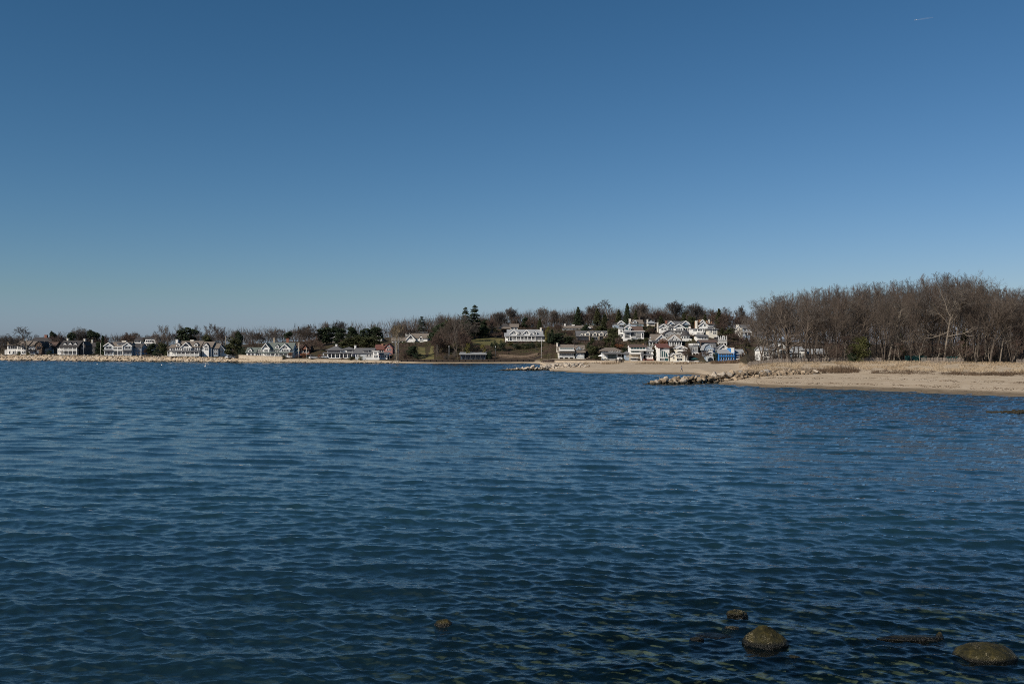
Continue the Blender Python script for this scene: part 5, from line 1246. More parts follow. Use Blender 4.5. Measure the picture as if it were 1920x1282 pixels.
# --- background row of low bare trees behind the left shore
rb = random.Random(3)
for i in range(46):
    px = -60 + i * 17.5 + rb.uniform(-6, 6)
    D = rb.uniform(620, 720)
    y = 633 - (px / 750) * 17 + rb.uniform(-7, 4)
    k = rb.choice(['mass', 'round2', 'thin', 'mass', 'round1'])
    h = min((q for q in HOUSES if q[0] < 760), key=lambda q: abs(q[0] - px))
    T(k, px, D, y, rb.uniform(26, 44), f"low {'russet' if k == 'mass' else 'grey brown'} tree far behind {h[2]}", 'low bare trees far behind the left shore')
# --- hill backdrop
for i in range(44):
    px = 740 + i * 15.2 + rb.uniform(-6, 6)
    D = rb.uniform(548, 590)
    base = np.interp(px, [740, 820, 900, 1000, 1100, 1200, 1280, 1400], [622, 606, 600, 598, 590, 586, 588, 588])
    k = rb.choice(['mass', 'round2', 'thin', 'mass', 'vase', 'cone'])
    h = min((q for q in HOUSES if q[1] > 470), key=lambda q: abs(q[0] - px))
    T(k, px, D, base + rb.uniform(-7, 6), rb.uniform(24, 40), f"{dict(mass='russet bare', cone='dark narrow evergreen').get(k, 'grey brown bare')} tree on the crest above {h[2]}", 'trees along the top of the hill')
# --- brush on the hillside between the houses
def free(x, D, m=.3):
    return not any(a - m < x < b + m and c < D < d for a, b, c, d in PLOTS)
LAWNS = [(882, 946, 476, 508), (784, 814, 452, 500)]
nb = 0
tries = 0
while nb < 170 and tries < 3000:
    tries += 1
    px = rb.uniform(760, 1425); D = rb.uniform(450 if px < 1030 else 424, 530)
    x = (px - CX) / F * D
    if not free(x, D) or any(a < px < b and c < D < d for a, b, c, d in LAWNS): continue
    if px > 1395 and D < 420: continue
    k = rb.choice(['brush1', 'brush2', 'brush3', 'brush2', 'green1', 'green2', 'brush1'] if px < 1340 else ['brush1', 'brush2', 'brush3', 'brush2'])
    hp = rb.uniform(9, 17) if k.startswith('b') else rb.uniform(7, 12)
    # keep low what would hide a house standing behind it
    if any(a - 1 < x < b + 1 and 0 < c - D < 40 for a, b, c, d in PLOTS): hp *= .38
    h = nearest_house(px, D)
    T(k, px, D, 0, hp * rb.uniform(.9, 1.5), f"{dict(brush1='brown bare', brush2='russet bare', brush3='grey bare', green1='dark evergreen', green2='olive evergreen')[k]} shrub on the slope {'left' if px < h[0] else 'right'} of {h[2]}", 'shrubs on the hillside', hpx=hp)
    nb += 1
for i in range(30):
    for tr in range(60):
        px = rb.uniform(1110, 1400); D = rb.uniform(432, 520); x = (px - CX) / F * D
        hid = [q for q in PLOTS if q[0] - 2 < x < q[1] + 2 and 0 < q[2] - D < 30]
        if free(x, D, 1.0) and not hid: break
    else: continue
    h = nearest_house(px, D); k = rb.choice(['mass', 'mass', 'cone', 'dome2'])
    T(k, px, D, 0, rb.uniform(14, 24), f"{dict(mass='small russet bare', cone='small olive pointed', dome2='small olive round')[k]} tree in the gap {'left' if px < h[0] else 'right'} of {h[2]}", 'small trees in the gaps of the hillside houses', hpx=rb.uniform(16, 26))
for i in range(44):
    px = rb.uniform(745, 945); D = rb.uniform(452, 515); x = (px - CX) / F * D
    if not free(x, D, 1) or any(q[0] - 2 < x < q[1] + 2 and 0 < q[2] - D < 95 for q in PLOTS) or any(a - 3 < px < b + 3 and c - 26 < D < d for a, b, c, d in LAWNS): continue
    h = nearest_house(px, D); k = rb.choice(['mass', 'mass', 'round2', 'dome1', 'mass'])
    T(k, px, D, 0, rb.uniform(24, 38), f"{dict(mass='russet bare', round2='grey brown bare', dome1='dark evergreen')[k]} tree in the thicket {'left' if px < h[0] else 'right'} of {h[2]}", 'trees of the slope thicket', hpx=rb.uniform(24, 42))
# low hedge plants at the foot of the left houses
for px, y, w, k, lab in ((36, 659.5, 10, 'yellow', 'yellow green bush before the porch of the leftmost white house'), (54, 660, 9, 'yellow', 'yellow green bush under the right block of the leftmost white house'),
                      (92, 655, 12, 'green1', 'dark bush before the small brown house'), (78, 659, 12, 'brush2', 'russet bush before the brown gambrel gable'), (545, 660, 12, 'russet', 'russet hedge piece right of the green roofed house'),
                      (557, 661, 14, 'brush2', 'brown hedge piece below the red brown house'), (569, 661, 14, 'russet', 'russet hedge piece left of the parked white cars'), (532, 665, 10, 'green2', 'olive hedge piece before the green roofed house'),
                      (658, 668, 16, 'green2', 'olive low bush before the white tower house'), (642, 668, 14, 'brush2', 'russet low bush before the verandah house'), (676, 668, 14, 'yellow', 'yellow low bush before the white tower house'), (600, 664, 12, 'russet', 'russet bush between the two parked white cars')):
    D = np.interp(px, [0, 240, 400, 600, 700], [566, 521, 497, 470, 452]); T(k, px, D, y, w, lab)

# --- the wood on the right
def wood_place(px):
    for a, lab in ((1440, 'at the left edge of the wood'), (1500, 'around the big oak'), (1560, 'before the brick winged house'), (1600, 'left of the dark green cedar'), (1640, 'behind the dark green cedar'),
                   (1690, 'right of the dark green cedar'), (1740, 'behind the dark teal screen'), (1790, 'left under the highest crowns'), (1835, 'right under the highest crowns'), (1870, 'at the dip in the treeline')):
        if px < a: return lab
    return 'towards the right end of the wood'
SKY = ([1395, 1415, 1440, 1475, 1520, 1560, 1600, 1640, 1700, 1740, 1770, 1800, 1825, 1845, 1880, 1920, 1990, 2100], [580, 572, 556, 545, 539, 534, 531, 529, 523, 515, 509, 508, 520, 540, 536, 533, 536, 540])
T('oak', 1478, 243, 545, 118, 'big spreading oak with heavy limbs at the left of the wood', rz=.6)
rw = random.Random(9)
rows = ((244, 40, 'front'), (262, 36, 'middle'), (285, 36, 'back'))
for D0, n, nm in rows:
    for i in range(n):
        px = 1424 + (2010 - 1424) * (i + rw.uniform(.1, .9)) / n
        if nm == 'front' and (abs(px - 1478) < 26): continue
        D = D0 + rw.uniform(-7, 7)
        if px < 1440: D += 12
        k = rw.choice(['forest1', 'forest2', 'forest3', 'forest4', 'forest5', 'forest6', 'forest7'])
        y = float(np.interp(px, *SKY)) + rw.uniform(-5, 10) + (rw.uniform(2, 26) if nm == 'front' else 0)
        tone = dict(forest2='grey twigged', forest5='russet twigged', forest4='twin stemmed', forest6='many stemmed', forest7='pale stemmed').get(k, 'brown twigged')
        T(k, px, D, y, rw.uniform(62, 104), f"tall {tone} bare tree in the {nm} row {wood_place(px)}", 'tall bare trees of the wood behind the dune')
for px, y, w, lab in ((1725, 640, 44, 'small spreading bare tree with a pale trunk before the dark teal screen'), (1757, 642, 50, 'small pale trunked bare tree between the two dark teal screens'), (1795, 636, 44, 'small pale trunked bare tree right of the teal screens'),
                      (1830, 634, 40, 'small pale trunked bare tree under the dip in the treeline'), (1856, 630, 40, 'small pale trunked bare tree right of the dip in the treeline'), (1898, 610, 56, 'forked pale trunked bare tree near the right end of the wood'),
                      (1918, 612, 50, 'russet crowned small tree at the right end of the wood'), (1690, 640, 40, 'small russet bare tree between the cedar and the teal screen'), (1545, 640, 40, 'small bare tree before the brick winged house'), (1582, 628, 40, 'leaning pale limbed small tree left of the cedar')):
    T('crab', px, 239, y, w, lab)
T('cedar', 1613, 240, 630, 54, 'dark green cedar bush standing out at the front of the wood')
T('green1', 1597, 238, 660, 18, 'low dark green bush at the left foot of the cedar')
T('cone', 1808, 252, 618, 30, 'olive green conifer inside the wood under its highest crowns')
T('cone', 1690, 256, 625, 22, 'narrow olive conifer inside the wood right of the cedar')
for i in range(26):
    px = 1412 + i * 20 + rw.uniform(-6, 6)
    T(rw.choice(['brush1', 'brush2', 'brush3']), px, rw.uniform(246, 275), 0, rw.uniform(20, 34), f"low bare undergrowth bush {wood_place(px)}", 'undergrowth bushes in the wood', hpx=rw.uniform(14, 30))
for k, p in PROTO.items():
    if not p[3]:
        for c in list(p[0].children): bpy.data.objects.remove(c)
        bpy.data.objects.remove(p[0])

# ------------------------------------------------------------------ masses nobody could count: far wood, undergrowth, brush, grass
def twig_mass(name, spots, n_tw, m, seed, wid=.035, lean=.35):
    """spots: (x, y, z, height, radius); many thin upright twigs and side twigs"""
    rg = random.Random(seed); mb = MB()
    for x, y, z, h, r in spots:
        for k in range(n_tw):
            a = rg.uniform(0, 6.283); q = r * math.sqrt(rg.random())
            p = Vector((x + math.cos(a) * q, y + math.sin(a) * q, z + h * rg.uniform(-.02, .72) ** 1.0))
            L = h * rg.uniform(.14, .36)
            d = Vector((rg.gauss(0, lean), rg.gauss(0, lean), 1)).normalized()
            w = wid * rg.uniform(.6, 1.3)
            s = Vector((rg.gauss(0, 1), rg.gauss(0, 1), 0)).normalized() * w
            mb.add([p - s, p + s, p + d * L], [(0, 1, 2)])
    o = mb.build(name, m, normals=False)
    return tag(o, kind='stuff')

rs = random.Random(17)
sp = []
for i in range(150):
    px = rs.uniform(-120, 780); D = rs.uniform(640, 760)
    x = (px - CX) / F * D; h = rs.uniform(6, 11) + (px / 780) * 4
    sp.append((x, D, gz(px, D), h, rs.uniform(4, 7)))
tag(twig_mass('far_wood', sp, 150, TWIG, 1, .1), 'hazy brown far wood making a low skyline behind the left shore houses', 'wood')
sp = []
for i in range(230):
    px = rs.uniform(740, 1440); D = rs.uniform(552, 600)
    x = (px - CX) / F * D
    sp.append((x, D, gz(px, D), rs.uniform(8, 13.5), rs.uniform(3, 6)))
tag(twig_mass('hilltop_wood', sp, 150, TWIG, 2, .08), 'brown leafless wood along the crest of the hill behind the houses', 'wood')
sp = []
for i in range(170):
    px = rs.uniform(1425, 2050); D = rs.uniform(258, 330)
    x = (px - CX) / F * D
    low = .3 if px < 1570 else .85
    sp.append((x, D, gz(px, D), rs.uniform(5, 11) * low, rs.uniform(2.5, 4.5)))
tag(twig_mass('wood_undergrowth', sp, 130, TWIG, 3, .05, .45), 'dense dark leafless saplings filling the wood between the tall trunks', 'undergrowth')
sp = []
for i in range(170):
    px = rs.uniform(1500, 2080); D = rs.uniform(320, 390)
    x = (px - CX) / F * D
    sp.append((x, D, gz(px, D), rs.uniform(11, 19), rs.uniform(4, 7)))
tag(twig_mass('wood_background', sp, 100, TWIG, 4, .07, .4), 'deeper rows of the bare wood closing the gaps behind the tall trunks', 'wood')

def hill_brush():
    rg = random.Random(23); tw, lf = MB(), MB()
    n = 0
    while n < 5200:
        px = rg.uniform(745, 1430); lo = 449 if px < 1015 else 420
        D = rg.uniform(lo, 552) if px < 1396 else rg.uniform(420, 545)
        x = (px - CX) / F * D
        if not free(x, D, .2) or any(a < px < b and c < D < d for a, b, c, d in LAWNS): continue
        z = gz(px, D); n += 1
        grn = noise.noise(Vector((x * .06, D * .06, 9))) > .12
        h = rg.uniform(.4, 1.3)
        for k in range(7):
            p = Vector((x + rg.gauss(0, .6), D + rg.gauss(0, .6), z + (h * rg.random() if grn else 0)))
            if grn: leaf_quad(lf, p, .3, rg)
            else:
                s = Vector((rg.gauss(0, 1), rg.gauss(0, 1), 0)).normalized() * .06
                tw.add([p - s, p + s, p + Vector((rg.gauss(0, .4), rg.gauss(0, .4), h * rg.uniform(.6, 1.2)))], [(0, 1, 2)])
    tag(tw.build('hillside_brush', TWIG_RED, normals=False), 'low russet brush covering the slope between the hillside houses', 'brush', kind='stuff')
    tag(lf.build('hillside_ivy', OLIVE, normals=False), 'low olive evergreen cover in patches on the hillside', 'ground cover', kind='stuff')
hill_brush()

GRASS = mat('dune_grass', (0.29, 0.215, 0.135), 0.9, scale=.12, col2=(0.45, 0.36, 0.25), coord='Object')
GRASS_D = mat('brown_beach_weeds', (0.075, 0.05, 0.034), 0.9, scale=.2, col2=(0.16, 0.11, 0.07))
def beach_grass():
    rg = random.Random(29); gr, wd = MB(), MB()
    for i in range(9000):
        px = rg.uniform(1386, 2080); ds, zs = profile(px)
        t = rg.random()
        D = ds[1] + 7 + (ds[2] + 6 - ds[1] - 7) * t
        if noise.noise(Vector((px * .03, D * .12, 1))) < -.08 and t < .8: continue
        x = (px - CX) / F * D; z = gz(px, D)
        for k in range(3):
            b = Vector((x + rg.gauss(0, .25), D + rg.gauss(0, .25), z - .03)); s = Vector((rg.gauss(0, 1), rg.gauss(0, .5), 0)).normalized() * .05
            gr.add([b - s, b + s, b + Vector((rg.gauss(.1, .22), rg.gauss(0, .2), rg.uniform(.2, .6)))], [(0, 1, 2)])
    for i in range(6800):
        px = rg.uniform(1440, 2080); ds, zs = profile(px)
        D = ds[1] + rg.gauss(2.2, 2.6)
        nn = .7 * noise.noise(Vector((px * .022, D * .1, 5))) + .6 * noise.noise(Vector((px * .11, D * .35, 8)))
        if nn < -.05 or D < ds[1] - 2: continue
        x = (px - CX) / F * D; z = gz(px, D); hh = .3 + 1.3 * max(0, nn) - (.15 if px > 1640 else 0) + (.5 if 1500 < px < 1620 else 0)
        for k in range(4):
            b = Vector((x + rg.gauss(0, .3), D + rg.gauss(0, .3), z - .03)); s = Vector((rg.gauss(0, 1), rg.gauss(0, .5), 0)).normalized() * .04
            wd.add([b - s, b + s, b + Vector((rg.gauss(0, .3), rg.gauss(0, .3), hh * rg.choice([.25, .4, .6, .8, 1.25]) * rg.uniform(.7, 1.1)))], [(0, 1, 2)])
    # weeds at the back of the far beach and before the blue house
    for i in range(2600):
        px = rg.uniform(1090, 1400); ds, zs = profile(px)
        D = rg.uniform(372, 392) if px < 1330 else rg.uniform(378, 404)
        if noise.noise(Vector((px * .03, D * .05, 2))) < .05 and px < 1335: continue
        x = (px - CX) / F * D; z = gz(px, D)
        for k in range(3):
            b = Vector((x + rg.gauss(0, .4), D + rg.gauss(0, .4), z - .03)); s = Vector((rg.gauss(0, 1), rg.gauss(0, .5), 0)).normalized() * .07
            (wd if px > 1335 or rg.random() < .5 else gr).add([b - s, b + s, b + Vector((rg.gauss(0, .3), rg.gauss(0, .3), rg.uniform(.3, .9) * (1.7 if px > 1335 else 1)))], [(0, 1, 2)])
    tag(gr.build('dune_grass', GRASS, normals=False), 'dry tan dune grass between the beach and the wood', 'grass', kind='stuff')
    tag(wd.build('beach_weeds', GRASS_D, normals=False), 'dark brown dead weeds along the top of the beach', 'weeds', kind='stuff')
beach_grass()

LAWN = mat('winter_lawn', (0.085, 0.085, 0.028), 0.95, scale=.15, col2=(0.17, 0.14, 0.055))
def lawn(px0, px1, D0, D1):
    mb = MB(); nx, ny = 26, 14
    for i in range(nx + 1):
        for j in range(ny + 1):
            px = px0 + (px1 - px0) * i / nx; D = D0 + (D1 - D0) * j / ny
            mb.v.append(((px - CX) / F * D, D, gz(px, D) + .07))
    for i in range(nx):
        for j in range(ny):
            k = i * (ny + 1) + j; mb.f.append((k, k + ny + 1, k + ny + 2, k + 1)); mb.m.append(0)
    tag(mb.build('lawn', LAWN, smooth=True), kind='structure')
lawn(882, 946, 476, 508); lawn(784, 814, 452, 499)

# ------------------------------------------------------------------ rocks
def rock_mat(name, c1, c2, wet=True):
    m = mat(name, c1, 0.88, scale=1.6, col2=c2, bump=.5, detail=6)
    if wet:
        nt = m.node_tree; N = nt.nodes; K = nt.links; b = N['Principled BSDF']
        src = b.inputs['Base Color'].links[0].from_socket
        ge = N.new('ShaderNodeNewGeometry'); sx = N.new('ShaderNodeSeparateXYZ'); K.new(ge.outputs['Position'], sx.inputs[0])
        nz = N.new('ShaderNodeTexNoise'); nz.inputs['Scale'].default_value = .9; K.new(ge.outputs['Position'], nz.inputs['Vector'])
        ad = N.new('ShaderNodeMath'); ad.operation = 'MULTIPLY_ADD'; ad.inputs[1].default_value = .5; K.new(nz.outputs['Fac'], ad.inputs[0]); K.new(sx.outputs[2], ad.inputs[2])
        mr = N.new('ShaderNodeMapRange'); mr.inputs[1].default_value = .85; mr.inputs[2].default_value = .55; K.new(ad.outputs[0], mr.inputs[0])
        mx = N.new('ShaderNodeMix'); mx.data_type = 'RGBA'; mx.inputs[7].default_value = (.030, .026, .016, 1)
        K.new(mr.outputs[0], mx.inputs[0]); K.new(src, mx.inputs[6]); K.new(mx.outputs[2], b.inputs['Base Color'])
    return m
ROCKS = {'pale': rock_mat('pale_granite', (.34, .285, .225), (.54, .47, .385)), 'tan': rock_mat('tan_granite', (.27, .205, .14), (.43, .34, .24)),
         'brown': rock_mat('brown_granite', (.14, .105, .07), (.26, .20, .14)), 'grey': rock_mat('grey_granite', (.22, .20, .175), (.38, .35, .31))}
def rock_mesh(seed, flat=.7):
    rg = random.Random(seed); bm = bmesh.new()
    for i in range(16):
        v = Vector((rg.gauss(0, 1), rg.gauss(0, 1), rg.gauss(0, 1))).normalized() * rg.uniform(.75, 1.0)
        bm.verts.new((v.x * rg.uniform(.8, 1), v.y * .8, v.z * flat))
    bmesh.ops.convex_hull(bm, input=bm.verts[:])
    bmesh.ops.delete(bm, geom=[v for v in bm.verts if not v.link_faces], context='VERTS')
    bmesh.ops.bevel(bm, geom=bm.edges[:] , offset=.07, segments=1, affect='EDGES', profile=.6)
    bmesh.ops.triangulate(bm, faces=bm.faces[:])
    bmesh.ops.subdivide_edges(bm, edges=bm.edges[:], cuts=1, use_grid_fill=True)
    for v in bm.verts: v.co += v.co.normalized() * .06 * noise.noise(v.co * 2.3 + Vector((seed, 0, 0)))
    bmesh.ops.recalc_face_normals(bm, faces=bm.faces[:])
    me = bpy.data.meshes.new('rock'); bm.to_mesh(me); bm.free(); return me
ROCK_ME = {}
for tone in ROCKS:
    for s in range(6):
        me = rock_mesh(100 + s, .55 + .07 * s); me.materials.append(ROCKS[tone]); ROCK_ME[tone, s] = me
def rock(tone, p, size, label, group, rg, flat=1.0):
    o = link('rock', ROCK_ME[tone, rg.randrange(6)])
    o.location = p; o.scale = (size * rg.uniform(.8, 1.25), size * rg.uniform(.75, 1.1), size * rg.uniform(.75, 1.1) * flat)
    o.rotation_euler = (rg.gauss(0, .35), rg.gauss(0, .35), rg.uniform(0, 6.283))
    return tag(o, label, 'rock', group)

def groin(a, b, n, hw0, hw1, crest, sizes, tones, name, group, seed, tip):
    rg = random.Random(seed)
    for i in range(n):
        t = (i + rg.random()) / n
        px, D = a[0] + (b[0] - a[0]) * t, a[1] + (b[1] - a[1]) * t
        hw = hw0 + (hw1 - hw0) * t; c = rg.uniform(-1, 1) if i % 3 else rg.uniform(-1, .1)
        Dy = D + c * hw
        g = max(-.35, gz(px, Dy))
        top = float(np.interp(t, *crest))
        s = rg.uniform(*sizes) * (.8 if t < .06 else 1)
        z = max(g, g + (top - max(g, 0)) * (1 - c * c)) - s * .28
        tone = tones(t, c, rg)
        where = ('at the seaward tip of' if t < .12 else 'in the outer half of' if t < .5 else 'in the shoreward half of' if t < .88 else 'at the beach end of')
        row = 'crest' if abs(c) < .35 else ('near face' if c < 0 else 'far face')
        rock(tone, ((px - CX) / F * Dy, Dy, z), s, f"{'large' if s > (sizes[0] + sizes[1]) / 2 else 'smaller'} {tone} rock on the {row} {where} {name}", group, rg)
groin((1203, 189.0), (1525, 208.5), 185, 3.6, 1.6, ([0, .05, .15, .35, .6, 1], [.3, .65, 1.45, 1.9, 2.4, 2.3]), (.58, 1.25),
      lambda t, c, rg: rg.choice(['pale', 'tan', 'tan', 'tan', 'brown', 'grey', 'brown']) if t < .55 else rg.choice(['tan', 'brown', 'brown', 'brown', 'tan', 'grey'] if t < .92 else ['tan', 'brown']), 'the near stone groin', 'rocks of the near groin', 41, .1)
groin((927, 303), (1098, 320), 100, 2.6, 7.5, ([0, .1, .3, .6, 1], [.25, .7, 1.3, 1.9, 2.1]), (.6, 1.15),
      lambda t, c, rg: rg.choice(['pale', 'pale', 'pale', 'grey', 'brown' if t < .4 else 'pale']), 'the far stone groin', 'rocks of the far groin', 42, .1)
rg = random.Random(43)
for i in range(24):
    px = rg.uniform(676, 752); D = float(np.interp(px, [676, 752], [446, 439])) + rg.uniform(-1, 4.5)
    s = rg.uniform(.5, 1.0); t = rg.choice(['pale', 'tan', 'pale', 'grey'])
    rock(t, ((px - CX) / F * D, D, max(0, gz(px, D)) + .1), s, f"{'large' if s > .75 else 'smaller'} {t} rock piled on the shore below {'the white tower house' if px < 722 else 'the pale sycamore'}", 'rocks below the white tower house', rg)
rock('pale', P(1529.5, 695.5, 207), .75, 'single pale rounded boulder on the sand beyond the beach end of the near groin', None, rg)
rock('grey', (P(1527, 701.5, 199)), .45, 'small grey stone with weed on the sand below the single pale boulder', None, rg, .5)
for px, y, D, s in ((1362, 704, 214, .3), (1038, 697.4, 291, .3), (1330, 678.5, 405, .5), (1338, 678, 404, .5)):
    g = gz(px, D); rock('brown' if px > 1035 and px < 1300 else 'tan', ((px - CX) / F * D, D, g + .08), s, {1362: 'small tan stone on the sand behind the near groin', 1038: 'lone dark stone at the waterline beside the far groin', 1330: 'tan stone on the sand left of the bright blue house', 1338: 'second tan stone on the sand, nearer the bright blue house'}[px], None, rg)
# the boulder seawall on the left shore: countless small blocks in the picture, one mass
def rubble(a, b, n, hw0, hw1, crest, name, label, seed, mats):
    rg = random.Random(seed); mb = MB(); base = [rock_mesh(220 + k, .7) for k in range(4)]
    data = [([tuple(v.co) for v in m.vertices], [tuple(p.vertices) for p in m.polygons]) for m in base]
    for i in range(n):
        t = rg.random(); px, D = a[0] + (b[0] - a[0]) * t, a[1] + (b[1] - a[1]) * t; c = rg.uniform(-1, 1)
        Dy = D + c * (hw0 + (hw1 - hw0) * t) * 1.05; g = max(-.3, gz(px, Dy)); top = float(np.interp(t, *crest)); s = rg.uniform(.25, .62)
        z = g + max(0, top - max(g, 0)) * (1 - c * c) * rg.uniform(.2, .9) - .1
        rm = Euler((rg.gauss(0, .5), rg.gauss(0, .5), rg.uniform(0, 6.28))).to_matrix() @ Matrix.Diagonal((s * 1.2, s, s * .8)); v, f = data[rg.randrange(4)]
        mb.add([rm @ Vector(p) + Vector(((px - CX) / F * Dy, Dy, z)) for p in v], f, rg.randrange(len(mats)))
    tag(mb.build(name, mats, normals=False), label, 'rubble', kind='stuff')
    for m in base: bpy.data.meshes.remove(m)
rubble((1203, 189.0), (1540, 209), 420, 3.8, 2.0, ([0, .05, .15, .35, .6, 1], [.05, .45, 1.3, 1.75, 2.3, 2.2]), 'groin_rubble', 'smaller stones filling the gaps of the near stone groin', 51, [ROCKS['tan'], ROCKS['brown'], ROCKS['brown']])
rubble((924, 303), (1105, 321), 420, 2.8, 8, ([0, .1, .3, .6, 1], [.2, .6, 1.1, 1.5, 1.5]), 'groin_rubble', 'smaller stones filling the gaps of the far stone groin', 52, [ROCKS['grey'], ROCKS['pale'], ROCKS['pale'], ROCKS['brown']])

def wrack():
    rg = random.Random(61); mb = MB()
    for i in range(2600):
        px = rg.uniform(1330, 2080); ds, zs = profile(px); t = rg.choice([.30, .34, .62, .66, None, None])
        t = rg.uniform(.05, 1.0) if t is None else t + rg.gauss(0, .02) + .05 * noise.noise(Vector((px * .02, t, 4)))
        D = ds[0] + (ds[1] - ds[0]) * t; x = (px - CX) / F * D; z = gz(px, D) + .012
        if rg.random() > .5 + noise.noise(Vector((px * .05, t * 5, 1))): continue
        for k in range(2):
            a = rg.uniform(0, 6.28); L = rg.uniform(.04, .22); w = rg.uniform(.02, .06); p = Vector((x + rg.gauss(0, .2), D + rg.gauss(0, .1), z)); d = Vector((math.cos(a) * L, math.sin(a) * L, rg.uniform(0, .05))); s = Vector((-math.sin(a) * w, math.cos(a) * w, rg.uniform(0, .05)))
            mb.add([p - d, p - s, p + d, p + s, p + Vector((0, 0, w))], [(0, 1, 4), (1, 2, 4), (2, 3, 4), (3, 0, 4)])
    tag(mb.build('wrack', GRASS_D, normals=False), 'dark dried seaweed flecks in lines along the near beach', 'seaweed', kind='stuff')
wrack()
def revetment():
    rg = random.Random(47); vs = {t: MB() for t in ('pale', 'tan')}
    base = [rock_mesh(200 + k, .7) for k in range(5)]
    data = [([tuple(v.co) for v in m.vertices], [tuple(p.vertices) for p in m.polygons]) for m in base]
    for i in range(1150):
        px = rg.uniform(-140, 446); ds, zs = profile(px); t = rg.random() ** .9
        D = ds[0] - 1.0 + (ds[1] - ds[0] + 2.2) * t; s = rg.uniform(.45, 1.15)
        z = float(np.interp(D, [ds[0] - 1, ds[1]], [-.2, zs[1] - .1])); x = (px - CX) / F * D
        rm = Euler((rg.gauss(0, .5), rg.gauss(0, .5), rg.uniform(0, 6.28))).to_matrix() @ Matrix.Diagonal((s * rg.uniform(.8, 1.4), s, s * rg.uniform(.7, 1)))
        v, f = data[rg.randrange(5)]
        vs['pale' if rg.random() < .42 else 'tan'].add([rm @ Vector(p) + Vector((x, D, z)) for p in v], f)
    root = vs['tan']; k = len(root.v)
    root.add(vs['pale'].v, vs['pale'].f, 1)
    tag(root.build('boulder_seawall', [ROCKS['tan'], ROCKS['pale']], normals=False), 'long seawall of tan and pale tumbled boulders along the left shore', 'boulders', kind='stuff')
    for m in base: bpy.data.meshes.remove(m)
    mb = MB()
    for i in range(420):       # dark stones at the foot of the sandy shore
        px = rg.uniform(440, 690); D = float(np.interp(px, CPX, CPD[:, 0])) + rg.uniform(-.5, 2.5) + (rg.random() ** 4) * 6; s = rg.uniform(.15, .45)
        v, f = data[rg.randrange(5)]; x = (px - CX) / F * D; z = max(0, gz(px, D))
        mb.add([Vector(p) * s + Vector((x, D, z)) for p in v], f)
    tag(mb.build('shore_stones', ROCKS['brown'], normals=False), 'dark stones scattered along the foot of the sandy left shore', 'stones', kind='stuff')
    mb = MB()
    for i in range(900):      # cobble spit at the right edge
        u = rg.random() ** .75; px = 1850 + 260 * u; D = 108 - 3.0 * (px - 1850) / 260 + rg.gauss(0, 1.6) * (.25 + u); s = rg.uniform(.10, .34)
        v, f = data[rg.randrange(5)]; x = (px - CX) / F * D
        mb.add([Vector(p) * s + Vector((x, D, -.04 + .36 * min(1, u * 2.2) * rg.uniform(.3, 1))) for p in v], f)
    tag(mb.build('cobble_spit', [ROCKS['brown']], normals=False), 'low spit of dark and tan cobbles just above the water at the right edge', 'cobbles', kind='stuff')
    mb = MB()
    for i in range(1500):     # stones on the shallow bed
        D = rg.uniform(17, 34); px = 300 + 1900 * rg.random() ** .6; s = rg.uniform(.05, .24) * (1.0 if rg.random() < .93 else 1.6)
        v, f = data[rg.randrange(5)]; x = (px - CX) / F * D; z = gz(px, D)
        mb.add([Vector((p[0] * s, p[1] * s, p[2] * s * .7)) + Vector((x, D, z + s * .1)) for p in v], f)
    BED = mat('weedy_bed_stone', (.035, .035, .018), .9, scale=2.2, col2=(.15, .12, .07))
    tag(mb.build('seabed_stones', BED, normals=False), 'weedy stones lying on the shallow bottom in the foreground', 'stones', kind='stuff')
revetment()

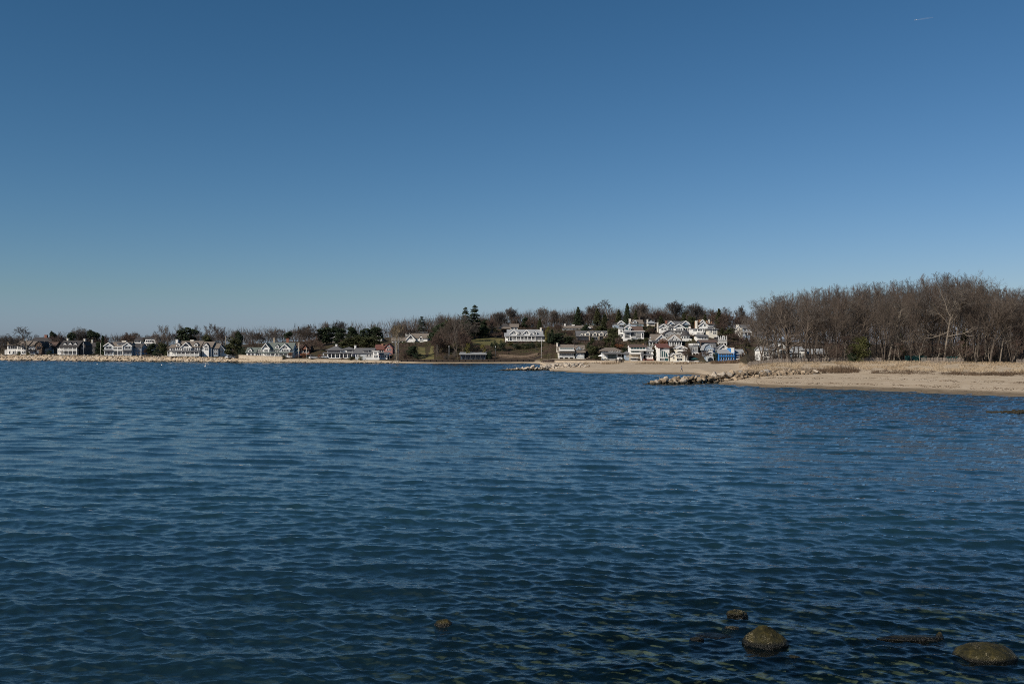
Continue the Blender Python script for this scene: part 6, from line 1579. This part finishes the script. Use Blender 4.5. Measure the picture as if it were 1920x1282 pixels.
# foreground boulders standing out of the shallows
ALGAE = bpy.data.materials.new('algae_and_barnacles'); ALGAE.use_nodes = True
def algae():
    nt = ALGAE.node_tree; N = nt.nodes; K = nt.links; b = N['Principled BSDF']
    tc = N.new('ShaderNodeTexCoord'); ge = N.new('ShaderNodeNewGeometry'); sx = N.new('ShaderNodeSeparateXYZ'); K.new(ge.outputs['Position'], sx.inputs[0])
    def nz(s, d=6, r=.7):
        n = N.new('ShaderNodeTexNoise'); n.inputs['Scale'].default_value = s; n.inputs['Detail'].default_value = d; n.inputs['Roughness'].default_value = r; K.new(ge.outputs['Position'], n.inputs['Vector']); return n.outputs['Fac']
    r = N.new('ShaderNodeValToRGB'); K.new(nz(5), r.inputs[0])
    for i, (p, c) in enumerate(((.34, (.009, .009, .003)), (.5, (.030, .026, .007)), (.72, (.080, .062, .016)))):
        e = r.color_ramp.elements[i] if i < 2 else r.color_ramp.elements.new(.7)
        e.position = p; e.color = (*c, 1)
    vo = N.new('ShaderNodeTexVoronoi'); vo.inputs['Scale'].default_value = 55; K.new(ge.outputs['Position'], vo.inputs['Vector'])
    lt = N.new('ShaderNodeMath'); lt.operation = 'LESS_THAN'; lt.inputs[1].default_value = .32; K.new(vo.outputs['Distance'], lt.inputs[0])
    pr = N.new('ShaderNodeValToRGB'); pr.color_ramp.elements[0].position = .50; pr.color_ramp.elements[1].position = .60; K.new(nz(3.2, 3), pr.inputs[0])
    mr = N.new('ShaderNodeMapRange'); mr.inputs[1].default_value = .42; mr.inputs[2].default_value = .16; K.new(sx.outputs[2], mr.inputs[0])
    m1 = N.new('ShaderNodeMath'); m1.operation = 'MULTIPLY'; K.new(lt.outputs[0], m1.inputs[0]); K.new(pr.outputs[0], m1.inputs[1])
    m2 = N.new('ShaderNodeMath'); m2.operation = 'MULTIPLY'; K.new(m1.outputs[0], m2.inputs[0]); K.new(mr.outputs[0], m2.inputs[1])
    mx = N.new('ShaderNodeMix'); mx.data_type = 'RGBA'; mx.inputs[7].default_value = (.40, .34, .22, 1); K.new(m2.outputs[0], mx.inputs[0]); K.new(r.outputs[0], mx.inputs[6])
    wz = N.new('ShaderNodeMapRange'); wz.inputs[1].default_value = .11; wz.inputs[2].default_value = .05; K.new(sx.outputs[2], wz.inputs[0])
    wm = N.new('ShaderNodeMix'); wm.data_type = 'RGBA'; wm.inputs[7].default_value = (.006, .006, .004, 1); K.new(wz.outputs[0], wm.inputs[0]); K.new(mx.outputs[2], wm.inputs[6])
    K.new(wm.outputs[2], b.inputs['Base Color'])
    rr = N.new('ShaderNodeMapRange'); rr.inputs[1].default_value = .04; rr.inputs[2].default_value = .3; rr.inputs[3].default_value = .25; rr.inputs[4].default_value = .9; b.inputs['Specular IOR Level'].default_value = .25; K.new(sx.outputs[2], rr.inputs[0]); K.new(rr.outputs[0], b.inputs['Roughness'])
    bp = N.new('ShaderNodeBump'); bp.inputs['Strength'].default_value = 1.0; bp.inputs['Distance'].default_value = .05; K.new(nz(11, 8, .75), bp.inputs['Height']); K.new(bp.outputs[0], b.inputs['Normal'])
algae()
def boulder(px, ybase, wpx, h, label, seed, peak=0.0, depth=.8, sink=.25, rough=.09, name='boulder', dz=0.0):
    D = EYE * F / (ybase - HY); w = wpx / F * D / 2
    bm = bmesh.new(); bmesh.ops.create_icosphere(bm, subdivisions=5, radius=1)
    Dc = D + w * depth * .7
    for v in bm.verts:
        c = v.co.copy()
        if peak and c.z > 0:
            k = c.z ** 1.0; r = math.hypot(c.x, c.y)
            f = (1 - peak) + peak * (max(0.02, 1 - c.z) / max(.02, math.sqrt(max(1e-4, 1 - c.z * c.z))))
            c.x *= f; c.y *= f
            c.x -= .10 * c.z
        n = rough * (noise.noise(c * 1.3 + Vector((seed, 1, 2))) + .55 * noise.noise(c * 3.1 + Vector((seed, 5, 2))) + .25 * noise.noise(c * 8 + Vector((seed, 3, 7))) + .12 * noise.noise(c * 19 + Vector((seed, 3, 7))))
        c += v.co.normalized() * n
        v.co = Vector((c.x * w, c.y * w * depth, c.z * h if c.z > 0 else c.z * (sink + .25)))
    me = bpy.data.meshes.new(name); bm.to_mesh(me); bm.free()
    me.materials.append(ALGAE); me.polygons.foreach_set('use_smooth', [True] * len(me.polygons))
    o = link(name, me); o.location = ((px - CX) / F * Dc, Dc, dz)
    return tag(o, label, 'boulder')
boulder(1435, 1211, 84, .40, 'peaked dark olive boulder standing out of the shallows in the foreground', 1, .58, .8, rough=.13)
boulder(1845, 1240, 120, .30, 'broad domed dark green boulder with barnacles at the lower right', 2, 0, .75, rough=.06)
boulder(1382, 1155, 38, .15, 'small blocky weedy rock behind the peaked boulder', 3, 0, .7, rough=.2)
boulder(833, 1174, 38, .15, 'small lone olive rock in the open water left of the peaked boulder', 4, .3, .8, rough=.14)
boulder(1332, 1195, 84, .10, 'flat weed covered rock awash left of the peaked boulder', 5, 0, .6, rough=.16, dz=-.07)
boulder(1712, 1200, 128, .08, 'long thin barnacled ledge barely above water left of the domed boulder', 6, 0, .22, rough=.16)
boulder(1487, 1238, 30, .10, 'small dark wet stone just right of and below the peaked boulder', 7, 0, .7, rough=.2)
boulder(1372, 1182, 34, .10, 'small dark stone wedged between the flat awash rock and the peaked boulder', 8, 0, .7, rough=.2)
boulder(1306, 1201, 26, .08, 'bright green weedy stone at the left foot of the flat awash rock', 9, 0, .7, rough=.2)
boulder(1762, 1194, 14, .12, 'tiny pointed stone above the thin barnacled ledge', 11, .5, .8, rough=.2)
# ------------------------------------------------------------------ walls, fences, poles
def wall_run(name, label, cat, pts, h, th, m, cap=None, posts=0, pm=None):
    """pts: (px, D); a wall that follows the ground"""
    r = empty(name, ((pts[0][0] - CX) / F * pts[0][1], pts[0][1], gz(*pts[0]))); tag(r, label, cat)
    o = r.location; mb, cp, P3 = MB(), MB(), []
    for px, D in pts: P3.append(Vector(((px - CX) / F * D, D, gz(px, D))) - o)
    zt = [p.z + h for p in P3]
    for i in range(len(P3) - 1):
        a, b = P3[i], P3[i+1]
        d = (b - a); d.z = 0; n = Vector((-d.y, d.x, 0)).normalized() * th / 2
        mb.add([a - n - Vector((0,0,.5)), b - n - Vector((0,0,.5)), b + n - Vector((0,0,.5)), a + n - Vector((0,0,.5)), Vector((*(a - n).xy, zt[i])), Vector((*(b - n).xy, zt[i+1])), Vector((*(b + n).xy, zt[i+1])), Vector((*(a + n).xy, zt[i]))],
               [(3,2,1,0),(4,5,6,7),(0,1,5,4),(1,2,6,5),(2,3,7,6),(3,0,4,7)])
        if cap:
            n2 = n * 1.5; u = Vector((0, 0, .003)); v = Vector((0, 0, .18))
            A, B = Vector((*a.xy, zt[i])), Vector((*b.xy, zt[i+1]))
            cp.add([A - n2 + u, B - n2 + u, B + n2 + u, A + n2 + u, A - n2 + v, B - n2 + v, B + n2 + v, A + n2 + v], [(3,2,1,0),(4,5,6,7),(0,1,5,4),(1,2,6,5),(2,3,7,6),(3,0,4,7)])
    mb.build('wall', m, r)
    if cap: cp.build('coping', cap, r)
    if posts:
        pmesh = None
        for k in range(posts):
            t = k / (posts - 1) * (len(P3) - 1); i = min(int(t), len(P3) - 2); q = P3[i].lerp(P3[i+1], t - i)
            if pmesh is None:
                b = MB(); b.box(-.12, .12, -th / 2 - .22, -th / 2 - .003, -.5, h + .12); pmesh = b.mesh('post', pm or m)
            o2 = link('post', pmesh, r); o2.location = q
    return r
seq = lambda a, b, n, da, db: [(a + (b - a) * i / n, da + (db - da) * i / n) for i in range(n + 1)]
wall_run('seawall', 'low tan concrete seawall before the green roofed house', 'wall', seq(448, 530, 8, 486, 474), 1.5, .5, CONC, CONC)
wall_run('timber_seawall', 'dark timber seawall along the shore below the dark boathouse', 'wall', seq(752, 1002, 20, 444, 448), .75, .35, DWOOD, WOOD, 24, DWOOD)
wall_run('retaining_wall', 'brown upper retaining wall on the bank left of the cream beach house', 'wall', seq(935, 1008, 8, 457, 456), 1.1, .4, WOOD)
wall_run('retaining_wall', 'brown lower retaining wall on the bank left of the cream beach house', 'wall', seq(938, 1016, 8, 452, 450), 1.0, .4, DWOOD, WOOD)
wall_run('garden_wall', 'dark garden wall with plants before the cream beach house', 'wall', seq(1018, 1106, 10, 433, 431), .9, .4, DWOOD, CONC)
wall_run('seawall', 'grey seawall on the sand below the blue glass house', 'wall', seq(1040, 1160, 12, 420, 412), .7, .4, CONC, CONC)
wall_run('seawall', 'low tan seawall under the tall grey house and the curved glass house', 'wall', seq(1170, 1262, 9, 411, 407), .6, .4, STONE, CONC)
wall_run('seawall', 'low pale wall under the gable topped beach house', 'wall', seq(1262, 1310, 6, 407, 404), .5, .35, CONC, TRIM)

def picket_fence(label, pts, h=1.15):
    r = empty('picket_fence', ((pts[0][0] - CX) / F * pts[0][1], pts[0][1], gz(*pts[0]))); tag(r, label, 'fence'); o = r.location
    pk, wi = MB(), MB(); rg = random.Random(3)
    prev = None
    for (pa, Da), (pb, Db) in zip(pts[:-1], pts[1:]):
        a = Vector(((pa - CX) / F * Da, Da, 0)); b = Vector(((pb - CX) / F * Db, Db, 0)); n = max(1, int((b - a).length / .16))
        for i in range(n):
            q = a.lerp(b, i / n); q.z = gxy(q.x, q.y); q -= o; hh = h * rg.uniform(.9, 1.05); t = rg.gauss(0, .03)
            pk.add([(q.x-.03,q.y-.012,q.z-.2),(q.x+.03,q.y-.012,q.z-.2),(q.x+.03,q.y+.012,q.z-.2),(q.x-.03,q.y+.012,q.z-.2),(q.x-.03+t,q.y-.012,q.z+hh),(q.x+.03+t,q.y-.012,q.z+hh),(q.x+.03+t,q.y+.012,q.z+hh),(q.x-.03+t,q.y+.012,q.z+hh)], [(4,5,6,7),(0,1,5,4),(1,2,6,5),(2,3,7,6),(3,0,4,7)])
            if prev is not None and i % 4 == 0:
                for f in (.25, .75): wi.tube(prev + Vector((0,.02,h*f)), q + Vector((0,.02,h*f)), .008, .008, 3, False)
            if i % 4 == 0: prev = q
    pk.build('picket', SLAT, r, normals=False); wi.build('wire', DMETAL, r, normals=False)
SLAT = mat('bleached_picket', (.33, .27, .22), .9, scale=4, col2=(.50, .43, .37))
picket_fence('bleached picket sand fence from the white garage to the big oak', seq(1395, 1515, 10, 236, 241))
picket_fence('bleached picket sand fence running past the cedar bush', seq(1520, 1655, 10, 240.5, 238.5))
picket_fence('bleached picket sand fence before the dark teal screen', seq(1728, 1808, 8, 237.5, 237))
picket_fence('bleached picket sand fence at the right end of the dune', seq(1906, 2050, 10, 235, 230))
def screen(label, a, b, D, h):
    r = empty('fence_screen', ((a - CX) / F * D, D, gz(a, D))); tag(r, label, 'screen'); w = (b - a) / F * D
    m = MB(); m.box(0, w, -.02, .02, .1, h); m.build('screen_cloth', TEAL, r)
    n = max(2, int(w / 2.4)); pmb = MB(); pmb.tube((0, .06, -.4), (0, .06, h + .1), .04, .04, 6); pm = pmb.mesh('post', METAL)
    for i in range(n + 1): o = link('post', pm, r); o.location = (w * i / n, 0, 0)
screen('dark teal fence screen under the small pale trunked trees, left one', 1697, 1738, 243, 1.5)
screen('dark teal fence screen farther right behind the pale trunked tree', 1772, 1795, 244, 1.4)

def pole(px, ytop, D, label, r=.09, m=None, head=None, kind='pole', cat='pole'):
    g = gz(px, D); o = empty(kind, ((px - CX) / F * D, D, g)); tag(o, label, cat)
    top = EYE + (HY - ytop) / F * D - g
    a = MB(); a.tube((0, 0, -.4), (0, 0, top), r * 1.2, r * .8, 8); a.build('shaft', m or METAL, o, True)
    b = MB(); b.lathe([(r * 2.4, -.1), (r * 2.4, .12), (r * 1.4, .2)], 8); b.build('base', CONC, o)
    c = MB()
    if head == 'lamp': c.lathe([(.08, top), (.18, top + .1), (.2, top + .3), (.1, top + .45), (.04, top + .5)], 8); c.build('lamp_head', TRIM, o)
    elif head == 'cross': c.box(-1.0, 1.0, -.06, .06, top - .7, top - .55); c.build('crossarm', WOOD, o)
    else: c.lathe([(.03, top), (.12, top + .08), (.12, top + .2), (.02, top + .28)], 8); c.build('finial', TRIM, o)
pole(50, 635.5, 566, 'thick pale grey trunk of the broad bare tree before the leftmost white house', .22, PALEBARK)  # pale trunk of the broad bare tree, built with the pole shape
pole(156.5, 643.5, 538, 'grey lamp post on the seawall before the dark shaded house', .11, METAL, 'lamp', 'lamp_post', 'lamp post')
pole(188.5, 644, 525, 'tan flagpole between the dark shaded house and the twin gabled house', .11, MASON, None, 'flagpole', 'flagpole')
pole(264.6, 646, 510, 'pale flagpole at the right side of the twin gabled house', .10, MASON, None, 'flagpole', 'flagpole')
pole(414.5, 643, 491, 'grey pole before the half hidden cottage', .09, METAL)
pole(423, 631, 520, 'tall grey pole behind the bushy olive evergreen', .14, PALEBARK)
pole(559.5, 650, 478, 'pale post left of the red brown house hedge', .13, MASON, 'cross')
pole(574.5, 652, 474, 'pale utility post above the russet hedge', .11, MASON, 'cross', 'utility_pole', 'utility pole')
pole(741, 630, 449, 'left of the two tall pale posts by the pink house', .12, METAL, 'cross', 'utility_pole', 'utility pole')
pole(746.5, 634, 447, 'right of the two tall pale posts by the pink house', .11, METAL, None, 'utility_pole', 'utility pole')
pole(842, 650.5, 452, 'white topped lamp post left of the dark boathouse', .08, METAL, 'lamp', 'lamp_post', 'lamp post')
pole(929, 651, 451, 'dark lamp post right of the dark boathouse', .09, DMETAL, 'lamp', 'lamp_post', 'lamp post')
pole(1015.5, 640, 448, 'white flagpole below the white mansion', .045, TRIM, None, 'flagpole', 'flagpole')

# ------------------------------------------------------------------ cars, boats, buoys, person, plane
CARW = mat('white_car_paint', (.72, .73, .74), .25, .03, 1, spec=.6)
RUB = mat('black_rubber', (.02, .02, .02), .8, .1, 2)
def car(px, D, label, m=CARW, rz=0.0):
    r = empty('parked_car', ((px - CX) / F * D, D, gz(px, D) + .02), rz); tag(r, label, 'car', 'cars parked on the left shore')
    b = MB(); b.prism_y([(-2.2,.35),(2.2,.35),(2.25,.75),(1.9,.95),(1.1,1.0),(-2.1,1.0),(-2.28,.7)], -.9, .9); b.build('body', m, r)
    c = MB(); c.prism_y([(-2.05,1.0),(1.0,1.0),(.35,1.52),(-1.7,1.56)], -.8, .8); c.build('cabin', GLASS, r)
    f = MB(); f.prism_y([(-1.72,1.562),(.37,1.522),(.3,1.62),(-1.65,1.66)], -.82, .82); f.build('car_roof', m, r)
    for x in (-1.4, 1.4):
        for y in (-.86, .86):
            w = MB(); w.tube((x, y - .1, .34), (x, y + .1, .34), .34, .34, 12); o = w.build('wheel', RUB, r)
            k = MB(); k.tube((x, y - .115, .34), (x, y + .115, .34), .2, .2, 10); k.build('rim', METAL, o)
car(588.5, 470, 'white parked car left of the verandah house', rz=.5)
car(607, 473, 'white parked car half hidden at the corner of the verandah house', rz=.2)
car(432, 488, 'white parked car beside the bushy olive evergreen', rz=.9)
def buoy(px, y, label, spar=False, s=.3):
    D = EYE * F / (y - HY); r = empty('mooring_buoy', ((px - CX) / F * D, D, 0)); tag(r, label, 'buoy', 'white mooring buoys off the left shore')
    b = MB(); b.lathe([(.02, -s*.8), (s*.7, -s*.5), (s, 0), (s*.85, s*.55), (s*.4, s*.9), (.03, s)], 14); b.build('float', TRIM, r, True)
    t = MB(); t.lathe([(s*1.005, -.1), (s*1.01, -.02), (s*.99, .05)], 14); t.build('band', BRIGHTB, r)
    if spar: t = MB(); t.tube((0, 0, s * .8), (0, 0, 1.7), .07, .05, 8); t.build('mast', TRIM, r)
    else: t = MB(); t.tube((0, 0, s * .9), (0, 0, s * 1.3), .04, .04, 6); t.build('ring', METAL, r)
buoy(182.5, 682.7, 'small white buoy before the dark shaded house, left of a fainter one', s=.28)
buoy(212, 684, 'faint small buoy before the twin gabled house', s=.2)
buoy(303.5, 684.6, 'round white buoy floating left of the long white house', s=.36)
buoy(385, 687.4, 'white buoy with an upright mast before the right wing of the long white house', True, .36)
def boat(px, D, L, label, m):
    r = empty('rowing_boat', ((px - CX) / F * D, D, gz(px, D) + .15), .3); tag(r, label, 'boat')
    b = MB(); n = 10; vs = []
    for i in range(n + 1):
        t = i / n * 2 - 1; w = .75 * (1 - max(0, t) ** 2.2) * (1 if t > -1 else .9); x = t * L / 2
        vs += [(x, -w, .62 + .2 * max(0, t) ** 2), (x, -w * .55, .05), (x, w * .55, .05), (x, w, .62 + .2 * max(0, t) ** 2)]
    fs = [(4*i+k, 4*i+k+1, 4*i+k+5, 4*i+k+4) for i in range(n) for k in range(3)] + [(0, 1, 2, 3)]
    b.add(vs, fs); b.build('hull', m, r)
    s = MB(); s.box(-.2, .1, -.6, .6, .42, .47); s.build('thwart', WOOD, r)
boat(1301, 405, 5.0, 'white rowing boat drawn up on the sand under the teal umbrella', CANVAS)
boat(1265, 408, 4.0, 'white dinghy on the sand before the gable topped beach house', CANVAS)
def umbrella(px, D, ytop, w, label, m):
    g = gz(px, D); r = empty('beach_umbrella', ((px - CX) / F * D, D, g)); tag(r, label, 'umbrella'); h = EYE + (HY - ytop) / F * D - g
    a = MB(); a.tube((0, 0, -.2), (0, 0, h), .04, .03, 8); a.build('pole', METAL, r)
    c = MB(); c.lathe([(w, h - .75), (w * .98, h - .66), (w * .55, h - .25), (.05, h)], 8); c.build('canopy', m, r)
umbrella(1303, 407, 670.2, 1.6, 'teal canvas umbrella by the boxy grey house on the sand', TEAL)
umbrella(730.5, 456, 661, 1.2, 'dark blue domed umbrella at the right end of the white tower house', NAVY)
umbrella(1128, 424, 664.4, 1.5, 'white umbrella at the left corner of the blue glass house', CANVAS)
def beach_shed(px, D):
    r = empty('boat_hoist_platform', ((px - CX) / F * D, D, gz(px, D))); tag(r, 'dark raised platform on the sand under the white porch box', 'platform')
    a = MB(); a.box(-1.3, 1.3, -1, 1, 1.1, 1.3); a.build('platform', DWOOD, r)
    m = MB(); m.box(-.12, .12, -.12, .12, -.3, 1.1); me = m.mesh('leg', DWOOD)
    for x in (-1.1, 1.1):
        for y in (-.8, .8): o = link('leg', me, r); o.location = (x, y, 0)
beach_shed(1160.5, 408)

def person(px, yfeet, D):
    """walker in a pale grey jacket and dark trousers, mid stride, seen from the water"""
    g = gz(px, D); r = empty('person', ((px - CX) / F * D, D, g), .25); tag(r, 'person in a pale grey jacket and dark trousers walking along the water edge', 'person')
    bm = bmesh.new(); L = bm.verts.layers.skin.verify()
    J = {'pel': ((0,0,.95),.15), 'wst': ((.01,0,1.08),.135), 'chs': ((.02,0,1.30),.16), 'nck': ((.03,0,1.48),.06), 'hd0': ((.04,0,1.58),.085), 'hd1': ((.05,0,1.70),.085),
         'shl': ((.02,.19,1.42),.065), 'ell': ((.10,.25,1.16),.047), 'wrl': ((.20,.24,.95),.034), 'hnl': ((.24,.24,.87),.036), 'shr': ((.02,-.19,1.42),.065), 'elr': ((-.08,-.25,1.17),.047), 'wrr': ((-.06,-.25,.94),.034), 'hnr': ((-.05,-.25,.86),.036),
         'hpl': ((0,.10,.92),.10), 'knl': ((-.10,.11,.52),.068), 'anl': ((-.28,.11,.12),.045), 'tol': ((-.14,.12,.04),.04), 'hpr': ((0,-.10,.92),.10), 'knr': ((.17,-.11,.52),.068), 'anr': ((.20,-.11,.09),.045), 'tor': ((.38,-.12,.035),.04)}
    V = {}
    for k, (c, rad) in J.items(): V[k] = bm.verts.new(c); V[k][L].radius = (rad, rad)
    for a, b in (('pel','wst'),('wst','chs'),('chs','nck'),('nck','hd0'),('hd0','hd1'),('chs','shl'),('shl','ell'),('ell','wrl'),('wrl','hnl'),('chs','shr'),('shr','elr'),('elr','wrr'),('wrr','hnr'),('pel','hpl'),('hpl','knl'),('knl','anl'),('anl','tol'),('pel','hpr'),('hpr','knr'),('knr','anr'),('anr','tor')):
        bm.edges.new((V[a], V[b]))
    V['pel'][L].use_root = True
    me = bpy.data.meshes.new('body'); bm.to_mesh(me); bm.free()
    o = link('body', me, r); o.modifiers.new('skin', 'SKIN'); s = o.modifiers.new('sub', 'SUBSURF'); s.levels = s.render_levels = 1
    m = bpy.data.materials.new('walker_clothes'); m.use_nodes = True; nt = m.node_tree; b = nt.nodes['Principled BSDF']; b.inputs['Roughness'].default_value = .9
    tc = nt.nodes.new('ShaderNodeTexCoord'); sx = nt.nodes.new('ShaderNodeSeparateXYZ'); nt.links.new(tc.outputs['Object'], sx.inputs[0])
    cr = nt.nodes.new('ShaderNodeValToRGB'); cr.color_ramp.interpolation = 'CONSTANT'
    dv = nt.nodes.new('ShaderNodeMath'); dv.operation = 'DIVIDE'; dv.inputs[1].default_value = 2.0; nt.links.new(sx.outputs[2], dv.inputs[0]); nt.links.new(dv.outputs[0], cr.inputs[0])
    for i, (p, c) in enumerate(((0, (.03,.03,.03)), (.05, (.03,.035,.05)), (.44, (.13,.13,.16)), (.755, (.45,.29,.21)))):
        e = cr.color_ramp.elements[i] if i < 2 else cr.color_ramp.elements.new(p)
        e.position = p; e.color = (*c, 1)
    nt.links.new(cr.outputs[0], b.inputs['Base Color']); me.materials.append(m)
    hb = MB(); hb.lathe([(.10, 1.60), (.125, 1.68), (.11, 1.77), (.05, 1.82)], 10, .03, 0); hb.build('hair', DWOOD, r, True)
person(1278, 699.5, 272)

def airliner():
    D = 20000.0; p = P(1715.5, 38.2, D)
    r = empty('airliner', p, math.radians(168)); tag(r, 'tiny pale airliner high in the upper right sky trailing a short contrail', 'airplane')
    a = MB(); a.tube((-22, 0, 0), (17, 0, 0), 2.2, 2.2, 10); a.tube((17, 0, 0), (24, 0, -.3), 2.2, .4, 10); a.tube((-34, 0, 1), (-22, 0, 0), .5, 2.2, 10); a.build('fuselage', CANVAS, r)
    for s in (-1, 1):
        w = MB(); w.add([(6,s*2,-1),(-2,s*2,-1),(-13,s*30,1),(-10,s*30,1),(6,s*2,-.4),(-2,s*2,-.4),(-13,s*30,1.3),(-10,s*30,1.3)], [(0,1,2,3),(7,6,5,4),(0,4,5,1),(1,5,6,2),(2,6,7,3),(3,7,4,0)]); w.build('wing', CANVAS, r)
        t = MB(); t.add([(-26,s*1,1),(-31,s*1,1),(-35,s*10,1.5),(-33,s*10,1.5),(-26,s*1,1.4),(-31,s*1,1.4),(-35,s*10,1.8),(-33,s*10,1.8)], [(0,1,2,3),(7,6,5,4),(0,4,5,1),(1,5,6,2),(2,6,7,3),(3,7,4,0)]); t.build('tailplane', CANVAS, r)
    f = MB(); f.prism_y([(-24,2),(-32,2),(-35,11),(-31,11)], -.3, .3); f.build('fin', CANVAS, r)
    m = bpy.data.materials.new('contrail_vapour'); m.use_nodes = True; nt = m.node_tree; nt.nodes.clear()
    out = nt.nodes.new('ShaderNodeOutputMaterial'); mx = nt.nodes.new('ShaderNodeMixShader'); tr = nt.nodes.new('ShaderNodeBsdfTransparent'); df = nt.nodes.new('ShaderNodeBsdfDiffuse'); df.inputs[0].default_value = (.8, .8, .8, 1)
    mx.inputs[0].default_value = .05; nt.links.new(tr.outputs[0], mx.inputs[1]); nt.links.new(df.outputs[0], mx.inputs[2]); nt.links.new(mx.outputs[0], out.inputs[0])
    c = MB(); q = [P(1719, 37.8, D), P(1727, 36.6, D), P(1738, 34.8, D), P(1750, 33.2, D)]; rr = [10, 14, 15, 4]
    for i in range(3): c.tube(q[i], q[i+1], rr[i], rr[i+1], 10, False)
    tag(c.build('contrail', m), 'short faint white contrail behind the tiny airliner', 'contrail')
airliner()
